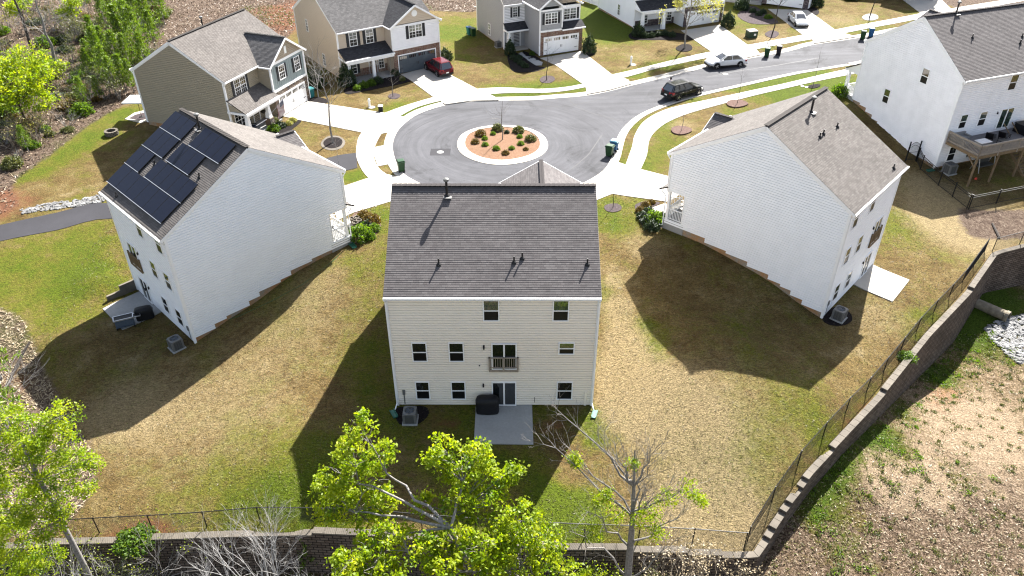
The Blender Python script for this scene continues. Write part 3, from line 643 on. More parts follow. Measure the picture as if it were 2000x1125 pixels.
slab('driveway', [(1055, 114), (1137, 100), (1194, 145), (1227, 156), (1233, 164), (1190, 176), (1147, 184), (1143, 168), (1086, 128)], zo=.048)
slab('driveway', [(1330, 60), (1406, 49), (1460, 88), (1478, 98), (1486, 107), (1430, 119), (1385, 128), (1384, 112), (1390, 102)], zo=.048)
slab('driveway', [(1500, 18), (1577, 20), (1630, 58), (1648, 65), (1672, 72), (1590, 85), (1586, 77), (1567, 68)], zo=.048)
slab('driveway', [(1745, -14), (1800, 28), (1806, 38), (1850, 33), (1860, 20), (1830, -8)], zo=.048)
slab('driveway', [(640, 378), (672, 364), (720, 348), (756, 341), (778, 346), (815, 362), (790, 384), (766, 393), (690, 416), (660, 430)], zo=.048)
slab('driveway', [(1148, 360), (1183, 334), (1206, 317), (1247, 330), (1306, 345), (1340, 372), (1306, 395), (1196, 379), (1166, 391), (1130, 400)], zo=.048)
cd = [(-.9, 49.6), (4.9, 49.6), (5.4, 54), (6.2, 58.3), (-3.4, 58.3), (-1.6, 54)]
drape('driveway', cd, .048, M['conc'], 1.2, .2)
slab('driveway', [(1655, 124), (1700, 132), (1760, 130), (1740, 108)], zo=.048)
# walkways to doors
slab('path', [(1012, 106), (1018, 102), (1060, 122), (1058, 128), (1046, 128)], M['conc_old'], .035)
slab('path', [(606, 244), (628, 231), (640, 236), (612, 252)], M['conc'], .035) if False else None
slab('path', [(672, 431), (700, 418), (708, 426), (684, 452), (668, 452)], M['conc'], .035)
slab('path', [(1262, 410), (1300, 397), (1312, 412), (1298, 420)], M['conc'], .035)
# the asphalt lane round the left house
lane_u = [(-160, 478), (0, 440), (110, 416), (210, 397)]; lane_l = [(-160, 512), (0, 471.5), (110, 450), (221, 427)]
lu = axy(lane_u) + [LH(-4.2, 6), LH(-4.5, 13)] + axy([(640, 309), (696, 299)]); ll = axy(lane_l) + [LH(-1.4, 6.5), LH(-1.6, 12)] + axy([(655, 334), (677, 333), (698, 328)])
drape('lane', smooth(lu, False, 4) + smooth(ll, False, 4)[::-1], .03, M['asph_drive'], 1.0, .1)
slab('lane', [(730, 288), (755, 283), (757, 300), (764, 320), (738, 325), (731, 305)], M['conc_old'], .03)
slab('patio', [(201, 604), (275, 569), (317, 609), (239, 645)], M['conc_old'], .07, .8)
drape('patio', [(-2.3, 32.6), (-2.3, 36.0), (1.25, 36.0), (1.25, 32.6)], .06, M['conc_old'], .8, .2)
slab('patio', [(1664, 555), (1702, 517), (1776, 548), (1743, 590)], M['conc'], .07, .8)
# sawn joints in the driveways and tar seams on the road
def strips(name, lines, w, zo, mat):
    mb = MB()
    for ln in lines:
        P = densify(axy(ln), 1.0, False); L = smooth(P, False, 2); A = np.array(L); t = np.gradient(A, axis=0); t /= np.hypot(*t.T)[:, None] + 1e-9; nn = np.stack([-t[:, 1], t[:, 0]], 1) * w / 2; z = H_(A) + zo
        for i in range(len(A) - 1): mb.face([(*(A[i] - nn[i]), z[i]), (*(A[i + 1] - nn[i + 1]), z[i + 1]), (*(A[i + 1] + nn[i + 1]), z[i + 1]), (*(A[i] + nn[i]), z[i])])
    o = mb.build(name, mat); o['kind'] = 'structure'; return o
strips('driveway_joint', [[(640, 205), (628, 243)], [(690, 212), (675, 254)], [(575, 213), (740, 245)], [(822, 160), (905, 158)], [(838, 178), (942, 178)], [(850, 195), (965, 191)], [(822, 134), (915, 195)], [(1072, 122), (1160, 120)], [(1100, 138), (1190, 142)], [(1122, 152), (1215, 154)], [(1097, 108), (1185, 172)], [(1376, 86), (1440, 76)], [(1385, 106), (1475, 97)], [(1420, 62), (1440, 116)], [(1548, 48), (1612, 46)], [(1572, 68), (1640, 62)], [(690, 360), (735, 405)], [(740, 348), (790, 384)], [(672, 390), (800, 372)], [(1185, 336), (1190, 380)], [(1245, 332), (1240, 385)], [(1165, 360), (1330, 368)], [(1200, 320), (1250, 345)]], .045, .0525, M['conc_old'])
M['tar'] = pm('tar_seam', (.03, .03, .034), .6, .2, 8)
strips('road_seam', [[(1322, 142), (1348, 160), (1366, 172)], [(1110, 192), (1124, 206), (1150, 218), (1180, 226), (1215, 236)], [(1000, 199), (1060, 207), (1110, 206), (1160, 196), (1240, 170)], [(1380, 150), (1440, 138), (1520, 126), (1600, 112)], [(792, 262), (830, 240), (880, 222), (940, 212)], [(1116, 330), (1150, 300), (1176, 262)]], .07, -.066, M['tar'])
# planting beds
def bed(px, mat, zo=.035, sp=.6): return drape('mulch_bed', smooth(axy(px), True, 4), zo, M[mat], sp, .1)
bed([(1240, 405), (1247, 397), (1266, 393), (1290, 397), (1270, 408), (1276, 420), (1296, 428), (1294, 444), (1272, 449), (1252, 438)], 'mulch_purple')
bed([(690, 419), (712, 414), (738, 430), (744, 446), (728, 464), (704, 476), (688, 470), (686, 440)], 'straw_red')
bed([(1180, 404), (1188, 399), (1203, 398), (1213, 403), (1212, 411), (1197, 415), (1184, 412)], 'mulch_purple', .04, .4)
bed([(1311, 253), (1320, 248), (1335, 248), (1350, 253), (1349, 259), (1332, 264), (1315, 261)], 'straw_red', .12, .4)
bed([(1419, 202), (1428, 197), (1447, 197), (1461, 203), (1454, 208), (1437, 211), (1423, 208)], 'straw_red', .12, .4)
bed([(1575, 170), (1586, 166), (1600, 165), (1601, 169), (1588, 173)], 'mulch_dark', .05, .4)
bed([(627, 279), (640, 267), (661, 266), (674, 276), (668, 289), (648, 294), (631, 289)], 'conc_cap', .025, .4)
bed([(632, 278), (642, 270), (660, 269), (669, 276), (664, 286), (648, 290), (635, 286)], 'mulch_dark', .04, .4)
bed([(758, 188), (766, 183), (778, 184), (782, 188), (775, 193), (763, 193)], 'mulch_purple', .04, .4)
bed([(1054, 156), (1062, 149), (1078, 149), (1084, 155), (1076, 162), (1060, 162)], 'mulch_purple', .04, .4)
bed([(1320, 94), (1332, 87), (1348, 88), (1352, 96), (1342, 101), (1326, 100)], 'mulch_dark', .05, .4)
bed([(1494, 66), (1505, 60), (1518, 62), (1521, 68), (1512, 74), (1499, 72)], 'mulch_purple', .04, .4)
bed([(1684, 33), (1696, 27), (1712, 29), (1715, 36), (1704, 40), (1689, 39)], 'rock', .03, .4)
bed([(672, 176), (690, 168), (740, 158), (770, 143), (802, 152), (800, 160), (745, 172), (700, 181), (678, 184)], 'mulch_dark')
bed([(560, 262), (580, 250), (594, 238), (600, 236), (610, 242), (560, 268)], 'mulch_dark') if False else None
bed([(515, 255), (545, 244), (575, 232), (588, 238), (556, 262), (530, 268)], 'mulch_dark')
bed([(992, 108), (1010, 104), (1046, 128), (1066, 132), (1040, 141), (1004, 140), (994, 125)], 'mulch_dark')
bed([(1022, 100), (1050, 112), (1056, 118), (1046, 120), (1028, 112)], 'mulch_dark')
bed([(1228, 68), (1250, 60), (1300, 62), (1340, 68), (1352, 78), (1300, 78), (1240, 78)], 'mulch_dark')
bed([(1440, 28), (1470, 12), (1500, 30), (1520, 44), (1490, 48), (1460, 44)], 'mulch_purple')
bed([(1570, 22), (1590, 14), (1600, 24), (1592, 30), (1576, 28)], 'mulch_dark')
bed([(772, 800), (800, 794), (832, 796), (836, 812), (812, 830), (780, 828)], 'mulch_dark', .04, .4)
bed([(1606, 622), (1630, 600), (1658, 610), (1664, 626), (1646, 636), (1618, 634)], 'mulch_dark', .04, .4)
bed([(600, 196), (620, 190), (640, 196), (634, 204), (612, 206)], 'mulch_dark', .04, .4)
bed([(1144, 104), (1158, 100), (1162, 106), (1150, 110)], 'mulch_dark', .04, .4)
# ------------------------------------------------------------------ house kit (all in the house's own frame: u along the eaves, v from rear to front, z up)
M['glass_pale'] = glass_mat('window_glass_with_blinds', (.22, .25, .23), .12)
class Face:
    def __init__(s, o, a, n): s.o = Vector(o); s.a = Vector(a); s.n = Vector(n)
    def P(s, x, z, d=0.0): return s.o + s.a * x + s.n * d + Vector((0, 0, z))
def on(mb, f, s0, s1, z0, z1, d0, d1, m=0):
    c = [f.P(s0, z0, d0), f.P(s1, z0, d0), f.P(s1, z0, d1), f.P(s0, z0, d1), f.P(s0, z1, d0), f.P(s1, z1, d0), f.P(s1, z1, d1), f.P(s0, z1, d1)]
    mb.hexa(c, m)
def sid(mb, f, z0, z1, spans, clip=None, dz=.185, m=0, out=.05, gap=.058):
    k = 0
    while z0 + k * dz < z1 - 1e-4:
        zb = z0 + k * dz; zt = min(zb + dz, z1); zc = max(zb + .01, zt - gap); k += 1
        for lo, hi in spans((zb + zt) / 2):
            def lim(z):
                if not clip: return lo, hi
                a, b = clip(z); a, b = max(lo, a), min(hi, b)
                return (a, b) if b > a else ((a + b) / 2, (a + b) / 2)
            b0, b1 = lim(zb); c0, c1 = lim(zc); t0, t1 = lim(zt)
            if b1 - b0 < .02 and t1 - t0 < .02: continue
            mb.face([f.P(b0, zb, out), f.P(b1, zb, out), f.P(c1, zc, out - .006), f.P(c0, zc, out - .006)], m)
            mb.face([f.P(c0, zc, out - .006), f.P(c1, zc, out - .006), f.P(c1, zc - .004, .0), f.P(c0, zc - .004, .0)], m)
            mb.face([f.P(c0, zc - .004, .0), f.P(c1, zc - .004, .0), f.P(t1, zt, .0), f.P(t0, zt, .0)], m)
            mb.face([f.P(b0, zb, 0), f.P(b1, zb, 0), f.P(b1, zb, out), f.P(b0, zb, out)], m)
def batten(mb, f, s0, s1, z0, z1, m=0, sp=.3):
    on(mb, f, s0, s1, z0, z1, -.02, .006, m)
    k = s0 + sp / 2
    while k < s1: on(mb, f, k - .025, k + .025, z0, z1, .006, .03, m); k += sp
def veneer(mb, f, s0, s1, z0, z1, d=.05, m=0):
    c = lambda x, z, dd: f.P(x, z, dd)
    mb.face([c(s0, z0, d), c(s1, z0, d), c(s1, z1, d), c(s0, z1, d)], m, [(s0, z0), (s1, z0), (s1, z1), (s0, z1)])
    mb.face([c(s0, z0, 0), c(s0, z0, d), c(s0, z1, d), c(s0, z1, 0)], m, [(0, z0), (d, z0), (d, z1), (0, z1)])
    mb.face([c(s1, z0, 0), c(s1, z0, d), c(s1, z1, d), c(s1, z1, 0)], m, [(0, z0), (d, z0), (d, z1), (0, z1)])
    mb.face([c(s0, z1, 0), c(s1, z1, 0), c(s1, z1, d), c(s0, z1, d)], m, [(s0, 0), (s1, 0), (s1, d), (s0, d)])
def span_at(poly, s):
    xs = []; n = len(poly)
    for i in range(n):
        (a0, s0), (a1, s1) = poly[i], poly[(i + 1) % n]
        if s0 != s1 and min(s0, s1) - 1e-6 <= s <= max(s0, s1) + 1e-6: xs.append(a0 + (a1 - a0) * (s - s0) / (s1 - s0))
    return (min(xs), max(xs)) if xs else None
def rplane(mb, O, A, S, poly, m=0, ds=.143, butt=.014, under=1, th=.1):
    O = Vector(O); A = Vector(A); S = Vector(S); N = A.cross(S).normalized()
    s0 = min(p[1] for p in poly); s1 = max(p[1] for p in poly); s = s0
    while s < s1 - 1e-4:
        t = min(s + ds, s1); b = span_at(poly, s + 1e-4); e = span_at(poly, t - 1e-4)
        if b and e:
            p = lambda a, q, d: O + A * a + S * q + N * d
            mb.face([p(b[0], s, butt), p(b[1], s, butt), p(e[1], t, .001), p(e[0], t, .001)], m, [(b[0], s), (b[1], s), (e[1], t), (e[0], t)])
            mb.face([p(b[0], s, -.002), p(b[1], s, -.002), p(b[1], s, butt), p(b[0], s, butt)], m, [(b[0], s), (b[1], s), (b[1], s + .01), (b[0], s + .01)])
        s = t
    q = [O + A * a + S * x - N * th for a, x in poly]; r = [O + A * a + S * x for a, x in poly]
    mb.face(q, under)
    for i in range(len(poly)): mb.face([q[i], q[(i + 1) % len(q)], r[(i + 1) % len(r)], r[i]], m)
def window(par, f, s0, s1, z0, z1, glass='glass', kind='hung', cols=1, grid=0, fr=.07, d=.06, name='window'):
    mb = MB(); D0, D1 = d - .015, d + .03
    on(mb, f, s0 - fr, s1 + fr, z1, z1 + fr, D0, D1); on(mb, f, s0 - fr, s1 + fr, z0 - fr, z0, D0, D1 + .015)
    on(mb, f, s0 - fr, s0, z0, z1, D0, D1); on(mb, f, s1, s1 + fr, z0, z1, D0, D1)
    w = (s1 - s0) / cols
    for c in range(1, cols): on(mb, f, s0 + c * w - .045, s0 + c * w + .045, z0, z1, D0, D1)
    if kind == 'hung': zm = z0 + (z1 - z0) * .49; on(mb, f, s0, s1, zm - .035, zm + .035, D0, D1 - .008)
    if grid:
        for c in range(cols):
            for g_ in range(1, grid + 1):
                x = s0 + c * w + w * g_ / (grid + 1); on(mb, f, x - .014, x + .014, z0, z1, D0, D0 + .03)
            for zz in (.25, .75): on(mb, f, s0 + c * w, s0 + (c + 1) * w, z0 + (z1 - z0) * zz - .014, z0 + (z1 - z0) * zz + .014, D0, D0 + .03)
    w_ = mb.build(name, M['trim'], par)
    g_ = MB(); zm = z0 + (z1 - z0) * .49
    gl = [M[glass], M['screen']]
    for a, b, mm in ([(z0, zm, 1), (zm, z1, 0)] if kind == 'hung' else [(z0, z1, 0)]):
        g_.face([f.P(s0, a, d + .006), f.P(s1, a, d + .006), f.P(s1, b, d + .006), f.P(s0, b, d + .006)], mm)
    g_.build('pane', gl, w_)
    return w_
def slider(par, f, s0, s1, z0, z1, glass='glass'):
    mb = MB(); fr = .08; d = .06
    on(mb, f, s0 - fr, s1 + fr, z1, z1 + fr, d - .015, d + .05); on(mb, f, s0 - fr, s0, z0, z1, d - .015, d + .05); on(mb, f, s1, s1 + fr, z0, z1, d - .015, d + .05); on(mb, f, s0 - fr, s1 + fr, z0 - .05, z0, d - .015, d + .06)
    mid = (s0 + s1) / 2; on(mb, f, mid - .05, mid + .05, z0, z1, d - .015, d + .04)
    w_ = mb.build('sliding_door', M['trim'], par)
    g_ = MB(); g_.face([f.P(s0, z0, d + .005), f.P(mid, z0, d + .005), f.P(mid, z1, d + .005), f.P(s0, z1, d + .005)]); g_.face([f.P(mid, z0, d + .005), f.P(s1, z0, d + .005), f.P(s1, z1, d + .005), f.P(mid, z1, d + .005)])
    g_.build('pane', M[glass], w_)
    hd = MB(); on(hd, f, mid + .07, mid + .1, z0 + .9, z0 + 1.15, d + .02, d + .07); hd.build('handle', M['bronze'], w_)
    return w_
def shutters(par, f, s0, s1, z0, z1, w=.36):
    for a in (s0 - .09 - w, s1 + .09):
        mb = MB(); on(mb, f, a, a + w, z0 - .05, z1 + .05, .02, .065)
        for k in range(6): zz = z0 + (z1 - z0) * (k + .5) / 6; on(mb, f, a + .05, a + w - .05, zz - .07, zz + .07, .065, .075)
        mb.build('shutter', M['shutter'], par)
def balcony(par, f, s0, s1, z0, z1, mat='trim', dep=.16):
    mb = MB(); on(mb, f, s0, s1, z0, z0 + .16, .0, dep)
    on(mb, f, s0, s1, z1 - .07, z1, dep - .08, dep); on(mb, f, s0, s1, z0 + .3, z0 + .36, dep - .06, dep - .01)
    for s_ in (s0 + .04, (s0 + s1) / 2, s1 - .04): on(mb, f, s_ - .045, s_ + .045, z0 + .16, z1, dep - .09, dep)
    n = int((s1 - s0) / .13)
    for k in range(1, n): x = s0 + (s1 - s0) * k / n; on(mb, f, x - .018, x + .018, z0 + .34, z1 - .05, dep - .055, dep - .02)
    for s_ in (s0, s1 - .06): on(mb, f, s_, s_ + .06, z1 - .07, z1, 0, dep)
    mb.build('balcony', M[mat], par)
def lamp(par, f, s, z):
    mb = MB(); on(mb, f, s - .05, s + .05, z - .08, z + .1, .0, .06); on(mb, f, s - .045, s + .045, z - .14, z + .03, .06, .15); mb.build('wall_lamp', M['bronze'], par)
def vent(par, p, hgt=.42, r=.05, tilt=None):
    mb = MB(); mb.tube([p, (p[0], p[1], p[2] + hgt)], r, 8); mb.lathe([(.16, -.03), (.13, .05), (r + .01, .12)], 10, p); mb.build('vent_pipe', M['blackplastic'], par)
def flue(par, p, nrm_rot=0):
    mb = MB(); mb.tube([p, (p[0], p[1], p[2] + .95)], .075, 10, 1); mb.lathe([(.1, .95), (.17, .99), (.17, 1.12), (.08, 1.17)], 12, p, 0); mb.lathe([(.2, -.1), (.19, .0), (.09, .12)], 12, p, 1); mb.box((p[0] + .05, p[1] - .1, p[2] - .03), (.5, .45, .03), 0); mb.build('flue', [M['ac'], M['bronze']], par)
def downspout(par, pts, mat='trim'):
    mb = MB(); mb.tube(pts, .045, 6); mb.build('downspout', M[mat], par)
def garage_door(par, f, s0, s1, z0, z1, mat='trim', pm_='glass'):
    mb = MB(); d = .02; on(mb, f, s0, s1, z0, z1, d - .03, d)
    for k in range(4):
        n = 8 if s1 - s0 > 4 else 4
        for c in range(n):
            w = (s1 - s0) / n; hh = (z1 - z0) / 4
            if k < 3: on(mb, f, s0 + c * w + .06, s0 + (c + 1) * w - .06, z0 + k * hh + .07, z0 + (k + 1) * hh - .07, d, d + .014)
    w = (s1 - s0) / 4
    for c in range(4):
        for q in range(1, 4): a = s0 + c * w + w * .14 + q * w * .19 - w * .0275; on(mb, f, a - .025, a + .025, z1 - .46, z1 - .1, d, d + .022)
    o = mb.build('garage_door', M[mat], par)
    for c in range(4): g_ = MB(); on(g_, f, s0 + c * w + w * .14, s0 + c * w + w * .845, z1 - .44, z1 - .12, d - .005, d + .012); g_.build('pane', M[pm_], o)
    mid = (s0 + s1) / 2
    for s_ in (mid - .1, mid + .1): h_ = MB(); on(h_, f, s_ - .02, s_ + .02, z0 + .75, z0 + 1.05, d + .014, d + .05); h_.build('handle', M['bronze'], o)
    for s_, e in ((s0, .45), (s1 - .45, .45)):
        for zz in (.5, 1.5): h_ = MB(); on(h_, f, s_ + .03, s_ + e, z0 + zz, z0 + zz + .05, d + .014, d + .03); h_.build('hinge', M['bronze'], o)
    t = MB(); on(t, f, s0 - .1, s1 + .1, z1, z1 + .12, .0, .075); on(t, f, s0 - .1, s0, z0, z1, .0, .07); on(t, f, s1, s1 + .1, z0, z1, .0, .07); t.build('door_trim', M['trim'], par)
def door(par, f, s0, s1, z0, z1, mat='navy', glass=True):
    mb = MB(); on(mb, f, s0, s1, z0, z1, 0, .03, 0); on(mb, f, s0 - .1, s0, z0, z1 + .1, 0, .06, 1); on(mb, f, s1, s1 + .1, z0, z1 + .1, 0, .06, 1); on(mb, f, s0, s1, z1, z1 + .1, 0, .06, 1)
    o = mb.build('door', [M[mat], M['trim']], par)
    if glass: g_ = MB(); on(g_, f, s0 + .15, s1 - .15, z0 + .5, z1 - .2, .03, .045); g_.build('pane', M['glass'], o)
    h_ = MB(); on(h_, f, s1 - .13, s1 - .08, z0 + .95, z0 + 1.1, .03, .09); h_.build('handle', M['steel'], o)

class House:
    def __init__(s, label, loc, rz, W, D, H, R, oe=.33, og=.09, wall='sd_white', roof='sh_grey', botL=None, botR=None, fz=0.0, rz0=.12, porch=None, cat='house', bz=-1.4, cutf=None):
        s.e = thing('house', label, cat, loc, rz); s.W, s.D, s.H, s.R, s.oe, s.og = W, D, H, R, oe, og
        s.zr = H + R * D / 2 + .12; s.ze = H - oe * R + .03
        s.rear = Face((0, 0, 0), (1, 0, 0), (0, -1, 0)); s.front = Face((0, D, 0), (1, 0, 0), (0, 1, 0))
        s.left = Face((0, 0, 0), (0, 1, 0), (-1, 0, 0)); s.right = Face((W, 0, 0), (0, 1, 0), (1, 0, 0))
        s.wall = M[wall]; s.roofm = M[roof]; k = R
        mb = MB(); gc = lambda z: ((z - H) / k if z > H else 0.0, D - (z - H) / k if z > H else D)
        pv = porch   # (v from, z low, z high, u width, side) recess at a front corner
        def side(bot, cut):
            def sp(z):
                hi = D
                if cut and cut[1] < z < cut[2]: hi = cut[0]
                v = 0.0
                if bot:
                    lo = None
                    for (va, vb, zz) in bot:
                        if z > zz: return_hi = vb; lo = vb
                    if lo is None: return []
                    return [(0, min(hi, lo))]
                return [(0, hi)] if z > rz0 else []
            return sp
        sid(mb, s.left, rz0, H + k * D / 2, side(botL, pv if pv and pv[4] == 'L' else None), gc)
        sid(mb, s.right, rz0, H + k * D / 2, side(botR, pv if pv and pv[4] == 'R' else None), gc)
        sid(mb, s.rear, rz0, H, lambda z: [(0, W)])
        cf = cutf
        def fsp(z):
            if z < fz: return []
            if pv and pv[1] < z < pv[2]: return [(0, W - pv[3])] if pv[4] == 'R' else [(pv[3], W)]
            return [(0, W)]
        sid(mb, s.front, fz + .02, H, fsp)
        if pv:
            fr = Face((0, pv[0], 0), (1, 0, 0), (0, 1, 0)); rng = (W - pv[3], W) if pv[4] == 'R' else (0, pv[3])
            sid(mb, fr, pv[1], pv[2], lambda z: [rng]); x = rng[0] if pv[4] == 'R' else rng[1]
            on(mb, Face((x, 0, 0), (0, 1, 0), (1, 0, 0)), pv[0], D, pv[1], pv[2], -.02, .0)
            mb.face([(rng[0], pv[0], pv[2]), (rng[1], pv[0], pv[2]), (rng[1], D, pv[2]), (rng[0], D, pv[2])])
        # inner core keeps light out
        mb.face([(0, 0, H - .02), (W, 0, H - .02), (W, D, H - .02), (0, D, H - .02)])
        s.wallo = mb.build('wall', s.wall, s.e)
        fb = MB(); fb.prism([(.03, .03), (W - .03, .03), (W - .03, D - .03), (.03, D - .03)], bz, rz0 + .05)
        if fz > .5:
            if botR: fb.prism([(W - .3, .04), (W - .028, .04), (W - .028, D - .04), (W - .3, D - .04)], bz, fz - .05)
            if botL: fb.prism([(.028, .04), (.3, .04), (.3, D - .04), (.028, D - .04)], bz, fz - .05)
            fb.prism([(.3, D - .3), (W - .3, D - .3), (W - .3, D - .04), (.3, D - .04)], bz, fz - .05)
        fb.build('foundation', M['found'], s.e)
        # roof
        rb = MB()
        L = math.hypot(D / 2 + oe, s.zr - s.ze); S1 = Vector((0, D / 2 + oe, s.zr - s.ze)).normalized(); s.S1 = S1
        rplane(rb, (-og, -oe, s.ze), (1, 0, 0), S1, [(0, 0), (W + 2 * og, 0), (W + 2 * og, L), (0, L)])
        rplane(rb, (W + og, D + oe, s.ze), (-1, 0, 0), (0, -S1.y, S1.z), [(0, 0), (W + 2 * og, 0), (W + 2 * og, L), (0, L)])
        for a, b, w in ((-og, W + og, .3),):
            for q in np.arange(a, b - .05, .3):
                rb.bar((q, D / 2 - .08, s.zr + .035), (min(q + .29, b), D / 2 - .08, s.zr + .055), .17, .03); rb.bar((q, D / 2 + .08, s.zr + .035), (min(q + .29, b), D / 2 + .08, s.zr + .055), .17, .03)
        rb.bar((.6, D / 2, s.zr + .015), (W - .6, D / 2, s.zr + .01), .3, .05, 2)
        s.roof = rb.build('roof', [s.roofm, M['trim'], M['sh_dark']], s.e)
        s.tr = MB()
        t = s.tr
        for x in (-og + .02, W + og - .02):
            for vs, ve in ((-oe, D / 2), (D + oe, D / 2)):
                a = Vector((x, vs, s.ze - .13)); b = Vector((x, ve, s.zr - .13)); t.bar(a, b, .05, .2)
        for x in (-.012, W + .012):   # frieze on the gable wall
            for vs in (0, D): t.bar((x + (-.02 if x < 1 else .02), vs, H - .16), (x + (-.02 if x < 1 else .02), D / 2, H + R * D / 2 - .14), .06, .22)
        for x, y in ((0, 0), (W, 0), (0, D), (W, D)):
            z0 = .05 if y == 0 else fz
            if pv and y == D and ((x == W) == (pv[4] == 'R')): z0 = pv[2]
            t.box((x, y, (z0 + H) / 2), (.17, .17, H - z0))
        t.box((W / 2, -.03, H - .2), (W, .06, .2)); t.box((W / 2, D + .03, H - .2), (W, .06, .2))
        for y in (-oe - .05, D + oe + .05):
            g = MB(); g.box((W / 2, y, s.ze - .075), (W + 2 * og, .12, .03)); g.box((W / 2, y + (-.05 if y < 0 else .05), s.ze - .02), (W + 2 * og, .02, .13)); g.box((W / 2, y + (.055 if y < 0 else -.055), s.ze - .04), (W + 2 * og, .02, .16))
            g.build('gutter', M['trim'], s.e)
        t.face([(0, -oe, s.ze - .14), (W, -oe, s.ze - .14), (W, 0, s.ze - .1), (0, 0, s.ze - .1)]); t.face([(0, D + oe, s.ze - .14), (W, D + oe, s.ze - .14), (W, D, s.ze - .1), (0, D, s.ze - .1)])
    def fin(s): s.tr.build('trim', M['trim'], s.e)
    def world(s, p): return s.e.matrix_basis @ Vector(p) if False else Matrix.Translation(s.e.location) @ Matrix.Rotation(s.e.rotation_euler.z, 4, 'Z') @ Vector(p)
    def local(s, w): return (Matrix.Translation(s.e.location) @ Matrix.Rotation(s.e.rotation_euler.z, 4, 'Z')).inverted() @ Vector(w)
    def roof_px(s, px, py, rear=True):
        M4 = Matrix.Rotation(s.e.rotation_euler.z, 4, 'Z'); n = M4 @ Vector((0, -s.S1.z, s.S1.y) if rear else (0, s.S1.z, s.S1.y)); P = s.world((0, -s.oe if rear else s.D + s.oe, s.ze))
        return s.local(on_plane(px, py, P, n))
    def cross(s, u0, u1, vf, zrid, pitch, ov=.25, oe=.25, roof=None, tri_mat=None, zt0=None, gut=True):
        c = (u0 + u1) / 2; hw = (u1 - u0) / 2 + oe; ze = zrid - pitch * hw; L = math.hypot(hw, zrid - ze); Sx = hw / L; Sz = (zrid - ze) / L
        vi = s.D - (zrid - s.H - .12) / s.R - .25; vb = min(vf - .1, s.D - (ze - s.H - .12) / s.R - .1); va = vf + ov
        rb = MB()
        rplane(rb, (u0 - oe, 0, ze), (0, -1, 0), (Sx, 0, Sz), [(-va, 0), (-vb, 0), (-vi, L), (-va, L)])
        rplane(rb, (u1 + oe, 0, ze), (0, 1, 0), (-Sx, 0, Sz), [(vb, 0), (va, 0), (va, L), (vi, L)])
        for q in np.arange(vi + .4, va - .05, .3): rb.bar((c - .07, q, zrid + .03), (c - .07, min(q + .29, va), zrid + .05), .16, .03); rb.bar((c + .07, q, zrid + .03), (c + .07, min(q + .29, va), zrid + .05), .16, .03)
        rb.build('cross_gable_roof', [M[roof] if roof else s.roofm, M['trim']], s.e)
        for sg, x in ((1, u0 - oe), (-1, u1 + oe)):
            s.tr.bar((x, va + .01, ze - .1), (c, va + .01, zrid - .1), .05, .2)
            if gut: s.tr.box((x - sg * .04, (va + vb) / 2, ze - .06), (.1, va - vb, .12))
        f = Face((0, vf, 0), (1, 0, 0), (0, 1, 0)); zt0 = zt0 if zt0 is not None else ze + pitch * oe
        mb = MB(); clip = lambda z: (u0 + max(0, (z - ze - pitch * oe + .06)) / pitch, u1 - max(0, (z - ze - pitch * oe + .06)) / pitch)
        sid(mb, f, zt0, zrid - .08, lambda z: [(u0, u1)], clip); mb.build('gable_end', M[tri_mat] if tri_mat else s.wall, s.e)
        return f, ze, zrid
    def block(s, u0, u1, vf, z0, zst, ztop, stone_='stone', up='sd_white', style='lap', band=True, sides=True):
        f = Face((0, vf, 0), (1, 0, 0), (0, 1, 0)); mb = MB()
        if style == 'lap': sid(mb, f, zst, ztop, lambda z: [(u0, u1)])
        else: batten(mb, f, u0, u1, zst, ztop)
        mb.build('upper_wall', M[up], s.e)
        ws = MB(); fl = Face((u0, 0, 0), (0, 1, 0), (-1, 0, 0)); fr = Face((u1, 0, 0), (0, 1, 0), (1, 0, 0))
        for ff in (fl, fr):
            ws = MB(); sid(ws, ff, z0, ztop, lambda z: [(s.D, vf)]); ws.build('side_wall', s.wall, s.e)
        if band: on(s.tr, f, u0 - .05, u1 + .05, zst - .12, zst + .12, .0, .07)
        on(s.tr, f, u0 - .06, u1 + .06, ztop - .08, ztop + .16, .0, .06)
        for x in (u0, u1): s.tr.box((x, vf, (zst + ztop) / 2), (.16, .16, ztop - zst))
        return f

def steps(rows): return rows
# ------------------------------------------------------------------ 1  central beige house
HC = House('beige three storey house with a plain grey shingle roof, its rear wall facing the camera', (-7.219, 35.95, 0), -.006, 12.2, 12.3, 8.7, .572, .33, .09, 'sd_beige', 'sh_grey',
           botL=[(0, 2.4, .4), (2.4, 4.2, .75), (4.2, 6, 1.1), (6, 8, 1.5), (8, 10, 1.95), (10, 12.3, 2.4)], botR=[(0, 2.4, .4), (2.4, 4.2, .75), (4.2, 6, 1.1), (6, 8, 1.5), (8, 10, 1.95), (10, 12.3, 2.4)], fz=2.7)
f = HC.rear
for a, b in ((5.6, 6.42), (9.62, 10.44)): window(HC.e, f, a, b, 6.8, 8.18, 'green_reflection')
for a, b in ((1.27, 2.06), (3.48, 4.27)): window(HC.e, f, a, b, 3.72, 5.06)
window(HC.e, f, 10.05, 10.88, 4.3, 5.08, 'green_reflection')
for a, b in ((1.27, 2.03), (3.48, 4.26), (10.04, 10.9)): window(HC.e, f, a, b, .64, 1.98)
slider(HC.e, f, 6.05, 7.42, 3.12, 5.0); slider(HC.e, f, 6.02, 7.4, .14, 1.97)
balcony(HC.e, f, 5.8, 7.6, 2.9, 4.04, 'rail')
lamp(HC.e, f, 5.53, 4.8); lamp(HC.e, f, 5.43, 1.78)
mb = MB(); on(mb, f, 5.19, 5.27, 3.28, 3.38, 0, .05); on(mb, f, 8.6, 8.63, .3, .75, .0, .05); mb.build('spigot', M['bronze'], HC.e)
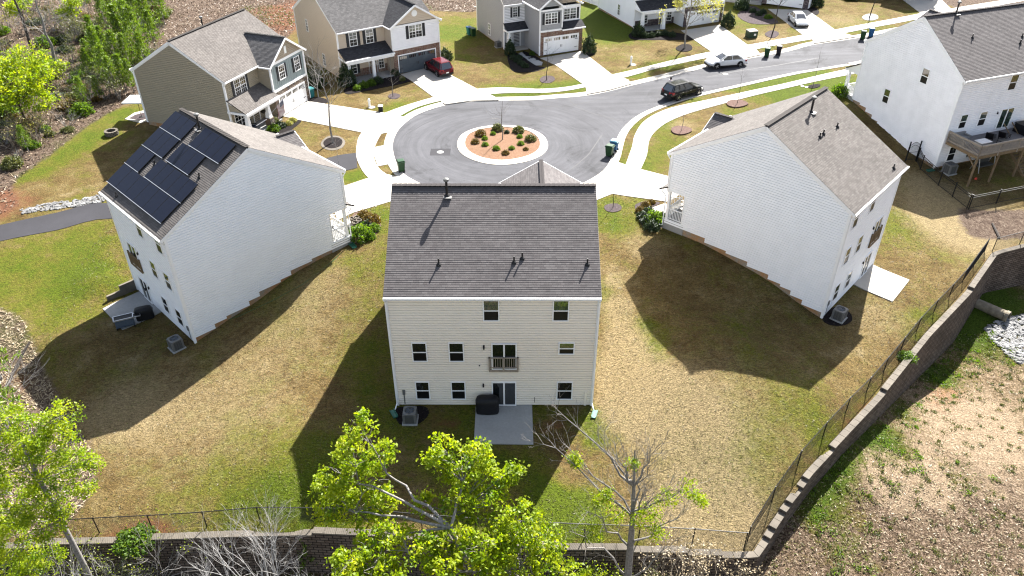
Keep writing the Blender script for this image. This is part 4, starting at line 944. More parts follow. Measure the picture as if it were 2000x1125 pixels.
mb = MB(); on(mb, f, .38, .54, 1.0, 1.35, 0, .12); on(mb, f, .43, .49, .2, 1.0, .02, .07); mb.build('electrical_box', M['ac'], HC.e)
mb = MB(); on(mb, f, 11.72, 11.86, .1, 1.2, 0, .1); mb.build('meter_box', M['sd_beige'], HC.e)
for px, py in ((857, 517), (1004, 513), (1020, 505), (1147, 517)): vent(HC.e, HC.roof_px(px, py))
flue(HC.e, HC.roof_px(873, 382))
downspout(HC.e, [(-.02, -.4, 8.42), (.0, -.12, 8.1), (.0, -.1, .35), (-.12, -.5, .1)]); downspout(HC.e, [(12.22, -.4, 8.42), (12.2, -.12, 8.1), (12.2, -.1, .35), (12.3, -.5, .1)])
HC.block(6.3, 12.1, 13.7, 2.7, 5.4, 8.45, 'stone', 'sd_beige'); HC.cross(6.3, 12.1, 13.7, 10.3, .6)
fg = Face((0, 13.7, 0), (1, 0, 0), (0, 1, 0)); mb = MB(); veneer(mb, fg, 6.3, 6.75, 2.6, 5.3); veneer(mb, fg, 11.65, 12.1, 2.6, 5.3); veneer(mb, fg, 6.75, 11.65, 4.85, 5.3); mb.build('stone_veneer', M['stone'], HC.e)
garage_door(HC.e, fg, 6.8, 11.6, 2.72, 4.83); window(HC.e, fg, 8.4, 10, 6.2, 7.6, cols=2); door(HC.e, HC.front, 4.6, 5.5, 2.75, 4.8)
for a in (1.5, 3.4): window(HC.e, HC.front, a, a + .9, 6.2, 7.6); window(HC.e, HC.front, a, a + .9, 3.4, 4.8)
HC.fin()
for x, r in ((-.16, .5), (12.34, -.3)):
    p = HC.world((x, -.85, 0)); m_ = MB(); m_.box((0, 0, .06), (.3, .7, .06)); m_.box((-.14, 0, .12), (.03, .7, .12)); m_.box((.14, 0, .12), (.03, .7, .12))
    tag(m_.build('splash_block', M['green_plastic'], loc=(p.x, p.y, h(p.x, p.y)), rz=r), 'green plastic splash block at the %s rear corner of the beige house' % ('left' if x < 0 else 'right'), 'splash block')

# ------------------------------------------------------------------ 2, 3  the two white walk-out houses (mirror images)
def walkout(label, loc, rz, mir, bot, zoff=0.0):
    W = 9.32; X = (lambda a, b: (a, b)) if not mir else (lambda a, b: (W - b, W - a))
    near, far = ('botR', 'botL') if not mir else ('botL', 'botR')
    Hs = House(label, loc, rz, W, 13.45, 8.7, .572, .33, .09, 'sd_white', 'sh_tan' if mir else 'sh_tan', fz=2.75, porch=(11.9, 3.0 - zoff * 0 - (.0 if not mir else -.1), 5.45, 4.6, 'R' if not mir else 'L'), **{near: bot, far: [(0, 2, .8), (2, 4, 1.2), (4, 7, 1.6), (7, 13.45, 2.2)]})
    e = Hs.e; f = Hs.rear
    for a, b in ((4.74, 5.44), (7.67, 8.4)): window(e, f, *X(a, b), 6.95, 8.3)
    for a, b in ((5.16, 5.9), (7.28, 8.03)): window(e, f, *X(a, b), 3.85, 5.1, 'green_reflection')
    for a, b in ((5.24, 6.0), (7.38, 8.15)): window(e, f, *X(a, b), .85, 2.1, 'green_reflection' if mir else 'glass')
    slider(e, f, *X(1.48, 2.73), 3.2, 5.02); slider(e, f, *X(1.48, 2.7), .15, 1.98); balcony(e, f, *X(1.0, 2.95), 2.95, 4.1, 'wood')
    lamp(e, f, X(3.1, 3.1)[0], 4.75); lamp(e, f, X(3.05, 3.05)[0], 1.75)
    mb = MB(); a, b = X(8.75, 8.95); on(mb, f, a, b, .95, 1.3, 0, .12); on(mb, f, a + .07, b - .07, .2, .95, .02, .07); mb.build('electrical_box', M['ac'], e)
    # porch corner
    s_ = 1 if not mir else -1; xg = W if not mir else 0; D = 13.45
    mb = MB(); x0, x1 = (W - 4.6, W + .02) if not mir else (-.02, 4.6)
    mb.prism([(x0, 11.75), (x1, 11.75), (x1, D + .1), (x0, D + .1)], 1.2, 3.02); mb.build('porch_slab', M['conc_old'], e)
    for c_, d_ in (((xg - s_ * .12, D - .12, 4.25), .2), ((xg - s_ * 4.4, D - .12, 4.25), .2), ((xg - s_ * .08, 11.98, 4.25), .12)):
        mb = MB(); mb.box(c_, (d_, d_, 2.45)); mb.build('porch_post', M['trim'], e)
    mb = MB()
    def rail(p, q):
        p = Vector(p); q = Vector(q); mb.bar(p + Vector((0, 0, .95)), q + Vector((0, 0, .95)), .07, .06); mb.bar(p + Vector((0, 0, .12)), q + Vector((0, 0, .12)), .05, .06); n = max(2, int((q - p).length / .13))
        for k in range(1, n): r = p.lerp(q, k / n); mb.bar(r + Vector((0, 0, .12)), r + Vector((0, 0, .95)), .035, .035)
    rail((xg - s_ * .1, 12.05, 3.03), (xg - s_ * .1, D - .2, 3.03)); rail((xg - s_ * .2, D - .1, 3.03), (xg - s_ * 2.2, D - .1, 3.03)); rail((xg - s_ * 2.25, D, 3.0), (xg - s_ * 2.25, D + 1.0, 2.75)); rail((xg - s_ * 3.5, D, 3.0), (xg - s_ * 3.5, D + 1.0, 2.75))
    mb.build('porch_railing', M['trim'], e)
    mb = MB()
    for k in range(2): mb.box((xg - s_ * 2.9, D + .25 + .3 * k, 2.75 - .16 * k), (1.3, .5, .3))
    mb.build('porch_step', M['conc'], e)
    # little eyebrow roof over the porch front
    mb = MB(); Sv = Vector((0, -.9, .5)).normalized(); xa, xb = (W - 4.7, W + .1) if not mir else (-.1, 4.7)
    rplane(mb, (xb, D + .75, 5.45), (-1, 0, 0), Sv, [(0, 0), (xb - xa, 0), (xb - xa, .85), (0, .85)]); mb.box(((xa + xb) / 2, D + .8, 5.39), (xb - xa, .12, .13), 1); mb.build('porch_roof', [Hs.roofm, M['trim']], e)
    door(e, Face((0, 11.9, 0), (1, 0, 0), (0, 1, 0)), *X(6.0, 6.95), 3.05, 5.1)
    window(e, Face((0, 11.9, 0), (1, 0, 0), (0, 1, 0)), *X(7.6, 8.5), 3.6, 5.0)
    u0, u1 = X(.35, 4.1); fg = Hs.block(u0, u1, 13.95, 2.7, 5.4, 8.2, 'stone', 'sd_white'); Hs.cross(u0, u1, 13.95, 9.4, .62, .2, .22, roof='sh_grey', gut=False)
    mb = MB(); veneer(mb, fg, u0, u0 + .4, 2.6, 5.3); veneer(mb, fg, u1 - .4, u1, 2.6, 5.3); veneer(mb, fg, u0 + .4, u1 - .4, 4.85, 5.3); mb.build('stone_veneer', M['stone'], e)
    garage_door(e, fg, u0 + .45, u1 - .45, 2.75, 4.83); window(e, fg, (u0 + u1) / 2 - .8, (u0 + u1) / 2 + .8, 6, 7.4, cols=2)
    for a, b in ((5, 5.9), (7.4, 8.3)): window(e, Hs.front, *X(a, b), 6.6, 8.0)
    xs = xg + s_ * .06
    downspout(e, [(xs - s_ * .1, -.4, 8.42), (xs - s_ * .06, -.12, 8.1), (xs - s_ * .06, -.09, .3)]); downspout(e, [(xs, D + .4, 8.42), (xs + s_ * .03, D + .06, 8.1), (xs + s_ * .03, D + .06, 6.1), (xs + s_ * .05, D + .5, 5.6)])
    downspout(e, [(xs, D + .5, 5.35), (xs, D + .1, 5.0), (xs, D + .1, 3.0), (xs, D + .12, 2.45), (xs, D + .45, 2.3)])
    mb = MB()
    sf = Hs.right if not mir else Hs.left
    on(mb, sf, 5.0, 5.06, 4.9, 5.0, 0, .04); mb.build('spigot', M['white'], e)
    Hs.fin(); return Hs
HL = walkout('pale three storey house with black solar panels on its tan roof', (-28.73, 48.788, 0), -.782, False, [(0, 1.6, .5), (1.6, 2.55, .78), (2.55, 4.4, 1.1), (4.4, 5.3, 1.41), (5.3, 7.1, 1.7), (7.1, 8.03, 2.0), (8.03, 9.9, 2.3), (9.9, 13.45, 2.57)])
HR = walkout('pale three storey house with a bare tan roof and a wide blank gable wall', (21.967, 43.852, .83), .837, True, [(0, 1.6, .57), (1.6, 2.55, .88), (2.55, 3.4, 1.18), (3.4, 4.4, 1.47), (4.4, 6.15, 1.77), (6.15, 7.95, 2.08), (7.95, 9.8, 2.35), (9.8, 13.45, 2.68)])
for px, py in ((303, 322), (390, 347), (228, 384)): vent(HL.e, HL.roof_px(px, py), .36)
flue(HL.e, HL.roof_px(390, 252))
for px, py in ((1635, 248), (1601, 268), (1608, 262), (1745, 329)): vent(HR.e, HR.roof_px(px, py), .36)
flue(HR.e, HR.roof_px(1584, 219))
def solar(px4, n):
    q = [HL.roof_px(*p) for p in px4]   # TL TR BR BL
    S = Vector((0, HL.S1.y, HL.S1.z)); N = Vector((0, -HL.S1.z, HL.S1.y))
    o = Vector((0, -HL.oe, HL.ze)); co = [((p.x), (p - o).dot(S)) for p in q]
    u0 = (co[0][0] + co[3][0]) / 2; u1 = (co[1][0] + co[2][0]) / 2; s1 = (co[0][1] + co[1][1]) / 2; s0 = (co[2][1] + co[3][1]) / 2
    P = lambda u, s_, d: Vector((u, o.y, o.z)) + S * s_ + N * d
    def bx(mb, a, b, c, d, e0, e1, m=0): mb.hexa([P(a, c, e0), P(b, c, e0), P(b, d, e0), P(a, d, e0), P(a, c, e1), P(b, c, e1), P(b, d, e1), P(a, d, e1)], m)
    w = (u1 - u0) / n
    rk = MB(); bx(rk, u0 - .02, u1 + .02, s0 - .05, s0 - .01, .1, .155)
    for u in np.linspace(u0 + .2, u1 - .2, n + 1): bx(rk, u - .02, u + .02, s0, s1, .01, .09)
    par = rk.build('solar_array', M['silver'], HL.e)
    for k in range(n):
        mb = MB(); a, b = u0 + k * w + .01, u0 + (k + 1) * w - .01; bx(mb, a, b, s0, s1, .1, .14, 1)
        mb.face([P(a + .02, s0 + .02, .143), P(b - .02, s0 + .02, .143), P(b - .02, s1 - .02, .143), P(a + .02, s1 - .02, .143)], 0, [(0, 0), (b - a, 0), (b - a, s1 - s0), (0, s1 - s0)])
        mb.build('solar_panel', [M['solar'], M['blackplastic']], par)
cr = lambda ox, oy, l: [(ox + a / 6.25, oy + b / 6.25) for a, b in l]
solar(cr(180, 190, [(1045, 175), (1290, 345), (1090, 530), (838, 372)]), 3)
solar(cr(180, 190, [(832, 385), (1085, 540), (870, 752), (627, 590)]), 3)
solar(cr(180, 190, [(620, 605), (782, 716), (578, 930), (417, 805)]), 2)
solar(cr(180, 190, [(1405, 380), (1770, 600), (1555, 825), (1195, 590)]), 4)
solar(cr(180, 190, [(1125, 565), (1392, 742), (1190, 970), (925, 775)]), 3)
solar([(316.8, 314), (390.4, 361.6), (354.4, 400), (285, 345)], 5)
solar([(246.4, 320.4), (353, 401), (316.8, 438), (212, 355.5)], 6)

# ------------------------------------------------------------------ 4  white house with the raised deck
FRz = 1.484
HF = House('white three storey house with a raised timber deck behind it', (39.9, 66.43, FRz), .358, 12.2, 12.0, 8.7, .62, .33, .09, 'sd_white2', 'sh_grey',
           botL=[(0, 4.2, .3), (4.2, 5.2, .55), (5.2, 6.15, .8), (6.15, 7.1, 1.1), (7.1, 8.0, 1.3), (8, 8.9, 1.6), (8.9, 9.9, 1.95), (9.9, 10.85, 2.25), (10.85, 12, 2.45)], fz=2.6)
f = HF.left
window(HF.e, f, 3.66, 4.4, 6.95, 8.25); window(HF.e, f, 7.42, 8.1, 3.7, 5.0, 'green_reflection')
f = HF.rear
window(HF.e, f, 5.85, 6.68, 6.9, 8.25); window(HF.e, f, 9.8, 10.6, 6.9, 8.25)
window(HF.e, f, 1.26, 2.0, 3.85, 5.1, 'green_reflection'); window(HF.e, f, 3.6, 4.38, 3.75, 5.05, 'green_reflection'); slider(HF.e, f, 6.2, 7.7, 3.1, 4.95, 'green_reflection')
window(HF.e, f, 1.22, 2.0, .6, 1.95); window(HF.e, f, 3.6, 4.4, .6, 1.95); slider(HF.e, f, 6.3, 7.7, .15, 2.0); lamp(HF.e, f, 5.7, 4.75)
for px, py in ((1899, 74), (1996, 72), (1992, 85)): vent(HF.e, HF.roof_px(px, py), .36)
flue(HF.e, HF.roof_px(1867, 27))
# front porch
mb = MB(); mb.prism([(-.02, 11.9), (5.5, 11.9), (5.5, 13.5), (-.02, 13.5)], 1.2, 2.75); mb.build('porch_slab', M['conc_old'], HF.e)
for x in (.1, 2.7, 5.3): mb = MB(); mb.box((x, 13.35, 4.0), (.2, .2, 2.5)); mb.build('porch_post', M['trim'], HF.e)
mb = MB(); Sv = Vector((0, -1.9, 1.0)).normalized(); rplane(mb, (5.7, 13.8, 5.35), (-1, 0, 0), Sv, [(0, 0), (5.9, 0), (5.9, 2.05), (0, 2.05)]); mb.box((2.75, 13.75, 5.2), (5.9, .15, .25), 1); mb.box((.0, 12.8, 5.2), (.1, 1.9, .25), 1); mb.face([(-.05, 12, 5.3), (-.05, 13.8, 5.3), (-.05, 12, 6.25)], 1); mb.build('porch_roof', [HF.roofm, M['trim']], HF.e)
mb = MB()
for z in (2.9, 3.65): mb.bar((.05, 12.05, z), (.05, 13.25, z), .06, .06); mb.bar((.2, 13.35, z), (2.6, 13.35, z), .06, .06)
for k in range(1, 9): mb.bar((.05, 12.05 + k * .135, 2.9), (.05, 12.05 + k * .135, 3.65), .035, .035)
for k in range(1, 18): mb.bar((.2 + k * .135, 13.35, 2.9), (.2 + k * .135, 13.35, 3.65), .035, .035)
mb.build('porch_railing', M['trim'], HF.e)
HF.block(6.1, 12.1, 13.6, 2.6, 5.4, 8.4, 'stone', 'sd_white2'); HF.cross(6.1, 12.1, 13.6, 10.3, .6)
fg = Face((0, 13.6, 0), (1, 0, 0), (0, 1, 0)); garage_door(HF.e, fg, 6.7, 11.6, 2.6, 4.7)
downspout(HF.e, [(-.05, -.4, 8.42), (-.03, -.12, 8.1), (-.03, -.1, .2)]); downspout(HF.e, [(-.05, 12.4, 8.45), (-.04, 12.08, 8.1), (-.04, 12.08, 6.4), (-.06, 13.3, 5.5)]); downspout(HF.e, [(-.07, 13.85, 5.3), (-.07, 13.5, 5.0), (-.07, 13.45, 2.6), (-.07, 13.8, 2.3)])
# deck: part of the house, with railing, posts and stair as sub-parts
U0, U1, V0, V1, ZD = .35, 9.6, 0.0, -3.7, 2.78
mb = MB()
for k in range(26): y = V0 - .07 - k * .142; mb.box(((U0 + U1) / 2, y, ZD), (U1 - U0, .135, .04))
mb.box(((U0 + U1) / 2, V1 + .03, ZD - .17), (U1 - U0, .05, .28), 1); mb.box((U0 + .02, V1 / 2, ZD - .17), (.05, -V1, .28), 1); mb.box((U1 - .02, V1 / 2, ZD - .17), (.05, -V1, .28), 1)
for k in range(1, 18): mb.box((U0 + k * .52, V1 / 2, ZD - .16), (.04, -V1 - .1, .24), 1)
deck = mb.build('deck', [M['deckwood'], M['wood']], HF.e)
zl = -.35
for x in (.5, 3.05, 6.0, 9.4):
    mb = MB(); mb.box((x, V1 + .12, (zl + ZD - .05) / 2), (.14, .14, ZD - zl)); mb.build('deck_post', M['wood'], deck)
mb = MB(); mb.bar((.5, V1 + .12, 1.6), (.5, V1 + 1.3, 2.6), .1, .1); mb.build('deck_brace', M['wood'], deck)
mb = MB()
def drail(p, q):
    p = Vector(p); q = Vector(q); mb.bar(p + Vector((0, 0, .98)), q + Vector((0, 0, .98)), .14, .04); mb.bar(p + Vector((0, 0, .88)), q + Vector((0, 0, .88)), .04, .09); mb.bar(p + Vector((0, 0, .12)), q + Vector((0, 0, .12)), .04, .09); n = max(2, int((q - p).length / .125))
    for k in range(1, n): r = p.lerp(q, k / n); mb.bar(r + Vector((0, 0, .02)), r + Vector((0, 0, .9)), .035, .035)
    n = max(1, int((q - p).length / 2.2))
    for k in range(n + 1): r = p.lerp(q, k / n); mb.bar(r + Vector((0, 0, -.28)), r + Vector((0, 0, 1.0)), .09, .09)
drail((U0, V0 - .1, ZD), (U0, V1, ZD)); drail((U0, V1, ZD), (U1, V1, ZD)); mb.build('deck_railing', M['rail'], deck)
mb = MB()
for k in range(14): mb.box((7.3 + .0, V1 + 3.3 - .26 * k, ZD - .2 - .21 * k), (1.0, .28, .04))
for x in (6.8, 7.8): mb.bar((x, V1 + 3.4, ZD - .1), (x, V1 - .3, ZD - 3.0), .05, .26); mb.bar((x, V1 + 3.4, ZD + .8), (x, V1 - .3, ZD - 2.1), .05, .09)
mb.build('deck_stair', M['wood'], deck)
HF.fin()

# ------------------------------------------------------------------ 5  khaki house with the flag
HA = House('khaki gabled two storey house with a blue grey garage front, beside the woods', (-33.195, 85.68, 2.8), -1.927, 11.56, 10.6, 5.68, .577, .33, .1, 'sd_tan', 'sh_tan', rz0=.15, bz=-1.5)
e = HA.e; W, D = 11.56, 10.6; zst = 2.75
fg = HA.block(.45, 6.3, D + 1.5, .1, 2.85, 5.5, 'stone', 'sd_blue', 'batten'); HA.cross(.45, 6.3, D + 1.5, 7.6, .66, .3, .3, roof='sh_mid', tri_mat='sd_cream')
mb = MB(); veneer(mb, fg, .45, 1.0, 0, 2.75); veneer(mb, fg, 5.75, 6.3, 0, 2.75); veneer(mb, fg, 1.0, 5.75, 2.2, 2.75); mb.build('stone_veneer', M['stone'], e)
garage_door(e, fg, 1.05, 5.7, .08, 2.15)
for a, b in ((1.35, 2.2), (4.05, 4.95)): window(e, fg, a, b, 3.75, 5.1, grid=2); shutters(e, fg, a, b, 3.75, 5.1, .3)
mb = MB(); on(mb, fg, 3.2, 3.55, 6.0, 6.7, .02, .07); mb.build('gable_vent', M['white'], e)
window(e, HA.front, 8.45, 10.15, 3.75, 5.15, cols=2, grid=2); shutters(e, HA.front, 8.45, 10.15, 3.75, 5.15, .34)
window(e, HA.front, 9.3, 11.0, .55, 2.1, cols=2, grid=1); door(e, HA.front, 7.3, 8.2, .15, 2.2)
mb = MB(); Sv = Vector((0, -2.05, 1.15)).normalized(); rplane(mb, (W + .15, D + 2.1, 2.62), (-1, 0, 0), Sv, [(0, 0), (5.4, 0), (5.4, 2.35), (0, 2.35)]); mb.box((W - 2.55, D + 2.1, 2.55), (5.45, .14, .2), 1); mb.box((W + .12, D + 1.0, 2.55), (.1, 2.2, .2), 1); mb.box((W - 2.55, D + 2.0, 2.36), (5.3, .2, .2), 1); mb.face([(W + .02, D, 2.6), (W + .02, D + 2, 2.6), (W + .02, D, 3.7)], 2); mb.build('porch_roof', [HA.roofm, M['trim'], M['sd_tan']], e)
mb = MB(); mb.prism([(6.3, D), (W + .05, D), (W + .05, D + 2), (6.3, D + 2)], -.5, .14); mb.build('porch_slab', M['conc_old'], e)
for x in (W - .2, 8.1):
    mb = MB(); z0, z1 = .95, 2.3
    if x > 9: z0 = .14
    w0, w1 = .25, .15; mb.hexa([(x - w0, D + 1.8 - w0, z0), (x + w0, D + 1.8 - w0, z0), (x + w0, D + 1.8 + w0, z0), (x - w0, D + 1.8 + w0, z0), (x - w1, D + 1.8 - w1, z1), (x + w1, D + 1.8 - w1, z1), (x + w1, D + 1.8 + w1, z1), (x - w1, D + 1.8 + w1, z1)]); c_ = mb.build('porch_column', M['trim'], e)
    if x < 9: mb = MB(); veneer(mb, Face((0, D + 2.12, 0), (1, 0, 0), (0, 1, 0)), x - .32, x + .32, .1, .95, .03); mb.box((x, D + 1.8, .52), (.62, .62, .84)); mb.build('pedestal', M['stone'], c_)
mb = MB(); mb.bar((W - 1.2, D + 1.85, .95), (8.6, D + 1.85, .95), .06, .06); mb.build('porch_railing', M['trim'], e)
flue(e, (5.6, D / 2 - .9, HA.zr - .5))
downspout(e, [(W + .05, -.4, 5.45), (W + .05, -.1, 5.1), (W + .05, -.1, .3)]); downspout(e, [(W + .06, D + .4, 5.45), (W + .06, D + .06, 5.1), (W + .06, D + .06, 3.5), (W + .06, D + .6, 3.3)]); downspout(e, [(.4, D + 1.6, 5.3), (.4, D + 1.6, .2)])
HA.fin()

# ------------------------------------------------------------------ 6  tan house with grey garage door (and three more of the same plan)
def street_house(label, loc, rz, W, D, wall, roof, proof, up, tri, stn, gdoor, style='lap', gb=(.05, 6.15), proj=1.8, H=5.6, zr=7.65, sh=True, col='plain', dcol='navy', gl='glass_pale', half_round=True):
    Hs = House(label, loc, rz, W, D, H, .55, .33, .1, wall, roof, rz0=.15, bz=-1.5); e = Hs.e; vf = D + proj; g0, g1 = gb; gm = (g0 + g1) / 2
    fg = Hs.block(g0, g1, vf, .1, 2.95, H - .15, stn, up, style); Hs.cross(g0, g1, vf, zr, .64, .3, .32, roof=proof or roof, tri_mat=tri)
    a, b = gm - 2.44, gm + 2.44; mb = MB(); veneer(mb, fg, g0, a - .08, 0, 2.85); veneer(mb, fg, b + .08, g1, 0, 2.85); veneer(mb, fg, a - .08, b + .08, 2.22, 2.85); mb.build('stone_veneer', M[stn], e)
    garage_door(e, fg, a, b, .08, 2.15, gdoor)
    window(e, fg, gm - .8, gm + .8, 3.95, 5.35, gl, cols=2, grid=1)
    if sh: shutters(e, fg, gm - .8, gm + .8, 3.95, 5.35, .36)
    if half_round: mb = MB(); mb.lathe([(.02, 0), (.36, 0), (.36, .06), (.02, .06)], 20, (gm, vf + .02, H + 1.05), axis='y'); mb.build('gable_vent', M['white'], e)
    span = W - g1; x1 = g1 + span * .33; x2 = g1 + span * .68
    for x in (x1, x2):
        window(e, Hs.front, x - .42, x + .42, 3.75, 5.2, gl, grid=1)
        if sh: shutters(e, Hs.front, x - .42, x + .42, 3.75, 5.2, .34)
    mb = MB(); veneer(mb, Hs.front, g1, W, .1, 1.0, .06); mb.build('brick_skirt', M[stn], e)
    window(e, Hs.front, W - 1.9, W - 1.05, .6, 1.95, gl, grid=1); window(e, Hs.front, g1 + .5, g1 + 1.1, .6, 2.1, gl, grid=1); door(e, Hs.front, g1 + 1.4, g1 + 2.3, .15, 2.25, dcol)
    if sh: shutters(e, Hs.front, W - 1.9, W - 1.05, .6, 1.95, .32)
    mb = MB(); Sv = Vector((0, -2.0, .95)).normalized(); rplane(mb, (W + .12, D + 2.05, 2.72), (-1, 0, 0), Sv, [(0, 0), (W - g1 + .1, 0), (W - g1 + .1, 2.2), (0, 2.2)])
    mb.box(((W + g1) / 2, D + 2.05, 2.66), (W - g1 + .2, .14, .2), 1); mb.box((W + .1, D + 1.0, 2.66), (.1, 2.1, .2), 1); mb.box(((W + g1) / 2, D + 1.95, 2.45), (W - g1, .22, .24), 1); mb.face([(W + .02, D, 2.7), (W + .02, D + 2, 2.7), (W + .02, D, 3.65)], 2)
    mb.build('porch_roof', [M[proof or roof], M['trim'], M[wall]], e)
    mb = MB(); mb.prism([(g1, D), (W + .05, D), (W + .05, D + 2), (g1, D + 2)], -.5, .14); mb.build('porch_slab', M['conc_old'], e)
    for x in (W - .2, g1 + span * .45):
        mb = MB(); w0, w1 = (.16, .16) if col == 'plain' else (.26, .15); mb.hexa([(x - w0, D + 1.85 - w0, .14), (x + w0, D + 1.85 - w0, .14), (x + w0, D + 1.85 + w0, .14), (x - w0, D + 1.85 + w0, .14), (x - w1, D + 1.85 - w1, 2.36), (x + w1, D + 1.85 - w1, 2.36), (x + w1, D + 1.85 + w1, 2.36), (x - w1, D + 1.85 + w1, 2.36)]); mb.build('porch_column', M['trim'], e)
    downspout(e, [(W + .06, D + .4, H - .25), (W + .06, D + .06, H - .5), (W + .06, D + .06, 3.5)]); downspout(e, [(g0 - .06, vf + .3, H - .4), (g0 - .06, vf + .05, H - .6), (g0 - .06, vf + .05, .2)])
    return Hs
M['greydoor'] = pm('grey_garage_paint', (.14, .17, .2), .5, .06, 3)
HB = street_house('tan two storey house with a white upper front and a grey garage door', (-16.675, 104.0, 2.8), -2.541, 12, 12.58, 'sd_tan2', 'sh_mid', 'sh_dark', 'sd_white2', 'sd_tan2', 'brick', 'greydoor', proj=1.8)
for a, b, z in ((3.5, 4.05, 3.6), (7.6, 8.2, .55)): window(HB.e, HB.right, a, b, z, z + 1.3, 'glass_pale', grid=1)
HB.fin()
def rotp(o, du, dv, yaw): return (o[0] + math.cos(yaw) * du - math.sin(yaw) * dv, o[1] + math.sin(yaw) * du + math.cos(yaw) * dv)
# 7  grey house with the two gables
def h_from_corner(px, py, W, D, yaw, dz=0):
    p = at(px, py); o = rotp((p.x, p.y), -W, -D, yaw); return (o[0], o[1], p.z + dz)
yD = R_(-156); WD, DD = 8.75, 9.0
HD = House('grey two storey house with brick round its white garage door', h_from_corner(984.8, 96, WD, DD, yD), yD, WD, DD, 5.6, .6, .33, .1, 'sd_grey', 'sh_mid', rz0=.15, bz=-1.5)
e = HD.e; vf = DD + 4.4; fg = Face((0, vf, 0), (1, 0, 0), (0, 1, 0)); fm = Face((0, DD + 3.5, 0), (1, 0, 0), (0, 1, 0))
mb = MB(); sid(mb, fg, 2.95, 5.5, lambda z: [(2.9, 5.9)]); mb.build('upper_wall', M['sd_grey'], e)
mb = MB(); sid(mb, fm, 3.2, 5.5, lambda z: [(0, 2.95)]); mb.build('upper_wall', M['sd_white2'], e)
mb = MB(); sid(mb, Face((5.9, 0, 0), (0, 1, 0), (1, 0, 0)), .15, 5.5, lambda z: [(DD, vf)]); mb.build('side_wall', M['sd_grey'], e); mb = MB(); sid(mb, Face((0, 0, 0), (0, 1, 0), (-1, 0, 0)), .15, 5.5, lambda z: [(DD, vf - .9 if z > 3 else vf)]); mb.build('side_wall', M['sd_grey'], e)
HD.cross(2.9, 5.9, vf, 7.0, .75, .25, .25, tri_mat='sd_grey'); HD.cross(-.0, 5.9, DD + 3.5, 7.6, .6, .25, .3, tri_mat='sd_cream')
mb = MB(); veneer(mb, fg, 0, .5, 0, 2.95); veneer(mb, fg, 5.35, 5.9, 0, 2.95); veneer(mb, fg, .5, 5.35, 2.25, 2.95); mb.build('stone_veneer', M['brick_dark'] if False else M['brick'], e)
garage_door(e, fg, .58, 5.28, .08, 2.16)
for a in (3.6,): window(e, fg, a, a + 1.6, 3.85, 5.1, 'glass_pale', cols=2, grid=1); shutters(e, fg, a, a + 1.6, 3.85, 5.1, .32)
window(e, fm, .55, 2.2, 3.85, 5.1, 'glass_pale', cols=2, grid=1)
mb = MB(); on(mb, fm, .1, .42, 3.8, 5.15, .01, .05); mb.build('shutter', M['shutter'], e)
mb = MB(); rplane(mb, (2.95, vf + .35, 3.02), (-1, 0, 0), Vector((0, -1.15, .62)).normalized(), [(0, 0), (3.2, 0), (3.2, 1.3), (0, 1.3)]); mb.box((1.35, vf + .35, 2.95), (3.25, .14, .16), 1); mb.face([(-.2, vf + .3, 3.0), (-.2, vf - .9, 3.0), (-.2, vf - .9, 3.6)], 1); mb.build('skirt_roof', [M['sh_dark'], M['trim']], e)
on(HD.tr, fg, 2.85, 6.0, 2.88, 3.1, 0, .07); on(HD.tr, fg, 2.8, 6.0, 5.35, 5.55, 0, .06); on(HD.tr, fm, -.05, 2.9, 5.35, 5.55, 0, .06)
for x, zz in ((2.9, 2.95), (5.9, .1)): HD.tr.box((x, vf, (zz + 5.4) / 2), (.14, .14, 5.4 - zz))
HD.tr.box((0, DD + 3.5, 4.3), (.14, .14, 2.4))
fw = Face((0, DD, 0), (1, 0, 0), (0, 1, 0)); mb = MB(); sid(mb, Face((0, DD + .02, 0), (1, 0, 0), (0, 1, 0)), 2.7, 5.5, lambda z: [(5.95, WD)]); mb.build('upper_wall', M['sd_white2'], e)
window(e, Face((0, DD + .04, 0), (1, 0, 0), (0, 1, 0)), 7.0, 7.55, 3.9, 5.05, 'glass_pale', grid=1); shutters(e, Face((0, DD + .04, 0), (1, 0, 0), (0, 1, 0)), 7.0, 7.55, 3.9, 5.05, .26)
mb = MB(); rplane(mb, (WD + .1, DD + 1.3, 2.55), (-1, 0, 0), Vector((0, -1.3, .75)).normalized(), [(0, 0), (3.0, 0), (3.0, 1.5), (0, 1.5)]); mb.box((WD - 1.4, DD + 1.3, 2.48), (3.0, .14, .18), 1); mb.box((WD + .08, DD + .65, 2.48), (.1, 1.3, .18), 1); mb.build('porch_roof', [M['sh_dark'], M['trim']], e)
x = WD - .2; mb = MB(); mb.hexa([(x - .24, DD + .86, .14), (x + .24, DD + .86, .14), (x + .24, DD + 1.34, .14), (x - .24, DD + 1.34, .14), (x - .14, DD + .96, 2.42), (x + .14, DD + .96, 2.42), (x + .14, DD + 1.24, 2.42), (x - .14, DD + 1.24, 2.42)]); mb.build('porch_column', M['trim'], e)
mb = MB(); mb.prism([(5.95, DD), (WD, DD), (WD, DD + 1.3), (5.95, DD + 1.3)], -.4, .14); mb.build('porch_slab', M['conc'], e)
door(e, HD.front, 6.6, 7.5, .15, 2.2); window(e, HD.right, 4.0, 4.6, .6, 1.95, 'glass_pale', grid=1); window(e, HD.front, 7.8, 8.4, .5, 2.1, 'glass_pale')
HD.fin()
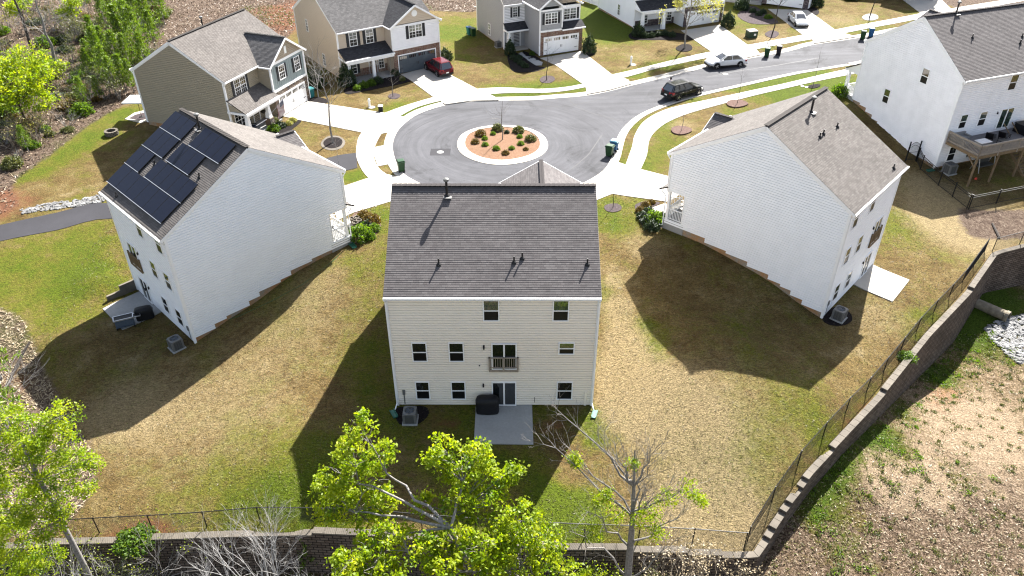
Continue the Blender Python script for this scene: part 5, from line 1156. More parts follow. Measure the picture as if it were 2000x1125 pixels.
# 8 white house with the dark porch roof; 9 white house behind the parked sedan; 10 house beyond the frame's top edge
yE = R_(-159.6)
HE = street_house('white two storey house with a charcoal porch roof behind the budding tree', h_from_corner(1237.7, 55.8, 12.1, 11, yE), yE, 12.1, 11, 'sd_white', 'sh_mid', 'sh_dark', 'sd_white2', 'sd_white2', 'brick_dark', 'trim', proj=2.5, gb=(0, 6.0), sh=False, col='taper')
for a, b, z in ((6.2, 6.75, .7),): window(HE.e, HE.right, a, b, z, z + 1.35, grid=1)
HE.fin()
yF = R_(148.7); pF = at(1577, 19); oF = rotp((pF.x, pF.y), -.05, -(11 + 1.8), yF)
HG = street_house('white house with brick corners behind the parked white sedan', (oF[0], oF[1], pF.z), yF, 12.5, 11, 'sd_white', 'sh_mid', 'sh_dark', 'sd_white2', 'sd_white2', 'brick_dark', 'trim', gb=(0.05, 6.6), sh=False)
HG.fin()
pG = at(1650, -14); yG = R_(150); oG = rotp((pG.x, pG.y), -12, -13, yG)
HH = street_house('white house at the very top edge beyond the round pale tree ring', (oG[0], oG[1], pG.z), yG, 12, 11, 'sd_white', 'sh_mid', 'sh_dark', 'sd_white2', 'sd_white2', 'brick_dark', 'trim', sh=False); HH.fin()
# ------------------------------------------------------------------ retaining wall, fences
def poly_at(P, d):   # point at distance along a 3D polyline
    for a, b in zip(P[:-1], P[1:]):
        L = math.hypot(b[0] - a[0], b[1] - a[1])
        if d <= L or b is P[-1]:
            t = min(1, d / L); return (a[0] + (b[0] - a[0]) * t, a[1] + (b[1] - a[1]) * t, a[2] + (b[2] - a[2]) * t)
        d -= L
WL = [Vector(p) for p in WALL]; TOT = sum((Vector((b.x - a.x, b.y - a.y))).length for a, b in zip(WL[:-1], WL[1:]))
rw = thing('retaining_wall', 'long segmental block retaining wall round the back lawns with pale stepped capstones', 'retaining wall', (WL[10].x, WL[10].y, 0))
O = Vector((WL[10].x, WL[10].y, 0))
st = []; d = 0.0; SEG = .62
while d < TOT - .1:
    a = poly_at(WALL, d); b = poly_at(WALL, min(d + SEG, TOT)); st.append((a, b, math.ceil(((a[2] + b[2]) / 2) / .2 - .05) * .2, d)); d += SEG
mbw = MB(); runs = []
TH = .5
def outn(i):
    a, b = st[max(i - 1, 0)][0], st[min(i + 1, len(st) - 1)][1]; t = Vector((b[0] - a[0], b[1] - a[1], 0)).normalized(); return Vector((t.y, -t.x, 0))
for i, (a, b, z, d) in enumerate(st):
    na = outn(i) if i == 0 else (outn(i - 1) + outn(i)).normalized(); nb = outn(i) if i == len(st) - 1 else (outn(i) + outn(i + 1)).normalized()
    A = Vector((a[0], a[1], 0)) - O; B = Vector((b[0], b[1], 0)) - O; zt = z - .1; zb = -6.0
    A1, B1 = A + na * .16, B + nb * .16; A2, B2 = A + na * .42, B + nb * .42   # slight batter
    mbw.face([A2 + Vector((0, 0, zb)), B2 + Vector((0, 0, zb)), B1 + Vector((0, 0, zt)), A1 + Vector((0, 0, zt))], 0, [(d, zb), (d + SEG, zb), (d + SEG, zt), (d, zt)])
    Ai, Bi = A - na * .25, B - nb * .25
    mbw.face([Ai + Vector((0, 0, zt)), Bi + Vector((0, 0, zt)), B1 + Vector((0, 0, zt)), A1 + Vector((0, 0, zt))], 0, [(d, 0), (d + SEG, 0), (d + SEG, .4), (d, .4)])
    mbw.face([Ai + Vector((0, 0, zb)), Bi + Vector((0, 0, zb)), Bi + Vector((0, 0, zt)), Ai + Vector((0, 0, zt))], 0, [(d, zb), (d + SEG, zb), (d + SEG, zt), (d, zt)])
    for (Q1, Qi, e) in ((A1, Ai, 0), (B1, Bi, 0)): mbw.face([Q1 + Vector((0, 0, zt - .6)), Qi + Vector((0, 0, zt - .6)), Qi + Vector((0, 0, zt)), Q1 + Vector((0, 0, zt))], 0, [(0, 0), (.4, 0), (.4, .6), (0, .6)])
    if runs and runs[-1][0] == z and len(runs[-1][1]) < 4: runs[-1][1].append((A, B, na, nb))
    else: runs.append((z, [(A, B, na, nb)]))
mbw.build('wall_face', M['block'], rw)
for z, q in runs[-96:]:
    mb = MB()
    for k, (A, B, na, nb) in enumerate(q):
        g = .012; t = (B - A).normalized() * g
        c = [A + na * .2 + t, B + nb * .2 - t, B - nb * .2 - t, A - na * .2 + t]
        mb.hexa([p + Vector((0, 0, z - .1)) for p in c] + [p + Vector((0, 0, z + random.uniform(-.006, .006))) for p in c])
    mb.build('capstone', M['conc_cap'], rw)
# chain link fence just inside the wall
def chain(label, d0, d1, off, hgt=1.22, post=2.9, leanout=0):
    n = max(2, int(round((d1 - d0) / post))); P = []
    for k in range(n + 1):
        d = d0 + (d1 - d0) * k / n; a = poly_at(WALL, d); b = poly_at(WALL, min(d + .6, TOT)); c = poly_at(WALL, max(0, d - .6)); t = Vector((b[0] - c[0], b[1] - c[1], 0)).normalized(); nn = Vector((t.y, -t.x, 0))
        p = Vector((a[0], a[1], 0)) - nn * off; p.z = max(h(p.x, p.y), a[2] - .25); P.append(p)
    th = thing('chain_link_fence', label, 'fence', P[0]); q = [p - P[0] for p in P]
    for p in q: mb = MB(); mb.tube([p + Vector((0, 0, -.3)), p + Vector((0, 0, hgt + .04))], .032, 6); mb.build('post', M['fence'], th)
    mb = MB(); mb.tube([p + Vector((0, 0, hgt)) for p in q], .026, 5); mb.build('top_rail', M['fence'], th)
    mb = MB()
    for a, b in zip(q[:-1], q[1:]):
        L = (b - a).length; s_ = .12; k = -hgt
        while k < L:
            for sg in (1, -1):
                x0, x1 = (k, k + hgt) if sg > 0 else (k + hgt, k); z0, z1 = 0, hgt
                def clipx(x, xo, z, zo):
                    if x < 0: return 0, z + (zo - z) * (0 - x) / (xo - x)
                    if x > L: return L, z + (zo - z) * (L - x) / (xo - x)
                    return x, z
                if max(x0, x1) <= 0 or min(x0, x1) >= L: continue
                X0, Z0 = clipx(x0, x1, z0, z1); X1, Z1 = clipx(x1, x0, z1, z0)
                mb.tube([a.lerp(b, X0 / L) + Vector((0, 0, Z0 + .03)), a.lerp(b, X1 / L) + Vector((0, 0, Z1 + .0))],   .005, 3, cap=False)
            k += s_
    mb.build('wire_mesh', M['fence'], th)
cumd = [0.0]
for a, b in zip(WALL[:-1], WALL[1:]): cumd.append(cumd[-1] + math.hypot(b[0] - a[0], b[1] - a[1]))
chain('black chain link fence along the top of the bottom retaining wall', cumd[1] - 3, cumd[10] - .4, .55)
chain('black chain link fence along the top of the slanting right retaining wall', cumd[10] + .5, cumd[17] - .2, .75)
chain('short black chain link fence on the far right bend of the retaining wall', cumd[17] + .3, cumd[19], .45)
# picket fence and gate of the deck house
def picket(label, pts, hgt=1.35):
    P = [at(*p) for p in pts]; o = P[0].copy(); th = thing('metal_picket_fence', label, 'fence', o)
    Q = []
    for a, b in zip(P[:-1], P[1:]):
        n = max(1, int(round((b - a).length / 2.2)))
        for k in range(n): c = a.lerp(b, k / n); c.z = h(c.x, c.y); Q.append(c - o)
    Q.append(P[-1] - o)
    for p in Q: mb = MB(); mb.box(p + Vector((0, 0, hgt / 2)), (.065, .065, hgt + .12)); mb.box(p + Vector((0, 0, hgt + .08)), (.09, .09, .04)); mb.build('post', M['fence'], th)
    for a, b in zip(Q[:-1], Q[1:]):
        mb = MB(); L = (b - a).length
        for z in (.12, hgt - .22, hgt - .04): mb.bar(a + Vector((0, 0, z)), b + Vector((0, 0, z)), .03, .035)
        n = int(L / .11)
        for k in range(1, n): p = a.lerp(b, k / n); mb.bar(p + Vector((0, 0, .04)), p + Vector((0, 0, hgt)), .016, .016)
        mb.build('picket_panel', M['fence'], th)
picket('black metal picket fence running down from the arched gate past the corner', [(1790, 316), (1797, 331), (1832, 363), (1888, 408)])
picket('black metal picket fence along the bottom of the deck house yard', [(1891, 409), (1945, 398), (2000, 387), (2090, 368)])
pa, pb = at(1768, 315), at(1788, 315); gt = thing('garden_gate', 'black metal garden gate with an arched top at the side of the deck house', 'gate', pa); v = pb - pa; v.z = 0; L = v.length
for p in (Vector((0, 0, 0)), v):
    mb = MB(); mb.box(p + Vector((0, 0, .95)), (.09, .09, 2.1)); mb.build('gate_post', M['fence'], gt)
mb = MB(); ar = [v * (k / 10) + Vector((0, 0, 1.55 + .35 * math.sin(PI * k / 10) + .0)) for k in range(11)]; mb.tube(ar, .022, 5); ar2 = [p - Vector((0, 0, .3)) for p in ar]; mb.tube(ar2, .018, 5)
for z in (.15, .9): mb.bar(v * 0 + Vector((0, 0, z)), v + Vector((0, 0, z)), .03, .035)
for k in range(1, 13): p = v * (k / 13); mb.bar(p + Vector((0, 0, .1)), p + Vector((0, 0, 1.55 + .35 * math.sin(PI * k / 13))), .018, .018)
mb.build('gate_leaf', M['fence'], gt)
# low stepped concrete wall beside the left patio
w0 = Vector((*LH(-.12, -.05), 0)); w1 = at(211, 588); dv = Vector((w1.x - w0.x, w1.y - w0.y, 0)); Lw = dv.length; ang = math.atan2(dv.y, dv.x)
lw = thing('low_wall', 'low stepped concrete wall along the shaded patio of the solar panel house', 'wall', w0, ang); Lh = Lw * .52
mb = MB(); mb.box((Lh / 2, 0, .2), (Lh, .18, 1.5)); mb.build('wall_section', M['conc_cap'], lw); mb = MB(); mb.box((Lh + (Lw - Lh) / 2, 0, -.02), (Lw - Lh, .18, 1.1)); mb.build('wall_section', M['conc_cap'], lw)
# pipe
pa, pb = atb(1908, 596), atb(1966, 628); o = pa.copy(); ax = (pb - pa); ax.z = 0; L = ax.length; ax.normalize(); pi = thing('drain_pipe', 'large mossy concrete drain pipe sticking out of the retaining wall above the rocks', 'pipe', (pa.x, pa.y, pb.z))
prof = [(.36, L), (.47, L), (.47, L - .25), (.42, L - .3), (.42, -1.2), (.36, -1.2)]
mb = MB(); n = 20; base = Vector((0, 0, .44)); up = Vector((0, 0, 1)); sdv = ax.cross(up)
for (r1, x1), (r2, x2) in zip(prof[:-1], prof[1:]):
    for k in range(n):
        a0_, a1_ = 2 * PI * k / n, 2 * PI * (k + 1) / n; q = lambda r, x, a: base + ax * x + (sdv * math.cos(a) + up * math.sin(a)) * r
        mb.face([q(r1, x1, a0_), q(r1, x1, a1_), q(r2, x2, a1_), q(r2, x2, a0_)])
mb.build('pipe_shell', M['pipe'], pi); mb = MB(); mb.face([base + ax * (L - .5) + (sdv * math.cos(2 * PI * k / n) + up * math.sin(2 * PI * k / n)) * .37 for k in range(n)]); mb.build('pipe_bore', M['mulch_dark'], pi)
# riprap
def rocks(name, pts, smin, smax, fn, label=None):
    vs = []; fs = []; t = (1 + 5 ** .5) / 2
    ico = np.array([(-1, t, 0), (1, t, 0), (-1, -t, 0), (1, -t, 0), (0, -1, t), (0, 1, t), (0, -1, -t), (0, 1, -t), (t, 0, -1), (t, 0, 1), (-t, 0, -1), (-t, 0, 1)]) / 1.9
    fi = [(0, 11, 5), (0, 5, 1), (0, 1, 7), (0, 7, 10), (0, 10, 11), (1, 5, 9), (5, 11, 4), (11, 10, 2), (10, 7, 6), (7, 1, 8), (3, 9, 4), (3, 4, 2), (3, 2, 6), (3, 6, 8), (3, 8, 9), (4, 9, 5), (2, 4, 11), (6, 2, 10), (8, 6, 7), (9, 8, 1)]
    mb = MB()
    for x, y in pts:
        s_ = RNG.uniform(smin, smax); a = RNG.uniform(0, 6.28); c, q = math.cos(a), math.sin(a)
        v = ico * (1 + RNG.uniform(-.3, .3, (12, 1))) * s_ * np.array([RNG.uniform(.8, 1.5), RNG.uniform(.6, 1.1), RNG.uniform(.45, .8)]); z = fn(x, y)
        mb.quads([(x + c * p[0] - q * p[1], y + q * p[0] + c * p[1], z + p[2] * .8 + s_ * .25) for p in v], fi)
    o = mb.build(name, M['rock']); return tag(o, label, 'rocks', kind='stuff')
def scatter_poly(poly, n):
    P = np.array(poly); lo, hi = P.min(0), P.max(0); g = RNG.uniform(lo, hi, (n, 2)); return g[inside(poly, g)]
rk = [tuple(atb(*p)[:2]) for p in [(1922, 640), (1945, 628), (1970, 620), (2010, 612), (2080, 640), (2080, 700), (1990, 712), (1965, 690), (1935, 662)]]
rocks('riprap', scatter_poly(rk, 2200), .08, .2, hb, 'pale riprap stones spread below the drain pipe')
rk2 = axy([(38, 410), (90, 398), (150, 390), (205, 378), (215, 384), (212, 393), (150, 404), (90, 412), (45, 418)]) if True else []
rocks('riprap', scatter_poly(rk2, 1600), .06, .14, h, 'pale riprap strip beside the asphalt lane')

# ------------------------------------------------------------------ cars
def car(name, label, cat, wf, wr, side, L, W, HH, paintm, kind, R=.36):
    a, b = at(*wf), at(*wr); d = a - b; d.z = 0; d.normalize(); nrm = Vector((-d.y, d.x, 0)); c = (a + b) / 2 - nrm * (W / 2 - .06) * side
    z = h(c.x, c.y) - .06
    th = thing(name, label, cat, (c.x, c.y, z), math.atan2(d.y, d.x)); P = M[paintm]; hw = W / 2
    if kind == 'suv': ST = [(-.5, .72, .86), (-.492, .96, .92), (-.455, 1.08, .97), (-.3, 1.1, 1), (.17, 1.1, 1), (.26, 1.08, .98), (.4, 1.0, .94), (.465, .88, .88), (.498, .68, .78)]; gl = (.255, -.475, .045, -.395); gw = (.9, .70); zb = .27
    else: ST = [(-.5, .68, .84), (-.49, .86, .9), (-.44, .96, .95), (-.3, .98, 1), (.17, .96, 1), (.27, .93, .98), (.4, .83, .93), (.47, .7, .85), (.5, .5, .74)]; gl = (.24, -.40, .06, -.24); gw = (.88, .68); zb = .2
    mb = MB(); rows = []
    for x, zt, w in ST:
        q = hw * w; e = .16 if abs(x) > .46 else 0; rows.append([(x * L, sg * f * q, zz) for sg, f, zz in ((-1, .86, zb + e), (-1, .99, zb + .14 + e), (-1, 1.0, zb + .42), (-1, .97, zt - .1), (-1, .88, zt - .01), (-1, .45, zt + .025), (1, .45, zt + .025), (1, .88, zt - .01), (1, .97, zt - .1), (1, 1.0, zb + .42), (1, .99, zb + .14 + e), (1, .86, zb + e))])
    n = 12; vs = [p for r in rows for p in r]; fs = []
    for k in range(len(rows) - 1):
        for j in range(n): fs.append((k * n + j, k * n + (j + 1) % n, (k + 1) * n + (j + 1) % n, (k + 1) * n + j))
    fs += [tuple(range(n - 1, -1, -1)), tuple(range((len(rows) - 1) * n, len(rows) * n))]; mb.quads(vs, fs); body = mb.build('body', P, th, smooth=True)
    bev = body.modifiers.new('sub', 'SUBSURF'); bev.levels = bev.render_levels = 1
    belt = 1.06 if kind == 'suv' else .93
    def ring(x0, x1, w, z_, rnd=.1): return [(x0 * L, -hw * w * .86, z_), (x0 * L - rnd, -hw * w, z_), (x1 * L + rnd, -hw * w, z_), (x1 * L, -hw * w * .84, z_), (x1 * L, hw * w * .84, z_), (x1 * L + rnd, hw * w, z_), (x0 * L - rnd, hw * w, z_), (x0 * L, hw * w * .86, z_)]
    A = ring(gl[0], gl[1], gw[0], belt - .03, .16); B = ring(gl[2], gl[3], gw[1], HH - .05, .1)
    mb = MB(); mb.quads(A + B, [(i, (i + 1) % 8, 8 + (i + 1) % 8, 8 + i) for i in range(8)]); mb.build('window_glass', M['carglass'], th)
    mb = MB()
    top = ring(gl[2] + .005, gl[3] - .012, gw[1] * 1.03, HH - .06, .12); mid = ring(gl[2] - .01, gl[3] + .01, gw[1] * .95, HH - .005, .14); cen = ring(gl[2] - .06, gl[3] + .05, gw[1] * .6, HH + .012, .14)
    mb.quads(top + mid + cen, [(i, (i + 1) % 8, 8 + (i + 1) % 8, 8 + i) for i in range(8)] + [(8 + i, 8 + (i + 1) % 8, 16 + (i + 1) % 8, 16 + i) for i in range(8)] + [tuple(range(16, 24))])
    for i, w_ in ((0, .05), (1, .06), (2, .09), (3, .06), (4, .06), (5, .09), (6, .06), (7, .05)): p, q = Vector(A[i]), Vector(B[i]); mb.bar(p, q, w_, .05)
    for t in ((.42, .72) if kind == 'suv' else (.5,)):
        for i0, i1 in ((1, 2), (6, 5)): mb.bar(Vector(A[i0]).lerp(Vector(A[i1]), t), Vector(B[i0]).lerp(Vector(B[i1]), t), .07, .04)
    mb.build('roof', P, th, smooth=False)
    if kind == 'suv':
        for sg in (-1, 1): mb = MB(); mb.tube([(gl[2] * L - .1, sg * hw * .66, HH + .05), (gl[3] * L + .15, sg * hw * .66, HH + .05)], .02, 5); mb.build('roof_rail', M['blackplastic'], th)
    for x in (.305, -.295):
        for sg in (-1, 1):
            mb = MB(); mb.lathe([(R + .06, -.012), (R + .06, .012)], 18, (x * L, sg * (hw + .0), R + .02), axis='y'); mb.build('wheel_arch', M['blackplastic'], th)
            mb = MB(); mb.lathe([(R * .62, -.11), (R * .93, -.115), (R, -.08), (R, .08), (R * .93, .115), (R * .62, .11)], 20, (x * L, sg * (hw - .075), R), axis='y'); wh = mb.build('wheel', M['rubber'], th, smooth=False)
            mb = MB(); yy = sg * (hw + .035); mb.lathe([(R * .66, -.03), (R * .66, .0), (R * .58, .0), (R * .56, -.02), (.02, -.02)] if sg > 0 else [(R * .66, .03), (R * .66, .0), (R * .58, .0), (R * .56, .02), (.02, .02)], 20, (x * L, yy, R), m=1, axis='y')
            for k in range(5): a_ = 2 * PI * k / 5; mb.bar((x * L, yy, R), (x * L + math.cos(a_) * R * .6, yy, R + math.sin(a_) * R * .6), .05, .08, 0, (0, 1, 0))
            mb.lathe([(.07, -.015), (.07, .015)], 10, (x * L, yy, R), m=0, axis='y'); mb.build('rim', [M['alloy'], M['blackplastic']], wh)
    for sg in (-1, 1):
        mb = MB(); mb.hexa([(L * .44, sg * hw * .6, .6), (L * .49, sg * hw * .5, .56), (L * .44, sg * hw * .93, .6), (L * .40, sg * hw * .98, .62), (L * .43, sg * hw * .6, .82 if kind == 'suv' else .72), (L * .48, sg * hw * .5, .74 if kind == 'suv' else .64), (L * .44, sg * hw * .92, .78 if kind == 'suv' else .7), (L * .38, sg * hw * .98, .84 if kind == 'suv' else .74)]); mb.build('headlight', M['lamp_clear'], th)
        mb = MB(); zt = (.78, 1.02) if kind == 'suv' else (.66, .86); mb.hexa([(-L * .5 - .012, sg * hw * .5, zt[0]), (-L * .47, sg * hw * .96, zt[0]), (-L * .42, sg * hw * .99, zt[0]), (-L * .45, sg * hw * .5, zt[0]), (-L * .497 - .012, sg * hw * .5, zt[1]), (-L * .465, sg * hw * .96, zt[1]), (-L * .41, sg * hw * .985, zt[1]), (-L * .45, sg * hw * .5, zt[1])]); mb.build('tail_light', M['lamp_red'], th)
        mb = MB(); mb.box((gl[0] * L - .28, sg * (hw + .08), belt + .06), (.14, .2, .14)); mb.build('mirror', P, th)
        for xx in (.06, -.17): mb = MB(); mb.box((xx * L, sg * (hw * .99), belt - .2), (.2, .05, .035)); mb.build('door_handle', M['alloy'] if paintm == 'p_black' else P, th)
        mb = MB(); mb.box((0, sg * (hw * .985), zb + .06), (L * .42, .06, .14)); mb.build('sill', M['blackplastic'], th)
    mb = MB(); mb.box((-L * .5 - .005, 0, .62 if kind == 'suv' else .55), (.03, .34, .17)); mb.build('number_plate', M['white'], th)
    mb = MB(); mb.box((-L * .495, 0, zb + .2), (.1, W * .84, .2)); mb.build('bumper', M['blackplastic'] if kind == 'suv' else P, th); mb = MB(); mb.box((L * .493, 0, zb + .16), (.1, W * .74, .24)); mb.build('grille', M['blackplastic'], th)
    return th
car('parked_suv', 'dark red estate car parked nose in at the grey garage door', 'car', (832, 136), (856, 150.5), -1 * -1, 4.55, 1.84, 1.74, 'p_red', 'suv', .38)
car('moving_car', 'white saloon driving along the street towards the cul-de-sac', 'car', (1400, 134.5), (1445, 129), 1, 4.85, 1.84, 1.44, 'p_white', 'sedan', .34)
car('parked_suv', 'black estate car parked at the kerb on the right side of the street', 'car', (1362, 185), (1324, 196.5), -1, 4.8, 1.9, 1.68, 'p_black', 'suv', .38)
car('parked_car', 'white saloon parked on a driveway facing the street', 'car', (1556, 56.5), (1536, 37), -1, 4.6, 1.78, 1.44, 'p_white', 'sedan', .33)

# ------------------------------------------------------------------ bins, utilities
def wbin(label, px, rz, bodym, lidm=None, off=(0, 0)):
    p = at(*px); p.x += off[0]; p.y += off[1]; z = h(p.x, p.y) + (.05 if not inside(ROAD, [(p.x, p.y)])[0] else -.06)
    th = thing('wheelie_bin', label, 'bin', (p.x, p.y, z), rz, 'wheelie bins put out along the street')
    a, b, H1 = .25, .31, 1.0
    mb = MB(); mb.hexa([(-a, -a, .05), (a, -a, .05), (a, a, .05), (-a, a, .05), (-b, -b * 1.1, H1), (b, -b * 1.1, H1), (b, b * 1.15, H1), (-b, b * 1.15, H1)]); mb.box((0, 0, H1 - .02), (2 * b + .06, 2 * b * 1.15 + .05, .06)); mb.build('bin_body', M[bodym], th)
    mb = MB(); mb.hexa([(-b - .03, -b * 1.2, H1 + .012), (b + .03, -b * 1.2, H1 + .012), (b + .03, b * 1.25, H1 + .012), (-b - .03, b * 1.25, H1 + .012), (-b + .03, -b, H1 + .09), (b - .03, -b, H1 + .09), (b - .03, b * 1.1, H1 + .12), (-b + .03, b * 1.1, H1 + .12)]); mb.bar((-b, b * 1.32, H1 + .0), (b, b * 1.32, H1 + .0), .05, .05); mb.build('bin_lid', M[lidm or bodym], th)
    for sg in (-1, 1): mb = MB(); mb.lathe([(.12, -.03), (.12, .03)], 12, (0, sg * 0, 0)); o = MB(); o.lathe([(.02, -.03), (.12, -.03), (.12, .03), (.02, .03)], 12, (0, 0, 0), axis='y'); w_ = o.build('wheel', M['rubber'], th, loc=(sg * .24, .27, .12), rz=PI / 2)
    return th
wbin('green wheelie bin alone at the left edge of the cul-de-sac', (784, 333), R_(200), 'bin_green')
wbin('green wheelie bin in front of the pale blue lidded one at the kerb', (1190, 303), R_(240), 'bin_green')
wbin('blue wheelie bin with a pale lid tucked behind a green one at the kerb', (1199, 295), R_(240), 'bin_blue', 'bin_lidblue')
wbin('green wheelie bin beside the black one on the far kerb', (1497, 110), R_(160), 'bin_green')
wbin('black wheelie bin beside the moving white saloon and a green bin', (1520, 106), R_(160), 'bin_black')
wbin('green wheelie bin touching the bright blue bin by the gable of the white house', (1684, 76), R_(160), 'bin_green')
wbin('bright blue wheelie bin on the far kerb by the gable of the white house', (1700, 71), R_(160), 'bin_blue')
wbin('green wheelie bin on the lawn against the grey house wall', (924, 71.5), R_(30), 'bin_green')
wbin('teal blue wheelie bin behind a green one at the grey house', (917, 69), R_(30), 'bin_teal', 'bin_blue')
wbin('teal wheelie bin by the stone corner of the khaki house', (608, 191), R_(60), 'bin_teal')
def make_ac(label, p, rz, s_=.76, hh=.8):
    th = thing('air_conditioner', label, 'air conditioner', p, rz, 'outdoor air conditioning units'); q = s_ / 2
    mb = MB(); mb.box((0, 0, .04), (s_ + .18, s_ + .18, .1)); mb.build('base_pad', M['conc_old'], th)
    mb = MB(); ch = .1; pl = [(-q + ch, -q), (q - ch, -q), (q, -q + ch), (q, q - ch), (q - ch, q), (-q + ch, q), (-q, q - ch), (-q, -q + ch)]; mb.prism(pl, .09, hh); mb.build('coil_cabinet', M['ac_fin'], th)
    mb = MB()
    for x, y in ((-q + .04, -q + .04), (q - .04, -q + .04), (q - .04, q - .04), (-q + .04, q - .04)): mb.box((x, y, (hh + .09) / 2), (.13, .13, hh - .09))
    k = .09
    for z in np.arange(.16, hh - .05, .09): mb.box((0, -q - .003, z), (s_ - .2, .012, .02)); mb.box((0, q + .003, z), (s_ - .2, .012, .02)); mb.box((-q - .003, 0, z), (.012, s_ - .2, .02)); mb.box((q + .003, 0, z), (.012, s_ - .2, .02))
    mb.build('louvre', M['ac'], th)
    mb = MB(); n = 20; ri = s_ * .4; zz = hh + .06
    for j in range(n):
        a0_, a1_ = 2 * PI * j / n, 2 * PI * (j + 1) / n
        def sq(a): c, s = math.cos(a), math.sin(a); m = q * 1.04 / max(abs(c), abs(s)); m = min(m, q * 1.3); return (c * m, s * m)
        A0, A1 = sq(a0_), sq(a1_); B0, B1 = (ri * math.cos(a0_), ri * math.sin(a0_)), (ri * math.cos(a1_), ri * math.sin(a1_))
        mb.face([(*A0, zz), (*A1, zz), (*B1, zz + .01), (*B0, zz + .01)]); mb.face([(*A0, zz), (*A1, zz), (*A1, hh - .03), (*A0, hh - .03)]); mb.face([(*B0, zz + .01), (*B1, zz + .01), (*B1, hh - .05), (*B0, hh - .05)])
    mb.build('top_cover', M['ac'], th)
    mb = MB(); mb.lathe([(.0, hh - .04), (ri, hh - .04)], 20); mb.lathe([(.09, hh), (.09, hh + .055), (.02, hh + .06)], 12)
    for j in range(4): a_ = PI / 2 * j + .3; mb.bar((.06 * math.cos(a_), .06 * math.sin(a_), hh), (ri * .9 * math.cos(a_ + .5), ri * .9 * math.sin(a_ + .5), hh + .02), .2, .015)
    mb.build('fan', M['ac_blue'], th)
    mb = MB()
    for r in (.12, .2, .27): mb.tube([(r * math.cos(2 * PI * j / 16), r * math.sin(2 * PI * j / 16), hh + .065) for j in range(17)], .006, 4, cap=False)
    for j in range(6): a_ = PI / 3 * j; mb.bar((0, 0, hh + .065), (ri * math.cos(a_), ri * math.sin(a_), hh + .07), .012, .012)
    mb.build('fan_guard', M['ac'], th); return th
p = at(346, 680); ac0 = make_ac('grey air conditioner standing on bare lawn behind the solar panel house', (p.x, p.y, p.z), -.78)
p = at(802, 822); dup(ac0, (p.x, p.y, p.z + .03), 0, 'grey air conditioner on black mulch behind the beige house')
p = at(1637, 623); dup(ac0, (p.x, p.y, p.z + .03), .84, 'grey air conditioner on black mulch behind the house with the blank gable')
p = at(1852, 338); dup(ac0, (p.x, p.y, p.z), .36, 'tall grey air conditioner beside the raised timber deck', scale=1.12)
p = at(973, 92); dup(ac0, (p.x, p.y, p.z), R_(24), 'small pale air conditioner against the grey house side wall', scale=.85)
# covered grill on the centre patio
def cov_grill(label, loc, rz, w=1.5, d=.7, hh=1.15):
    th = thing('covered_grill', label, 'grill', loc, rz); mb = MB(); rows = [(.0, 1.0), (.25, .97), (.62, 1.0), (.8, 1.0), (1.0, .86), (1.06, .55)]; n = 20; i0 = []
    for z, f_ in rows:
        for k in range(n):
            a_ = 2 * PI * k / n; c, s = math.cos(a_), math.sin(a_); e = .55; x = math.copysign(abs(c) ** e, c) * w / 2 * f_; y = math.copysign(abs(s) ** e, s) * d / 2 * f_
            i0.append((x * (1 + .02 * math.sin(5 * a_ + z * 6)), y * (1 + .03 * math.sin(7 * a_)), z * hh / 1.06))
    mb.quads(i0, [(r * n + k, r * n + (k + 1) % n, (r + 1) * n + (k + 1) % n, (r + 1) * n + k) for r in range(len(rows) - 1) for k in range(n)] + [tuple((len(rows) - 1) * n + k for k in range(n))]); mb.build('cover', M['black_cloth'], th, smooth=True)
    mb = MB()
    for x in (-w * .4, w * .4): mb.box((x, 0, .05), (.1, d * .7, .1))
    mb.build('foot', M['blackplastic'], th); return th
cov_grill('black covered grill on the patio behind the beige house', (-1.55, 35.35, .09), 0, 1.45, .75, 1.15)
zl = h(*LH(3, -2)) + .07
cov_grill('small black covered grill on the shaded left patio', (*[q for q in at(285, 622)[:2]], zl), R_(-42 + 65), 1.25, .65, .95)
p = at(247, 639); th = thing('griddle', 'black flat top griddle with a pale rim on the shaded left patio', 'griddle', (p.x, p.y, zl), R_(25))
mb = MB(); mb.box((0, 0, .82), (1.25, .55, .06)); mb.build('hot_plate', M['blackplastic'], th); mb = MB()
for a, b, c, d in ((0, .29, 1.32, .05), (0, -.29, 1.32, .05), (.64, 0, .05, .6), (-.64, 0, .05, .6)): mb.box((a, b, .83), (c, d, .1))
mb.build('rim', M['steel'], th); mb = MB(); mb.box((0, 0, .5), (1.2, .5, .5)); mb.box((0, 0, .2), (1.25, .55, .05)); mb.build('cabinet', M['ac_blue'], th)
for x in (-.58, .58): mb = MB(); mb.box((x, 0, .1), (.06, .5, .22)); mb.build('leg', M['blackplastic'], th)
p = at(267, 631); th = thing('serving_cart', 'small black tray cart with a pale rim between grill and griddle', 'cart', (p.x, p.y, zl), R_(25))
mb = MB(); mb.box((0, 0, .6), (.75, .42, .05)); mb.build('tray', M['blackplastic'], th); mb = MB()
for a, b, c, d in ((0, .22, .82, .04), (0, -.22, .82, .04), (.4, 0, .04, .46), (-.4, 0, .04, .46)): mb.box((a, b, .62), (c, d, .07))
mb.build('rim', M['steel'], th)
for x in (-.34, .34):
    for y in (-.17, .17): mb = MB(); mb.box((x, y, .3), (.04, .04, .6)); mb.build('leg', M['blackplastic'], th)
p = at(295, 613); th = thing('fire_bucket', 'small black lidded bucket at the house end of the left patio', 'bucket', (p.x, p.y, zl)); mb = MB(); mb.lathe([(.16, 0), (.22, .4), (.24, .42), (.2, .46), (.05, .5)], 14); mb.build('bucket_body', M['blackplastic'], th)
mb = MB(); mb.tube([(-.06, 0, .49), (-.04, 0, .55), (.04, 0, .55), (.06, 0, .49)], .012, 5); mb.build('handle', M['steel'], th)
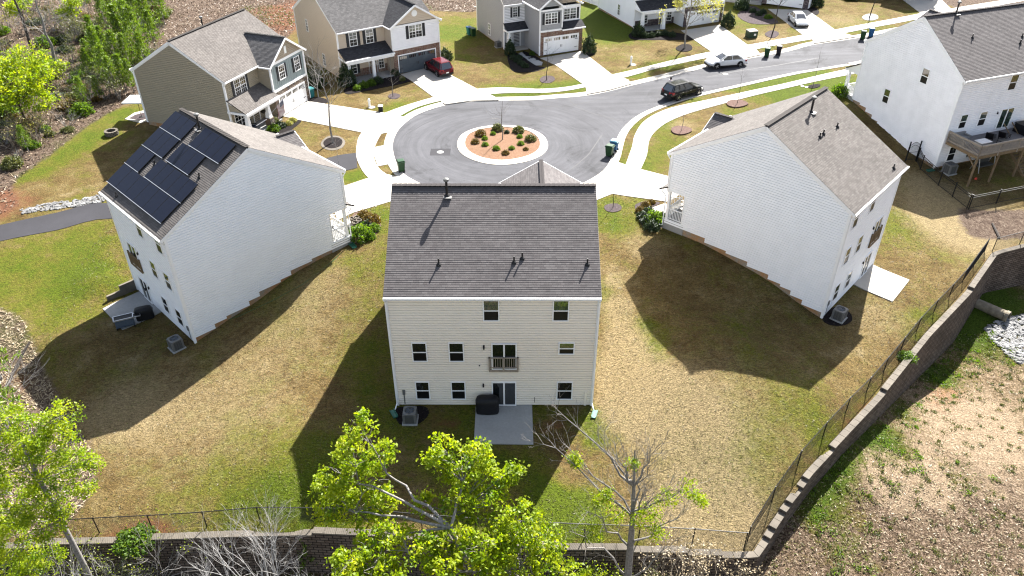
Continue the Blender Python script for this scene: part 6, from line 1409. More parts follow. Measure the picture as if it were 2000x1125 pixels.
# fire pit, umbrella terrace
p = at(219, 263); th = thing('fire_pit', 'round stone fire pit on the lawn left of the solar panel house', 'fire pit', p); mb = MB()
for r_ in range(3):
    for k in range(14):
        a_ = 2 * PI * (k + .5 * (r_ % 2)) / 14; mb.box((.55 * math.cos(a_), .55 * math.sin(a_), .08 + .15 * r_), (.22, .225, .14), 0, a_ )
mb.build('stone_ring', M['conc_cap'], th); mb = MB(); mb.lathe([(.01, .12), (.46, .12)], 14); mb.build('ash_bed', M['mulch_dark'], th)
drape('patio', axy([(244, 233), (262, 221), (290, 214), (300, 232), (276, 241)]), .05, M['conc'], 1, .15)
drape('patio', axy([(252, 232), (265, 225), (290, 219), (294, 231), (276, 236)]), .07, M['mulch_purple'], 1, 0)
p = at(277, 229); th = thing('parasol', 'square cream parasol on the terrace behind the khaki house', 'parasol', p); mb = MB(); mb.tube([(0, 0, 0), (0, 0, 2.5)], .025, 8); mb.build('pole', M['bronze'], th)
mb = MB(); q = [(-1.1, -1.1, 2.0), (1.1, -1.1, 2.0), (1.1, 1.1, 2.0), (-1.1, 1.1, 2.0)]
for k in range(4): mb.face([q[k], q[(k + 1) % 4], (0, 0, 2.42)])
for k in range(4): a, b = q[k], q[(k + 1) % 4]; mb.face([a, b, (b[0], b[1], 1.88), (a[0], a[1], 1.88)])
mb.build('canopy', M['white'], th); mb = MB(); mb.lathe([(.28, 0), (.26, .08), (.05, .12)], 14); mb.build('base', M['blackplastic'], th)
# flag on the khaki house
o = HA.world((8.0, 12.75, 0)); fl = thing('flag', 'striped red white and blue flag on a slanting pole by the khaki house porch', 'flag', (o.x, o.y, o.z), HA.e.rotation_euler.z)
mb = MB(); mb.tube([(0, 0, 1.45), (-1.0, .9, 2.65)], .018, 6); mb.build('pole', M['steel'], fl)
def cl(x, y): # x along the pole from its tip (0..1.05), y down
    p_ = Vector((-1.0, .9, 2.65)).lerp(Vector((0, 0, 1.45)), x / 1.72); return p_ + Vector((-.02 * y + .05 * math.sin(3 * y + 4 * x), .05 * math.sin(4 * y + 5 * x) - .25 * y * .2, -y * .92 - .0))
mb = MB()
for r_ in range(13):
    for k in range(8):
        x0, x1 = .02 + r_ * .073, .02 + (r_ + 1) * .073; y0, y1 = k * .19, (k + 1) * .19
        m_ = 2 if (r_ < 7 and k < 3) else (0 if r_ % 2 == 0 else 1); mb.face([cl(x0, y0), cl(x1, y0), cl(x1, y1), cl(x0, y1)], m_)
for r_ in range(6):
    for k in range(5): c = cl(.06 + r_ * .085, .06 + k * .11); mb.box(c, (.03, .03, .03), 1)
mb.build('cloth', [M['flag_red'], M['white'], M['flag_blue']], fl)
# porch pieces on the khaki house
o = HA.world((9.9, 11.6, .14)); th = thing('porch_chair', 'navy blue porch chair at the khaki house', 'chair', o, HA.e.rotation_euler.z)
mb = MB(); mb.box((0, 0, .42), (.62, .6, .12)); mb.build('seat', M['navy'], th); mb = MB(); mb.box((0, -.3, .75), (.62, .1, .62)); mb.build('backrest', M['navy'], th)
for x in (-.27, .27):
    for y in (-.25, .25): mb = MB(); mb.box((x, y, .19), (.05, .05, .38)); mb.build('leg', M['bronze'], th)
    mb = MB(); mb.box((x * 1.15, 0, .62), (.06, .6, .05)); mb.build('armrest', M['bronze'], th)
o = HA.world((8.6, 12.2, 1.75)); th = thing('hanging_basket', 'dark hanging flower basket under the khaki house porch roof', 'hanging basket', o); mb = MB(); mb.lathe([(.08, -.2), (.24, -.05), (.26, .05)], 12); mb.build('basket', M['terracotta'], th); mb = MB(); mb.tube([(0, 0, .05), (0, 0, .62)], .008, 4); mb.build('hanger', M['bronze'], th)
# lawn utilities
def marker(name, label, px, hh=.9, box=False):
    p = at(*px); th = thing(name, label, 'utility post', p); mb = MB()
    if box: mb.prism([(-.22, -.18), (.22, -.18), (.22, .18), (-.22, .18)], -.1, .55); mb.build('post_body', M['blackplastic'], th); m2 = MB(); m2.prism([(-.24, -.2), (.24, -.2), (.24, .2), (-.24, .2)], .55, .62); m2.build('cap', M['white'], th)
    else: mb.lathe([(.12, -.1), (.12, hh * .7), (.15, hh * .72), (.15, hh * .8), (.1, hh), (.03, hh + .05)], 12); mb.build('post_body', M['white'], th); m2 = MB(); m2.lathe([(.38, -.02), (.38, .05), (.02, .06)], 16, (.25, -.15, 0)); m2.build('lid', M['conc'], th)
marker('utility_post', 'white utility post with a round lid on the lawn right of the grey house', (1232, 126), 1.0)
marker('utility_post', 'white utility post on the lawn in front of the tan house', (722, 209), .9)
marker('utility_pedestal', 'black utility box on the lawn edge in front of the tan house', (744, 217), box=True)
p = at(1467, 72); th = thing('transformer_box', 'green transformer box with a pale top on the dry lawn', 'transformer', p, R_(15)); mb = MB(); mb.prism([(-.6, -.5), (.6, -.5), (.6, .5), (-.6, .5)], -.1, .78); mb.build('cabinet', M['green_metal'], th); mb = MB(); mb.hexa([(-.64, -.54, .78), (.64, -.54, .78), (.64, .54, .78), (-.64, .54, .78), (-.6, -.5, .86), (.6, -.5, .86), (.6, .5, .9), (-.6, .5, .9)]); mb.build('lid', M['conc'], th); mb = MB(); mb.box((.2, -.51, .4), (.3, .02, .25)); mb.build('warning_label', M['white'], th)
def manhole(label, px, square=None, mat='steel'):
    p = at(*px, -.07); th = thing('manhole', label, 'manhole cover', (p.x, p.y, p.z)); 
    if square: mb = MB(); mb.prism([(-square, -square * .8), (square, -square * .8), (square, square * .8), (-square, square * .8)], -.02, .006); mb.build('patch', M['asph_drive'], th)
    mb = MB(); mb.lathe([(.33, -.02), (.33, .014), (.02, .016)], 20); mb.build('cover', M[mat], th)
manhole('round manhole cover in a dark square patch in the cul-de-sac', (860, 297), .95, 'conc_old'); manhole('pale round manhole cover in the street by the black car', (1417, 144.5), None, 'conc')
for px, lb in (((1567, 169), 'white lidded meter box on the bright green lawn, left of the pair'), ((1575, 170.5), 'white lidded meter box on the bright green lawn, right of the pair')):
    p = at(*px); mb = MB(); mb.lathe([(.18, -.05), (.18, .06), (.03, .08)], 12); tag(mb.build('meter_box', M['white'], loc=p), lb, 'meter box')
# hose, logs
pts = [at(*q, .03) for q in [(418, 626), (440, 626), (470, 616), (530, 588), (590, 556), (650, 510), (668, 492)]]; mb = MB(); mb.tube([p - pts[0] for p in pts], .018, 5); tag(mb.build('garden_hose', M['hose'], loc=pts[0]), 'green garden hose lying along the wall of the solar panel house', 'hose')
pts = [at(*q, .1) for q in [(14, 755), (30, 730), (48, 705), (66, 684)]]; mb = MB(); mb.tube([p - pts[0] + Vector((0, 0, .25 * k)) for k, p in enumerate(pts)], [.11, .1, .09, .06], 7); tag(mb.build('fallen_log', M['bark_dark'], loc=pts[0]), 'dark dead log leaning over the brown bank at the left edge', 'log')
pts = [at(*q, .08) for q in [(1938, 436), (1944, 448), (1952, 464)]]; mb = MB(); mb.tube([p - pts[0] for p in pts], [.07, .09, .1], 6); tag(mb.build('fallen_log', M['bark_dark'], loc=pts[0]), 'dark log lying on the straw above the right bend of the wall', 'log')
p = at(1906, 349, .1); mb = MB(); mb.lathe([(.02, -.12), (.09, -.08), (.12, 0), (.09, .08), (.02, .12)], 12); tag(mb.build('ball', M['orange'], loc=(p.x, p.y, p.z), smooth=True), 'small red ball in the shade under the deck', 'ball')
# splash block / reel by the left porch
p = at(689, 481); mb = MB(); mb.box((0, 0, .05), (.35, .8, .06)); mb.box((-.16, 0, .11), (.03, .8, .1)); mb.box((.16, 0, .11), (.03, .8, .1)); tag(mb.build('splash_block', M['green_plastic'], loc=p, rz=.6), 'green plastic splash block by the flower bed of the solar panel house', 'splash block')
p = at(1817, 334); mb = MB(); mb.box((0, 0, .05), (.8, .35, .06)); mb.box((0, -.16, .11), (.8, .03, .1)); mb.box((0, .16, .11), (.8, .03, .1)); tag(mb.build('splash_block', M['green_plastic'], loc=p, rz=.3), 'green plastic splash block behind the picket fence', 'splash block')
# deck furniture
def DL(px, py, z=2.8): q = onz(px, py, FRz + z); return HF.local((q[0], q[1], FRz + z))
def DT(name, label, cat, l, rz=0): w_ = HF.world((l[0], l[1], 2.802)); return thing(name, label, cat, w_, HF.e.rotation_euler.z + rz)
th = DT('outdoor_sofa', 'grey corner sofa against the wall on the timber deck', 'sofa', (1.35, -.62)); mb = MB(); mb.box((0, .05, .22), (1.7, .75, .36)); mb.box((-.55, -.75, .22), (.6, .9, .36)); mb.build('seat', M['cushion'], th); mb = MB(); mb.box((0, .4, .52), (1.7, .16, .4)); mb.box((-.85, -.4, .52), (.16, 1.6, .4)); mb.build('backrest', M['cushion'], th); mb = MB(); mb.box((.8, .05, .45), (.16, .75, .25)); mb.build('armrest', M['cushion'], th)
th = DT('patio_table', 'white marble topped table on the timber deck', 'table', (2.1, -2.35)); mb = MB(); mb.box((0, 0, .62), (1.25, .85, .05)); mb.build('tabletop', M['marble'], th); mb = MB(); mb.box((0, 0, .3), (1.1, .7, .6)); mb.build('base', M['cushion'], th)
for nm, l, r_, lb in (('lounge_chair', (4.0, -1.45), .5, 'black reclining lounger nearest the marble table on the deck'), ('lounge_chair', (5.3, -1.75), .35, 'black reclining lounger nearest the sliding door on the deck')):
    th = DT(nm, lb, 'lounger', l, r_); mb = MB(); mb.box((.35, 0, .32), (1.35, .65, .08)); mb.build('seat', M['black_cloth'], th); mb = MB(); mb.hexa([(-.35, -.32, .3), (-.27, -.32, .3), (-.27, .32, .3), (-.35, .32, .3), (-.75, -.32, .95), (-.67, -.32, .98), (-.67, .32, .98), (-.75, .32, .95)]); mb.build('backrest', M['black_cloth'], th)
    for x, y in ((-.25, -.28), (-.25, .28), (.95, -.28), (.95, .28)): mb = MB(); mb.box((x, y, .14), (.05, .05, .28)); mb.build('leg', M['blackplastic'], th)
th = DT('side_table', 'low black square table beside the loungers on the deck', 'table', (4.35, -2.6), .1); mb = MB(); mb.box((0, 0, .42), (.95, .75, .05)); mb.build('tabletop', M['ac_fin'], th)
for x, y in ((-.42, -.32), (-.42, .32), (.42, -.32), (.42, .32)): mb = MB(); mb.box((x, y, .2), (.05, .05, .4)); mb.build('leg', M['blackplastic'], th)
th = DT('storage_bench', 'long black storage box at the right end of the deck', 'storage box', (8.7, -1.3), 0); mb = MB(); mb.box((0, 0, .4), (1.6, 1.5, .8)); mb.build('box_body', M['black_cloth'], th); mb = MB(); mb.box((0, 0, .84), (1.68, 1.58, .08)); mb.build('lid', M['blackplastic'], th)
# dim furniture under the deck
o = HF.world((4.3, -1.6, -.1)); th = thing('porch_swing', 'dark cushioned swing seat in the shade under the deck', 'swing seat', o, HF.e.rotation_euler.z); mb = MB(); mb.box((0, 0, .5), (1.7, .65, .14)); mb.build('seat', M['ac_fin'], th); mb = MB(); mb.box((0, .33, .85), (1.7, .12, .6)); mb.build('backrest', M['ac_fin'], th)
for x in (-.95, .95): mb = MB(); mb.bar((x, -.5, -.05), (x, 0, 1.7), .05, .05); mb.bar((x, .5, -.05), (x, 0, 1.7), .05, .05); mb.build('frame', M['steel'], th)
# white vinyl fence between grey and white houses
pa, pb = at(1138, 2), at(1168, 12); th = thing('vinyl_fence', 'white vinyl board fence between the grey house and the white house', 'fence', pa); v = pb - pa; v.z = 0; mb = MB(); mb.bar(Vector((0, 0, .95)), v + Vector((0, 0, .95)), .05, 1.75)
n = 20
for k in range(n + 1): p = v * (k / n); mb.bar(p + Vector((0, -.03, .1)), p + Vector((0, -.03, 1.8)), .02, .02)
mb.build('board_panel', M['trim'], th)
for k in range(3): mb = MB(); mb.box(v * (k / 2) + Vector((0, 0, .98)), (.13, .13, 1.95)); mb.build('post', M['trim'], th)
# potted plants round the left porch
for k, (px, py, r_) in enumerate([(690, 436, .24), (697, 434, .24), (702, 440, .22), (695, 444, .25)]):
    p = at(px, py); mb = MB(); mb.lathe([(r_ * .7, 0), (r_, .42), (r_ + .03, .44), (r_ + .03, .5), (r_ - .03, .5), (r_ - .05, .4), (.02, .4)], 14)
    tag(mb.build('flower_pot', M['conc_cap'], loc=p), 'round pale flower pot in the bed by the solar panel house porch', 'flower pot', 'flower pots by the left porch')
# earth bank where the ground steps down beyond both ends of the wall
for a, b in ((wl[-1], (BIG, wl[-1][1] + 20)), (wl[0], (-BIG, wl[0][1] - 2))):
    mb = MB(); P = densify([a, b], 4.0, False); z = H_(np.array(P))
    for i in range(len(P) - 1): mb.face([(*P[i], -8), (*P[i + 1], -8), (*P[i + 1], z[i + 1] + .02), (*P[i], z[i] + .02)])
    o = mb.build('earth_bank', M['basin']); o['kind'] = 'structure'
# ------------------------------------------------------------------ vegetation
def leaf_mesh(name, C, ln, wd, mat, parent=None, up=.35, loc=None, tint=None, droop=0.0, dirs=None):
    C = np.asarray(C, float); n = len(C)
    ln = np.broadcast_to(np.asarray(ln, float), (n,)) * RNG.uniform(.7, 1.25, n); wd = np.broadcast_to(np.asarray(wd, float), (n,)) * RNG.uniform(.75, 1.2, n)
    d = RNG.normal(size=(n, 3)) if dirs is None else dirs + RNG.normal(size=(n, 3)) * .25
    d[:, 2] -= droop; d /= np.linalg.norm(d, axis=1, keepdims=True) + 1e-9
    nr = RNG.normal(size=(n, 3)); nr[:, 2] += up * 3; w = np.cross(d, nr); w /= np.linalg.norm(w, axis=1, keepdims=True) + 1e-9
    V_ = np.empty((n, 4, 3)); V_[:, 0] = C - d * ln[:, None] / 2; V_[:, 2] = C + d * ln[:, None] / 2
    m = C + d * (ln * .05)[:, None]; V_[:, 1] = m + w * wd[:, None] / 2; V_[:, 3] = m - w * wd[:, None] / 2
    me = bpy.data.meshes.new(name); me.vertices.add(4 * n); me.vertices.foreach_set('co', V_.reshape(-1).astype(np.float32))
    me.loops.add(4 * n); me.loops.foreach_set('vertex_index', np.arange(4 * n, dtype=np.int32)); me.polygons.add(n); me.polygons.foreach_set('loop_start', np.arange(0, 4 * n, 4, dtype=np.int32)); me.polygons.foreach_set('loop_total', np.full(n, 4, np.int32))
    me.materials.append(mat); t = np.clip(RNG.normal(.5, .25, n) if tint is None else tint, 0, 1)
    a = me.attributes.new('tint', 'FLOAT', 'POINT'); a.data.foreach_set('value', np.repeat(t, 4).astype(np.float32))
    me.update(calc_edges=True); me.validate()
    o = bpy.data.objects.new(name, me); COL.objects.link(o)
    if parent: o.parent = parent
    if loc is not None: o.location = loc
    return o
def clumps(cent, rad, k, per, cr, shell=.55, flat=.8):
    c = np.asarray(cent, float); u = RNG.normal(size=(k, 3)); u /= np.linalg.norm(u, axis=1, keepdims=True); r = rad * (shell + (1 - shell) * RNG.uniform(0, 1, k) ** .6)
    cc = c + u * r[:, None] * np.array([1, 1, flat]); tt = np.clip(.45 + RNG.normal(0, .2, k), 0, 1)
    p = np.repeat(cc, per, 0) + RNG.normal(size=(k * per, 3)) * cr * np.array([.55, .55, .38]); return p, np.repeat(tt, per) + RNG.normal(0, .12, k * per)
def curve(a, b, sag=.0, n=6, jit=.06):
    a, b = Vector(a), Vector(b); L = (b - a).length; o = []
    for k in range(n + 1):
        t = k / n; p = a.lerp(b, t); p.z += sag * L * 4 * t * (1 - t)
        if 0 < k < n: p += Vector(RNG.normal(0, jit * L * .3, 3))
        o.append(p)
    return o
def py3(px, py, y):
    d = ray(px, py); t = y / d[1]; return Vector((d[0] * t, y, CZ + d[2] * t))
def twigs(mb, p, d, L, r, depth, spread=.6, ratio=.68, nb=(2, 3), tips=None, upb=.12, nside=5, seg=3):
    p = Vector(p); d = Vector(d).normalized(); pts = [p]; q = p
    for k in range(seg):
        d = (d + Vector(RNG.normal(0, .11, 3)) + Vector((0, 0, upb * .3))).normalized(); q = q + d * (L / seg); pts.append(q)
    mb.tube(pts, [r * (1 - .4 * k / seg) for k in range(seg + 1)], max(3, nside - (0 if depth > 2 else 2)), cap=False)
    if depth <= 0:
        if tips is not None: tips.append(q)
        return
    for k in range(int(RNG.integers(nb[0], nb[1] + 1))):
        ax = Vector(RNG.normal(0, 1, 3)); ax = (ax - d * ax.dot(d)).normalized(); a = spread * RNG.uniform(.5, 1.2)
        nd = (d * math.cos(a) + ax * math.sin(a) + Vector((0, 0, upb))).normalized(); o = pts[-1] if k < 2 else pts[-2]
        twigs(mb, o, nd, L * ratio * RNG.uniform(.75, 1.15), r * .58, depth - 1, spread, ratio, nb, tips, upb, nside, seg)
# ---- big bright tree below the wall, centre
def blob_tree(name, label, base, forks, blobs, leafm, barkm, trunk_r, lsize, dens=24, per=34, cr=.42, group=None, dr=.5, subs=()):
    th = thing(name, label, 'tree', base, 0, group); B = Vector(base); mb = MB(); F = [Vector(f) - B for f in forks]
    path = [Vector((0, 0, -.3))] + F; rr = [trunk_r * (1 - .5 * k / len(path)) for k in range(len(path))]; fine = []; fr = []
    for k in range(len(path) - 1):
        for t in (0, .5): fine.append(path[k].lerp(path[k + 1], t) + (Vector(RNG.normal(0, .08, 3)) if t else Vector())); fr.append(rr[k] + (rr[k + 1] - rr[k]) * t)
    fine.append(path[-1]); fr.append(rr[-1]); mb.tube(fine, fr, 9)
    P = []; T = []; N = list(F)
    for q in subs:
        q = Vector(q) - B; f = min(F, key=lambda k: (k - q).length); mb.tube(curve(f, q, .04, 6, .05), [trunk_r * .5 * (1 - .55 * k / 6) for k in range(7)], 7, cap=False); N.append(q)
    for c, R in blobs:
        c = Vector(c) - B; f = min(N, key=lambda q: (q - c).length + (0 if q.z < c.z else 2)); cv = curve(f, c, .05, 6); mb.tube(cv, [max(.012, trunk_r * .22 * (1 - .8 * k / 6)) for k in range(7)], 6, cap=False)
        for k in range(int(4 + R * 4)):
            u = Vector(RNG.normal(0, 1, 3)).normalized(); s = cv[int(RNG.integers(3, 7))]; e = c + Vector((u.x * R, u.y * R, u.z * R * .7)) * .85; mb.tube(curve(s, e, .04, 3, .1), [.02, .016, .012, .007], 4, cap=False)
        p, t = clumps(c, R, int(dens * R * R + 5), per, cr); P.append(p); T.append(t)
    mb.build('trunk', M[barkm], th, smooth=True)
    leaf_mesh('crown', np.concatenate(P), lsize, lsize * .62, M[leafm], th, up=.5, tint=np.concatenate(T), droop=dr); return th
bl = lambda L_: [(py3(x, y, d), r * .92) for x, y, r, d in L_]
g0 = (1.2, 19.6, hb(1.2, 19.6))
blob_tree('broadleaf_tree', 'tall bright spring green tree in front of the wall, lower centre, with long bare limbs', g0, [py3(930, 1120, 20.2), py3(880, 1030, 21.3)],
          bl([(705, 832, .75, 24.6), (690, 882, 1.0, 24.4), (748, 882, .62, 24.4), (668, 932, 1.2, 24), (728, 936, .95, 24), (648, 985, 1.05, 23.6), (702, 992, 1.2, 23.4), (752, 985, .6, 23.2), (632, 950, .6, 24),
              (868, 878, .75, 24), (928, 884, .85, 24), (902, 912, 1.05, 23.6), (852, 903, .6, 23.8), (946, 925, .8, 23.6), (978, 948, .75, 23.4), (1002, 926, .5, 23.6), (828, 985, .55, 22.6), (895, 975, .95, 22.6), (940, 985, .9, 22.4),
              (755, 1040, .9, 21.8), (700, 1085, 1.25, 21), (800, 1085, 1.35, 20.6), (880, 1055, 1.4, 21.2), (945, 1062, 1.5, 21), (900, 1118, 1.5, 20), (725, 1122, 1.2, 20), (670, 1110, 1.0, 20.4)]), 'lf_bright', 'bark', .16, .19, 19, 30, .27, subs=[py3(755, 925, 23.9), py3(700, 945, 23.7), py3(690, 1000, 23), py3(905, 940, 23), py3(760, 1050, 21.6), py3(890, 1010, 22)])
g1 = (3.6, 19.4, hb(3.6, 19.4))
blob_tree('broadleaf_tree', 'rounded bright green tree at the bottom edge, right of the tall centre tree', g1, [py3(1040, 1140, 19.8)],
          bl([(1020, 1025, 1.15, 21.4), (1066, 1060, 1.0, 21), (1010, 1085, 1.4, 20.6), (1070, 1100, .95, 20.4), (960, 1108, 1.1, 20.2), (1120, 1130, .8, 20.2), (985, 1040, .7, 21.6)]), 'lf_bright', 'bark', .14, .17, 22, 32, .28)
# ---- trees at the lower left
pA = py3(168, 1118, 24.2); g2 = (pA.x, pA.y, hb(pA.x, pA.y))
blob_tree('broadleaf_tree', 'bright green tree with a pale straight trunk at the lower left corner', g2, [py3(120, 1020, 24.3), py3(78, 940, 24.4), py3(45, 870, 24.6)],
          bl([(62, 845, 1.15, 25), (120, 812, .85, 25.6), (98, 868, 1.25, 25), (148, 902, .8, 25), (42, 912, 1.25, 24.6), (108, 950, 1.2, 24.6), (62, 985, 1.15, 24.2), (18, 1000, 1.3, 24), (168, 955, .45, 25), (178, 905, .4, 25.4), (98, 1025, .9, 24), (26, 1060, 1.2, 23.6), (8, 1105, 1.2, 23.4), (12, 880, 1.0, 24.8), (120, 1000, .5, 24.4), (-30, 940, 1.3, 24.6), (-30, 1040, 1.4, 24), (10, 820, .9, 25.4), (90, 1090, .8, 23.8), (60, 1110, .9, 23.6)]), 'lf_bright', 'bark', .15, .13, 30, 36, .28)
def pine_mesh(th, hgt, rad, n=900, mat='lf_pine', bare=.18, whorls=9):
    mb = MB(); mb.tube([(0, 0, -.2), (.03, .02, hgt * .5), (0, 0, hgt)], [.05 + hgt * .009, .04, .012], 6); P = []; D = []
    for k in range(whorls):
        z = hgt * (bare + (1 - bare) * (k + .3) / whorls); R = rad * (1 - .82 * (k / whorls)) * RNG.uniform(.75, 1.15)
        for j in range(5):
            a = 2 * PI * j / 5 + k * 1.1 + RNG.uniform(-.3, .3); rr = R * RNG.uniform(.7, 1.1); tip = Vector((math.cos(a) * rr, math.sin(a) * rr, z + rr * .35)); mb.tube([(0, 0, z), tip * .5 + Vector((0, 0, z * .5 - .02)), tip], [.02, .014, .006], 4, cap=False)
            m = max(4, int(n / whorls / 5)); t = RNG.uniform(.3, 1.05, m); base = np.array([0, 0, z]) * (1 - t[:, None]) + np.array(tip) * t[:, None]; P.append(base + RNG.normal(0, .07 * rad, (m, 3))); dd = RNG.normal(size=(m, 3)); dd[:, 2] = np.abs(dd[:, 2]) + .4; D.append(dd + np.array([math.cos(a), math.sin(a), .3]) * .8)
    m = 60; P.append(np.array([0, 0, hgt * .97]) + RNG.normal(0, .06 * rad, (m, 3))); dd = RNG.normal(size=(m, 3)); dd[:, 2] = np.abs(dd[:, 2]) + 1; D.append(dd)
    mb.build('trunk', M['bark'], th); D = np.concatenate(D); D /= np.linalg.norm(D, axis=1, keepdims=True)
    leaf_mesh('crown', np.concatenate(P), .36 * (rad / 1.2) ** .5, .075, M[mat], th, up=.4, dirs=D)
PL = 'young green pine on the leaf littered hillside behind the khaki house'
protos = []
for k in range(3):
    th = thing('pine_tree', PL, 'pine tree', (0, 0, -50), 0, 'young pines on the hillside'); pine_mesh(th, 4.6 + .4 * k, 1.25 + .15 * k, 1500); protos.append(th)
pines = [(190, 104, 1.0), (204, 146, 1.1), (216, 172, .9), (243, 100, 1.25), (262, 92, 1.15), (277, 118, 1.2), (293, 66, 1.2), (229, 52, 1.2), (247, 38, 1.0), (302, 24, 1.1), (181, 158, .75), (228, 186, .8), (246, 176, .9), (262, 180, .75), (168, 208, .62), (303, 92, 1.0), (287, 138, .9), (212, 66, .9), (196, 196, .6), (322, 48, .9), (312, 10, 1.1), (270, 52, 1.1), (256, 140, .9), (236, 140, .9), (210, 118, .9), (176, 124, .6), (56, 296, .5), (275, 20, 1.1)]
for i, (px, py, s) in enumerate(pines):
    p = at(px, py); a = RNG.uniform(0, 6.28)
    if i < 3: th = protos[i]; th.location = (p.x, p.y, p.z); th.rotation_euler.z = a; th.scale = (s * .92, s * .92, s)
    else: dup(protos[i % 3], (p.x, p.y, p.z), a, scale=s)
for px, py, s, lb in ((4, 742, 1.1, 'dark pine leaning in at the left edge above the dead log'), (14, 832, 1.25, 'dark green pine at the left edge under the pale bare branches'), (606, 1108, .62, 'little dark pine growing against the face of the bottom wall')):
    p = at(px, py) if px < 100 else atb(px, py); dup(protos[0], (p.x, p.y, p.z), RNG.uniform(0, 6), lb, 'pines by the lower wall', scale=s)
# bright hillside trees (blobs given in metres round the base)
def hill_tree(label, px, py, hgt, R, leafm='lf_bright', n=9, ls=.26, dens=13, per=16, name='broadleaf_tree', group=None):
    p = at(px, py); bs = []
    for k in range(n):
        a = 2 * PI * k / n * 1.7; rr = R * RNG.uniform(.25, .75); bs.append((p + Vector((math.cos(a) * rr, math.sin(a) * rr, hgt * RNG.uniform(.42, .95))), R * RNG.uniform(.3, .5)))
    return blob_tree(name, label, (p.x, p.y, p.z), [p + Vector((0, 0, hgt * .3)), p + Vector((.1, .1, hgt * .6))], bs, leafm, 'bark_dark', .12, ls, dens, per, .5, group, .1)
hill_tree('large bright yellow green tree on the hillside at the left edge', 55, 252, 7.2, 4.0, n=16)
hill_tree('bright green sapling on the upper left hillside beside the bare trunks', 55, 70, 5.0, 1.8, n=8)
hill_tree('bright yellow green sapling near the top of the hillside', 148, 58, 4.2, 2.0, n=8)
hill_tree('low bright tree spreading at the foot of the hillside, left edge', 10, 232, 2.4, 2.2, 'lf_mid', 7)
hill_tree('bright bushy sapling below the leaning bare trunk', 100, 165, 2.6, 2.2, n=8)
# small deciduous street and forest trees without leaves
def bare_tree(label, px, py, hgt, r0=.07, barkm='bark', depth=4, spread=.5, clear=.35, nb=(2, 3), fn=at, leaf=None, name='bare_tree', lean=(0, 0), ratio=.7, group=None, stem=None):
    p = fn(px, py); th = thing(name, label, 'tree', p, 0, group); mb = MB(); tips = []
    top = Vector((lean[0], lean[1], hgt)); path = [Vector((0, 0, -.2))] + [top * (k / 6) + Vector(RNG.normal(0, .012 * hgt, 3)) for k in range(1, 7)]
    mb.tube(path, [r0 * (1 - .8 * k / 6) for k in range(7)], 7, cap=False)
    for k in range(int(6 + hgt * 1.6)):
        t = clear + (1 - clear) * (k + RNG.uniform(0, 1)) / (6 + hgt * 1.6); t = min(t, .98); i = min(int(t * 6), 5); o = path[i].lerp(path[i + 1], t * 6 - i); a = RNG.uniform(0, 6.28); up = RNG.uniform(.35, 1.0)
        L = hgt * .26 * (1.15 - t) + .25; twigs(mb, o, (math.cos(a), math.sin(a), up), L, r0 * .34 * (1.15 - t), max(1, depth - 2), spread, ratio, nb, tips)
    twigs(mb, path[-1], (0, 0, 1), hgt * .14, r0 * .2, 2, spread, ratio, nb, tips)
    mb.build('trunk', M[barkm], th)
    if leaf and tips:
        q = np.array([tuple(t) for t in tips]); q = np.repeat(q, leaf[1], 0) + RNG.normal(0, leaf[2], (len(q) * leaf[1], 3)); leaf_mesh('crown', q, leaf[3], leaf[3] * .6, M[leaf[0]], th)
    return th
bare_tree('thin leafless tree in the middle of the mulched island', 981, 274, 4.6, .055, spread=.35, clear=.4)
bare_tree('leafless tree in a round black mulch ring ringed with white stone', 651, 279, 8.2, .11, spread=.55, clear=.42, lean=(-.1, .1))
bare_tree('small leafless tree on the lawn of the tan house', 768, 189, 4.0, .05, barkm='bark', spread=.55, clear=.3)
bare_tree('slim leafless tree on the lawn of the grey house', 1068, 157, 4.6, .05, barkm='bark_dark', spread=.4)
bare_tree('budding tree with sparse yellow green leaves in front of the white house', 1337, 95, 8.0, .13, spread=.65, clear=.28, leaf=('lf_pale', 12, .25, .22), depth=5, name='budding_tree')
bare_tree('dark leafless tree on the lawn by the green transformer', 1507, 69, 6.8, .09, 'bark_dark', spread=.5, clear=.5, lean=(1, .3))
bare_tree('leafless tree standing in a round pale stone ring', 1698, 34, 6.0, .08, 'bark_dark', spread=.5, clear=.5, lean=(.5, .2))
bare_tree('leafless sapling in the nearer red mulch circle', 1331, 257, 3.2, .03, 'bark', spread=.35, clear=.45, depth=3)
bare_tree('leafless sapling in the farther red mulch circle', 1440, 203, 3.4, .035, 'bark_dark', spread=.35, clear=.75, depth=3)
bare_tree('leafless sapling on the bright green lawn by the white house', 1588, 169, 3.9, .035, 'bark', spread=.3, clear=.5, depth=3)
bare_tree('leafless sapling in a grey mulch oval right of the beige house', 1197, 406, 3.0, .03, 'bark_dark', spread=.45, clear=.45, depth=3)
bare_tree('thin pale stake sapling beside the asphalt lane', 662, 322, 2.6, .02, 'bark_pale', spread=.3, clear=.6, depth=2)
bare_tree('leafless tree beside the stone garage corner of the khaki house', 622, 190, 5.0, .07, 'bark_pale', spread=.7, clear=.15, depth=5)
bare_tree('tall straight dark bare trunk on the upper left hillside', 70, 115, 12.5, .2, 'bark_dark', spread=.4, clear=.62, depth=3)
bare_tree('bare grey trunk with broken branches near the hillside path', 118, 141, 9.0, .2, 'bark', spread=.6, clear=.4, depth=4)
bare_tree('thin bare trunk at the left edge of the hillside', 8, 172, 6.0, .12, 'bark_dark', spread=.5, clear=.5, depth=3)
for k, (px, py, hh) in enumerate(((85, 122, 4.5), (178, 40, 3.6), (20, 60, 6), (165, 15, 5), (125, 30, 5), (95, 10, 5))): bare_tree('thin leafless sapling among the hillside brush', px, py, hh, .05, 'bark_pale' if k % 2 else 'bark', spread=.6, clear=.25, depth=4, group='leafless hillside saplings')
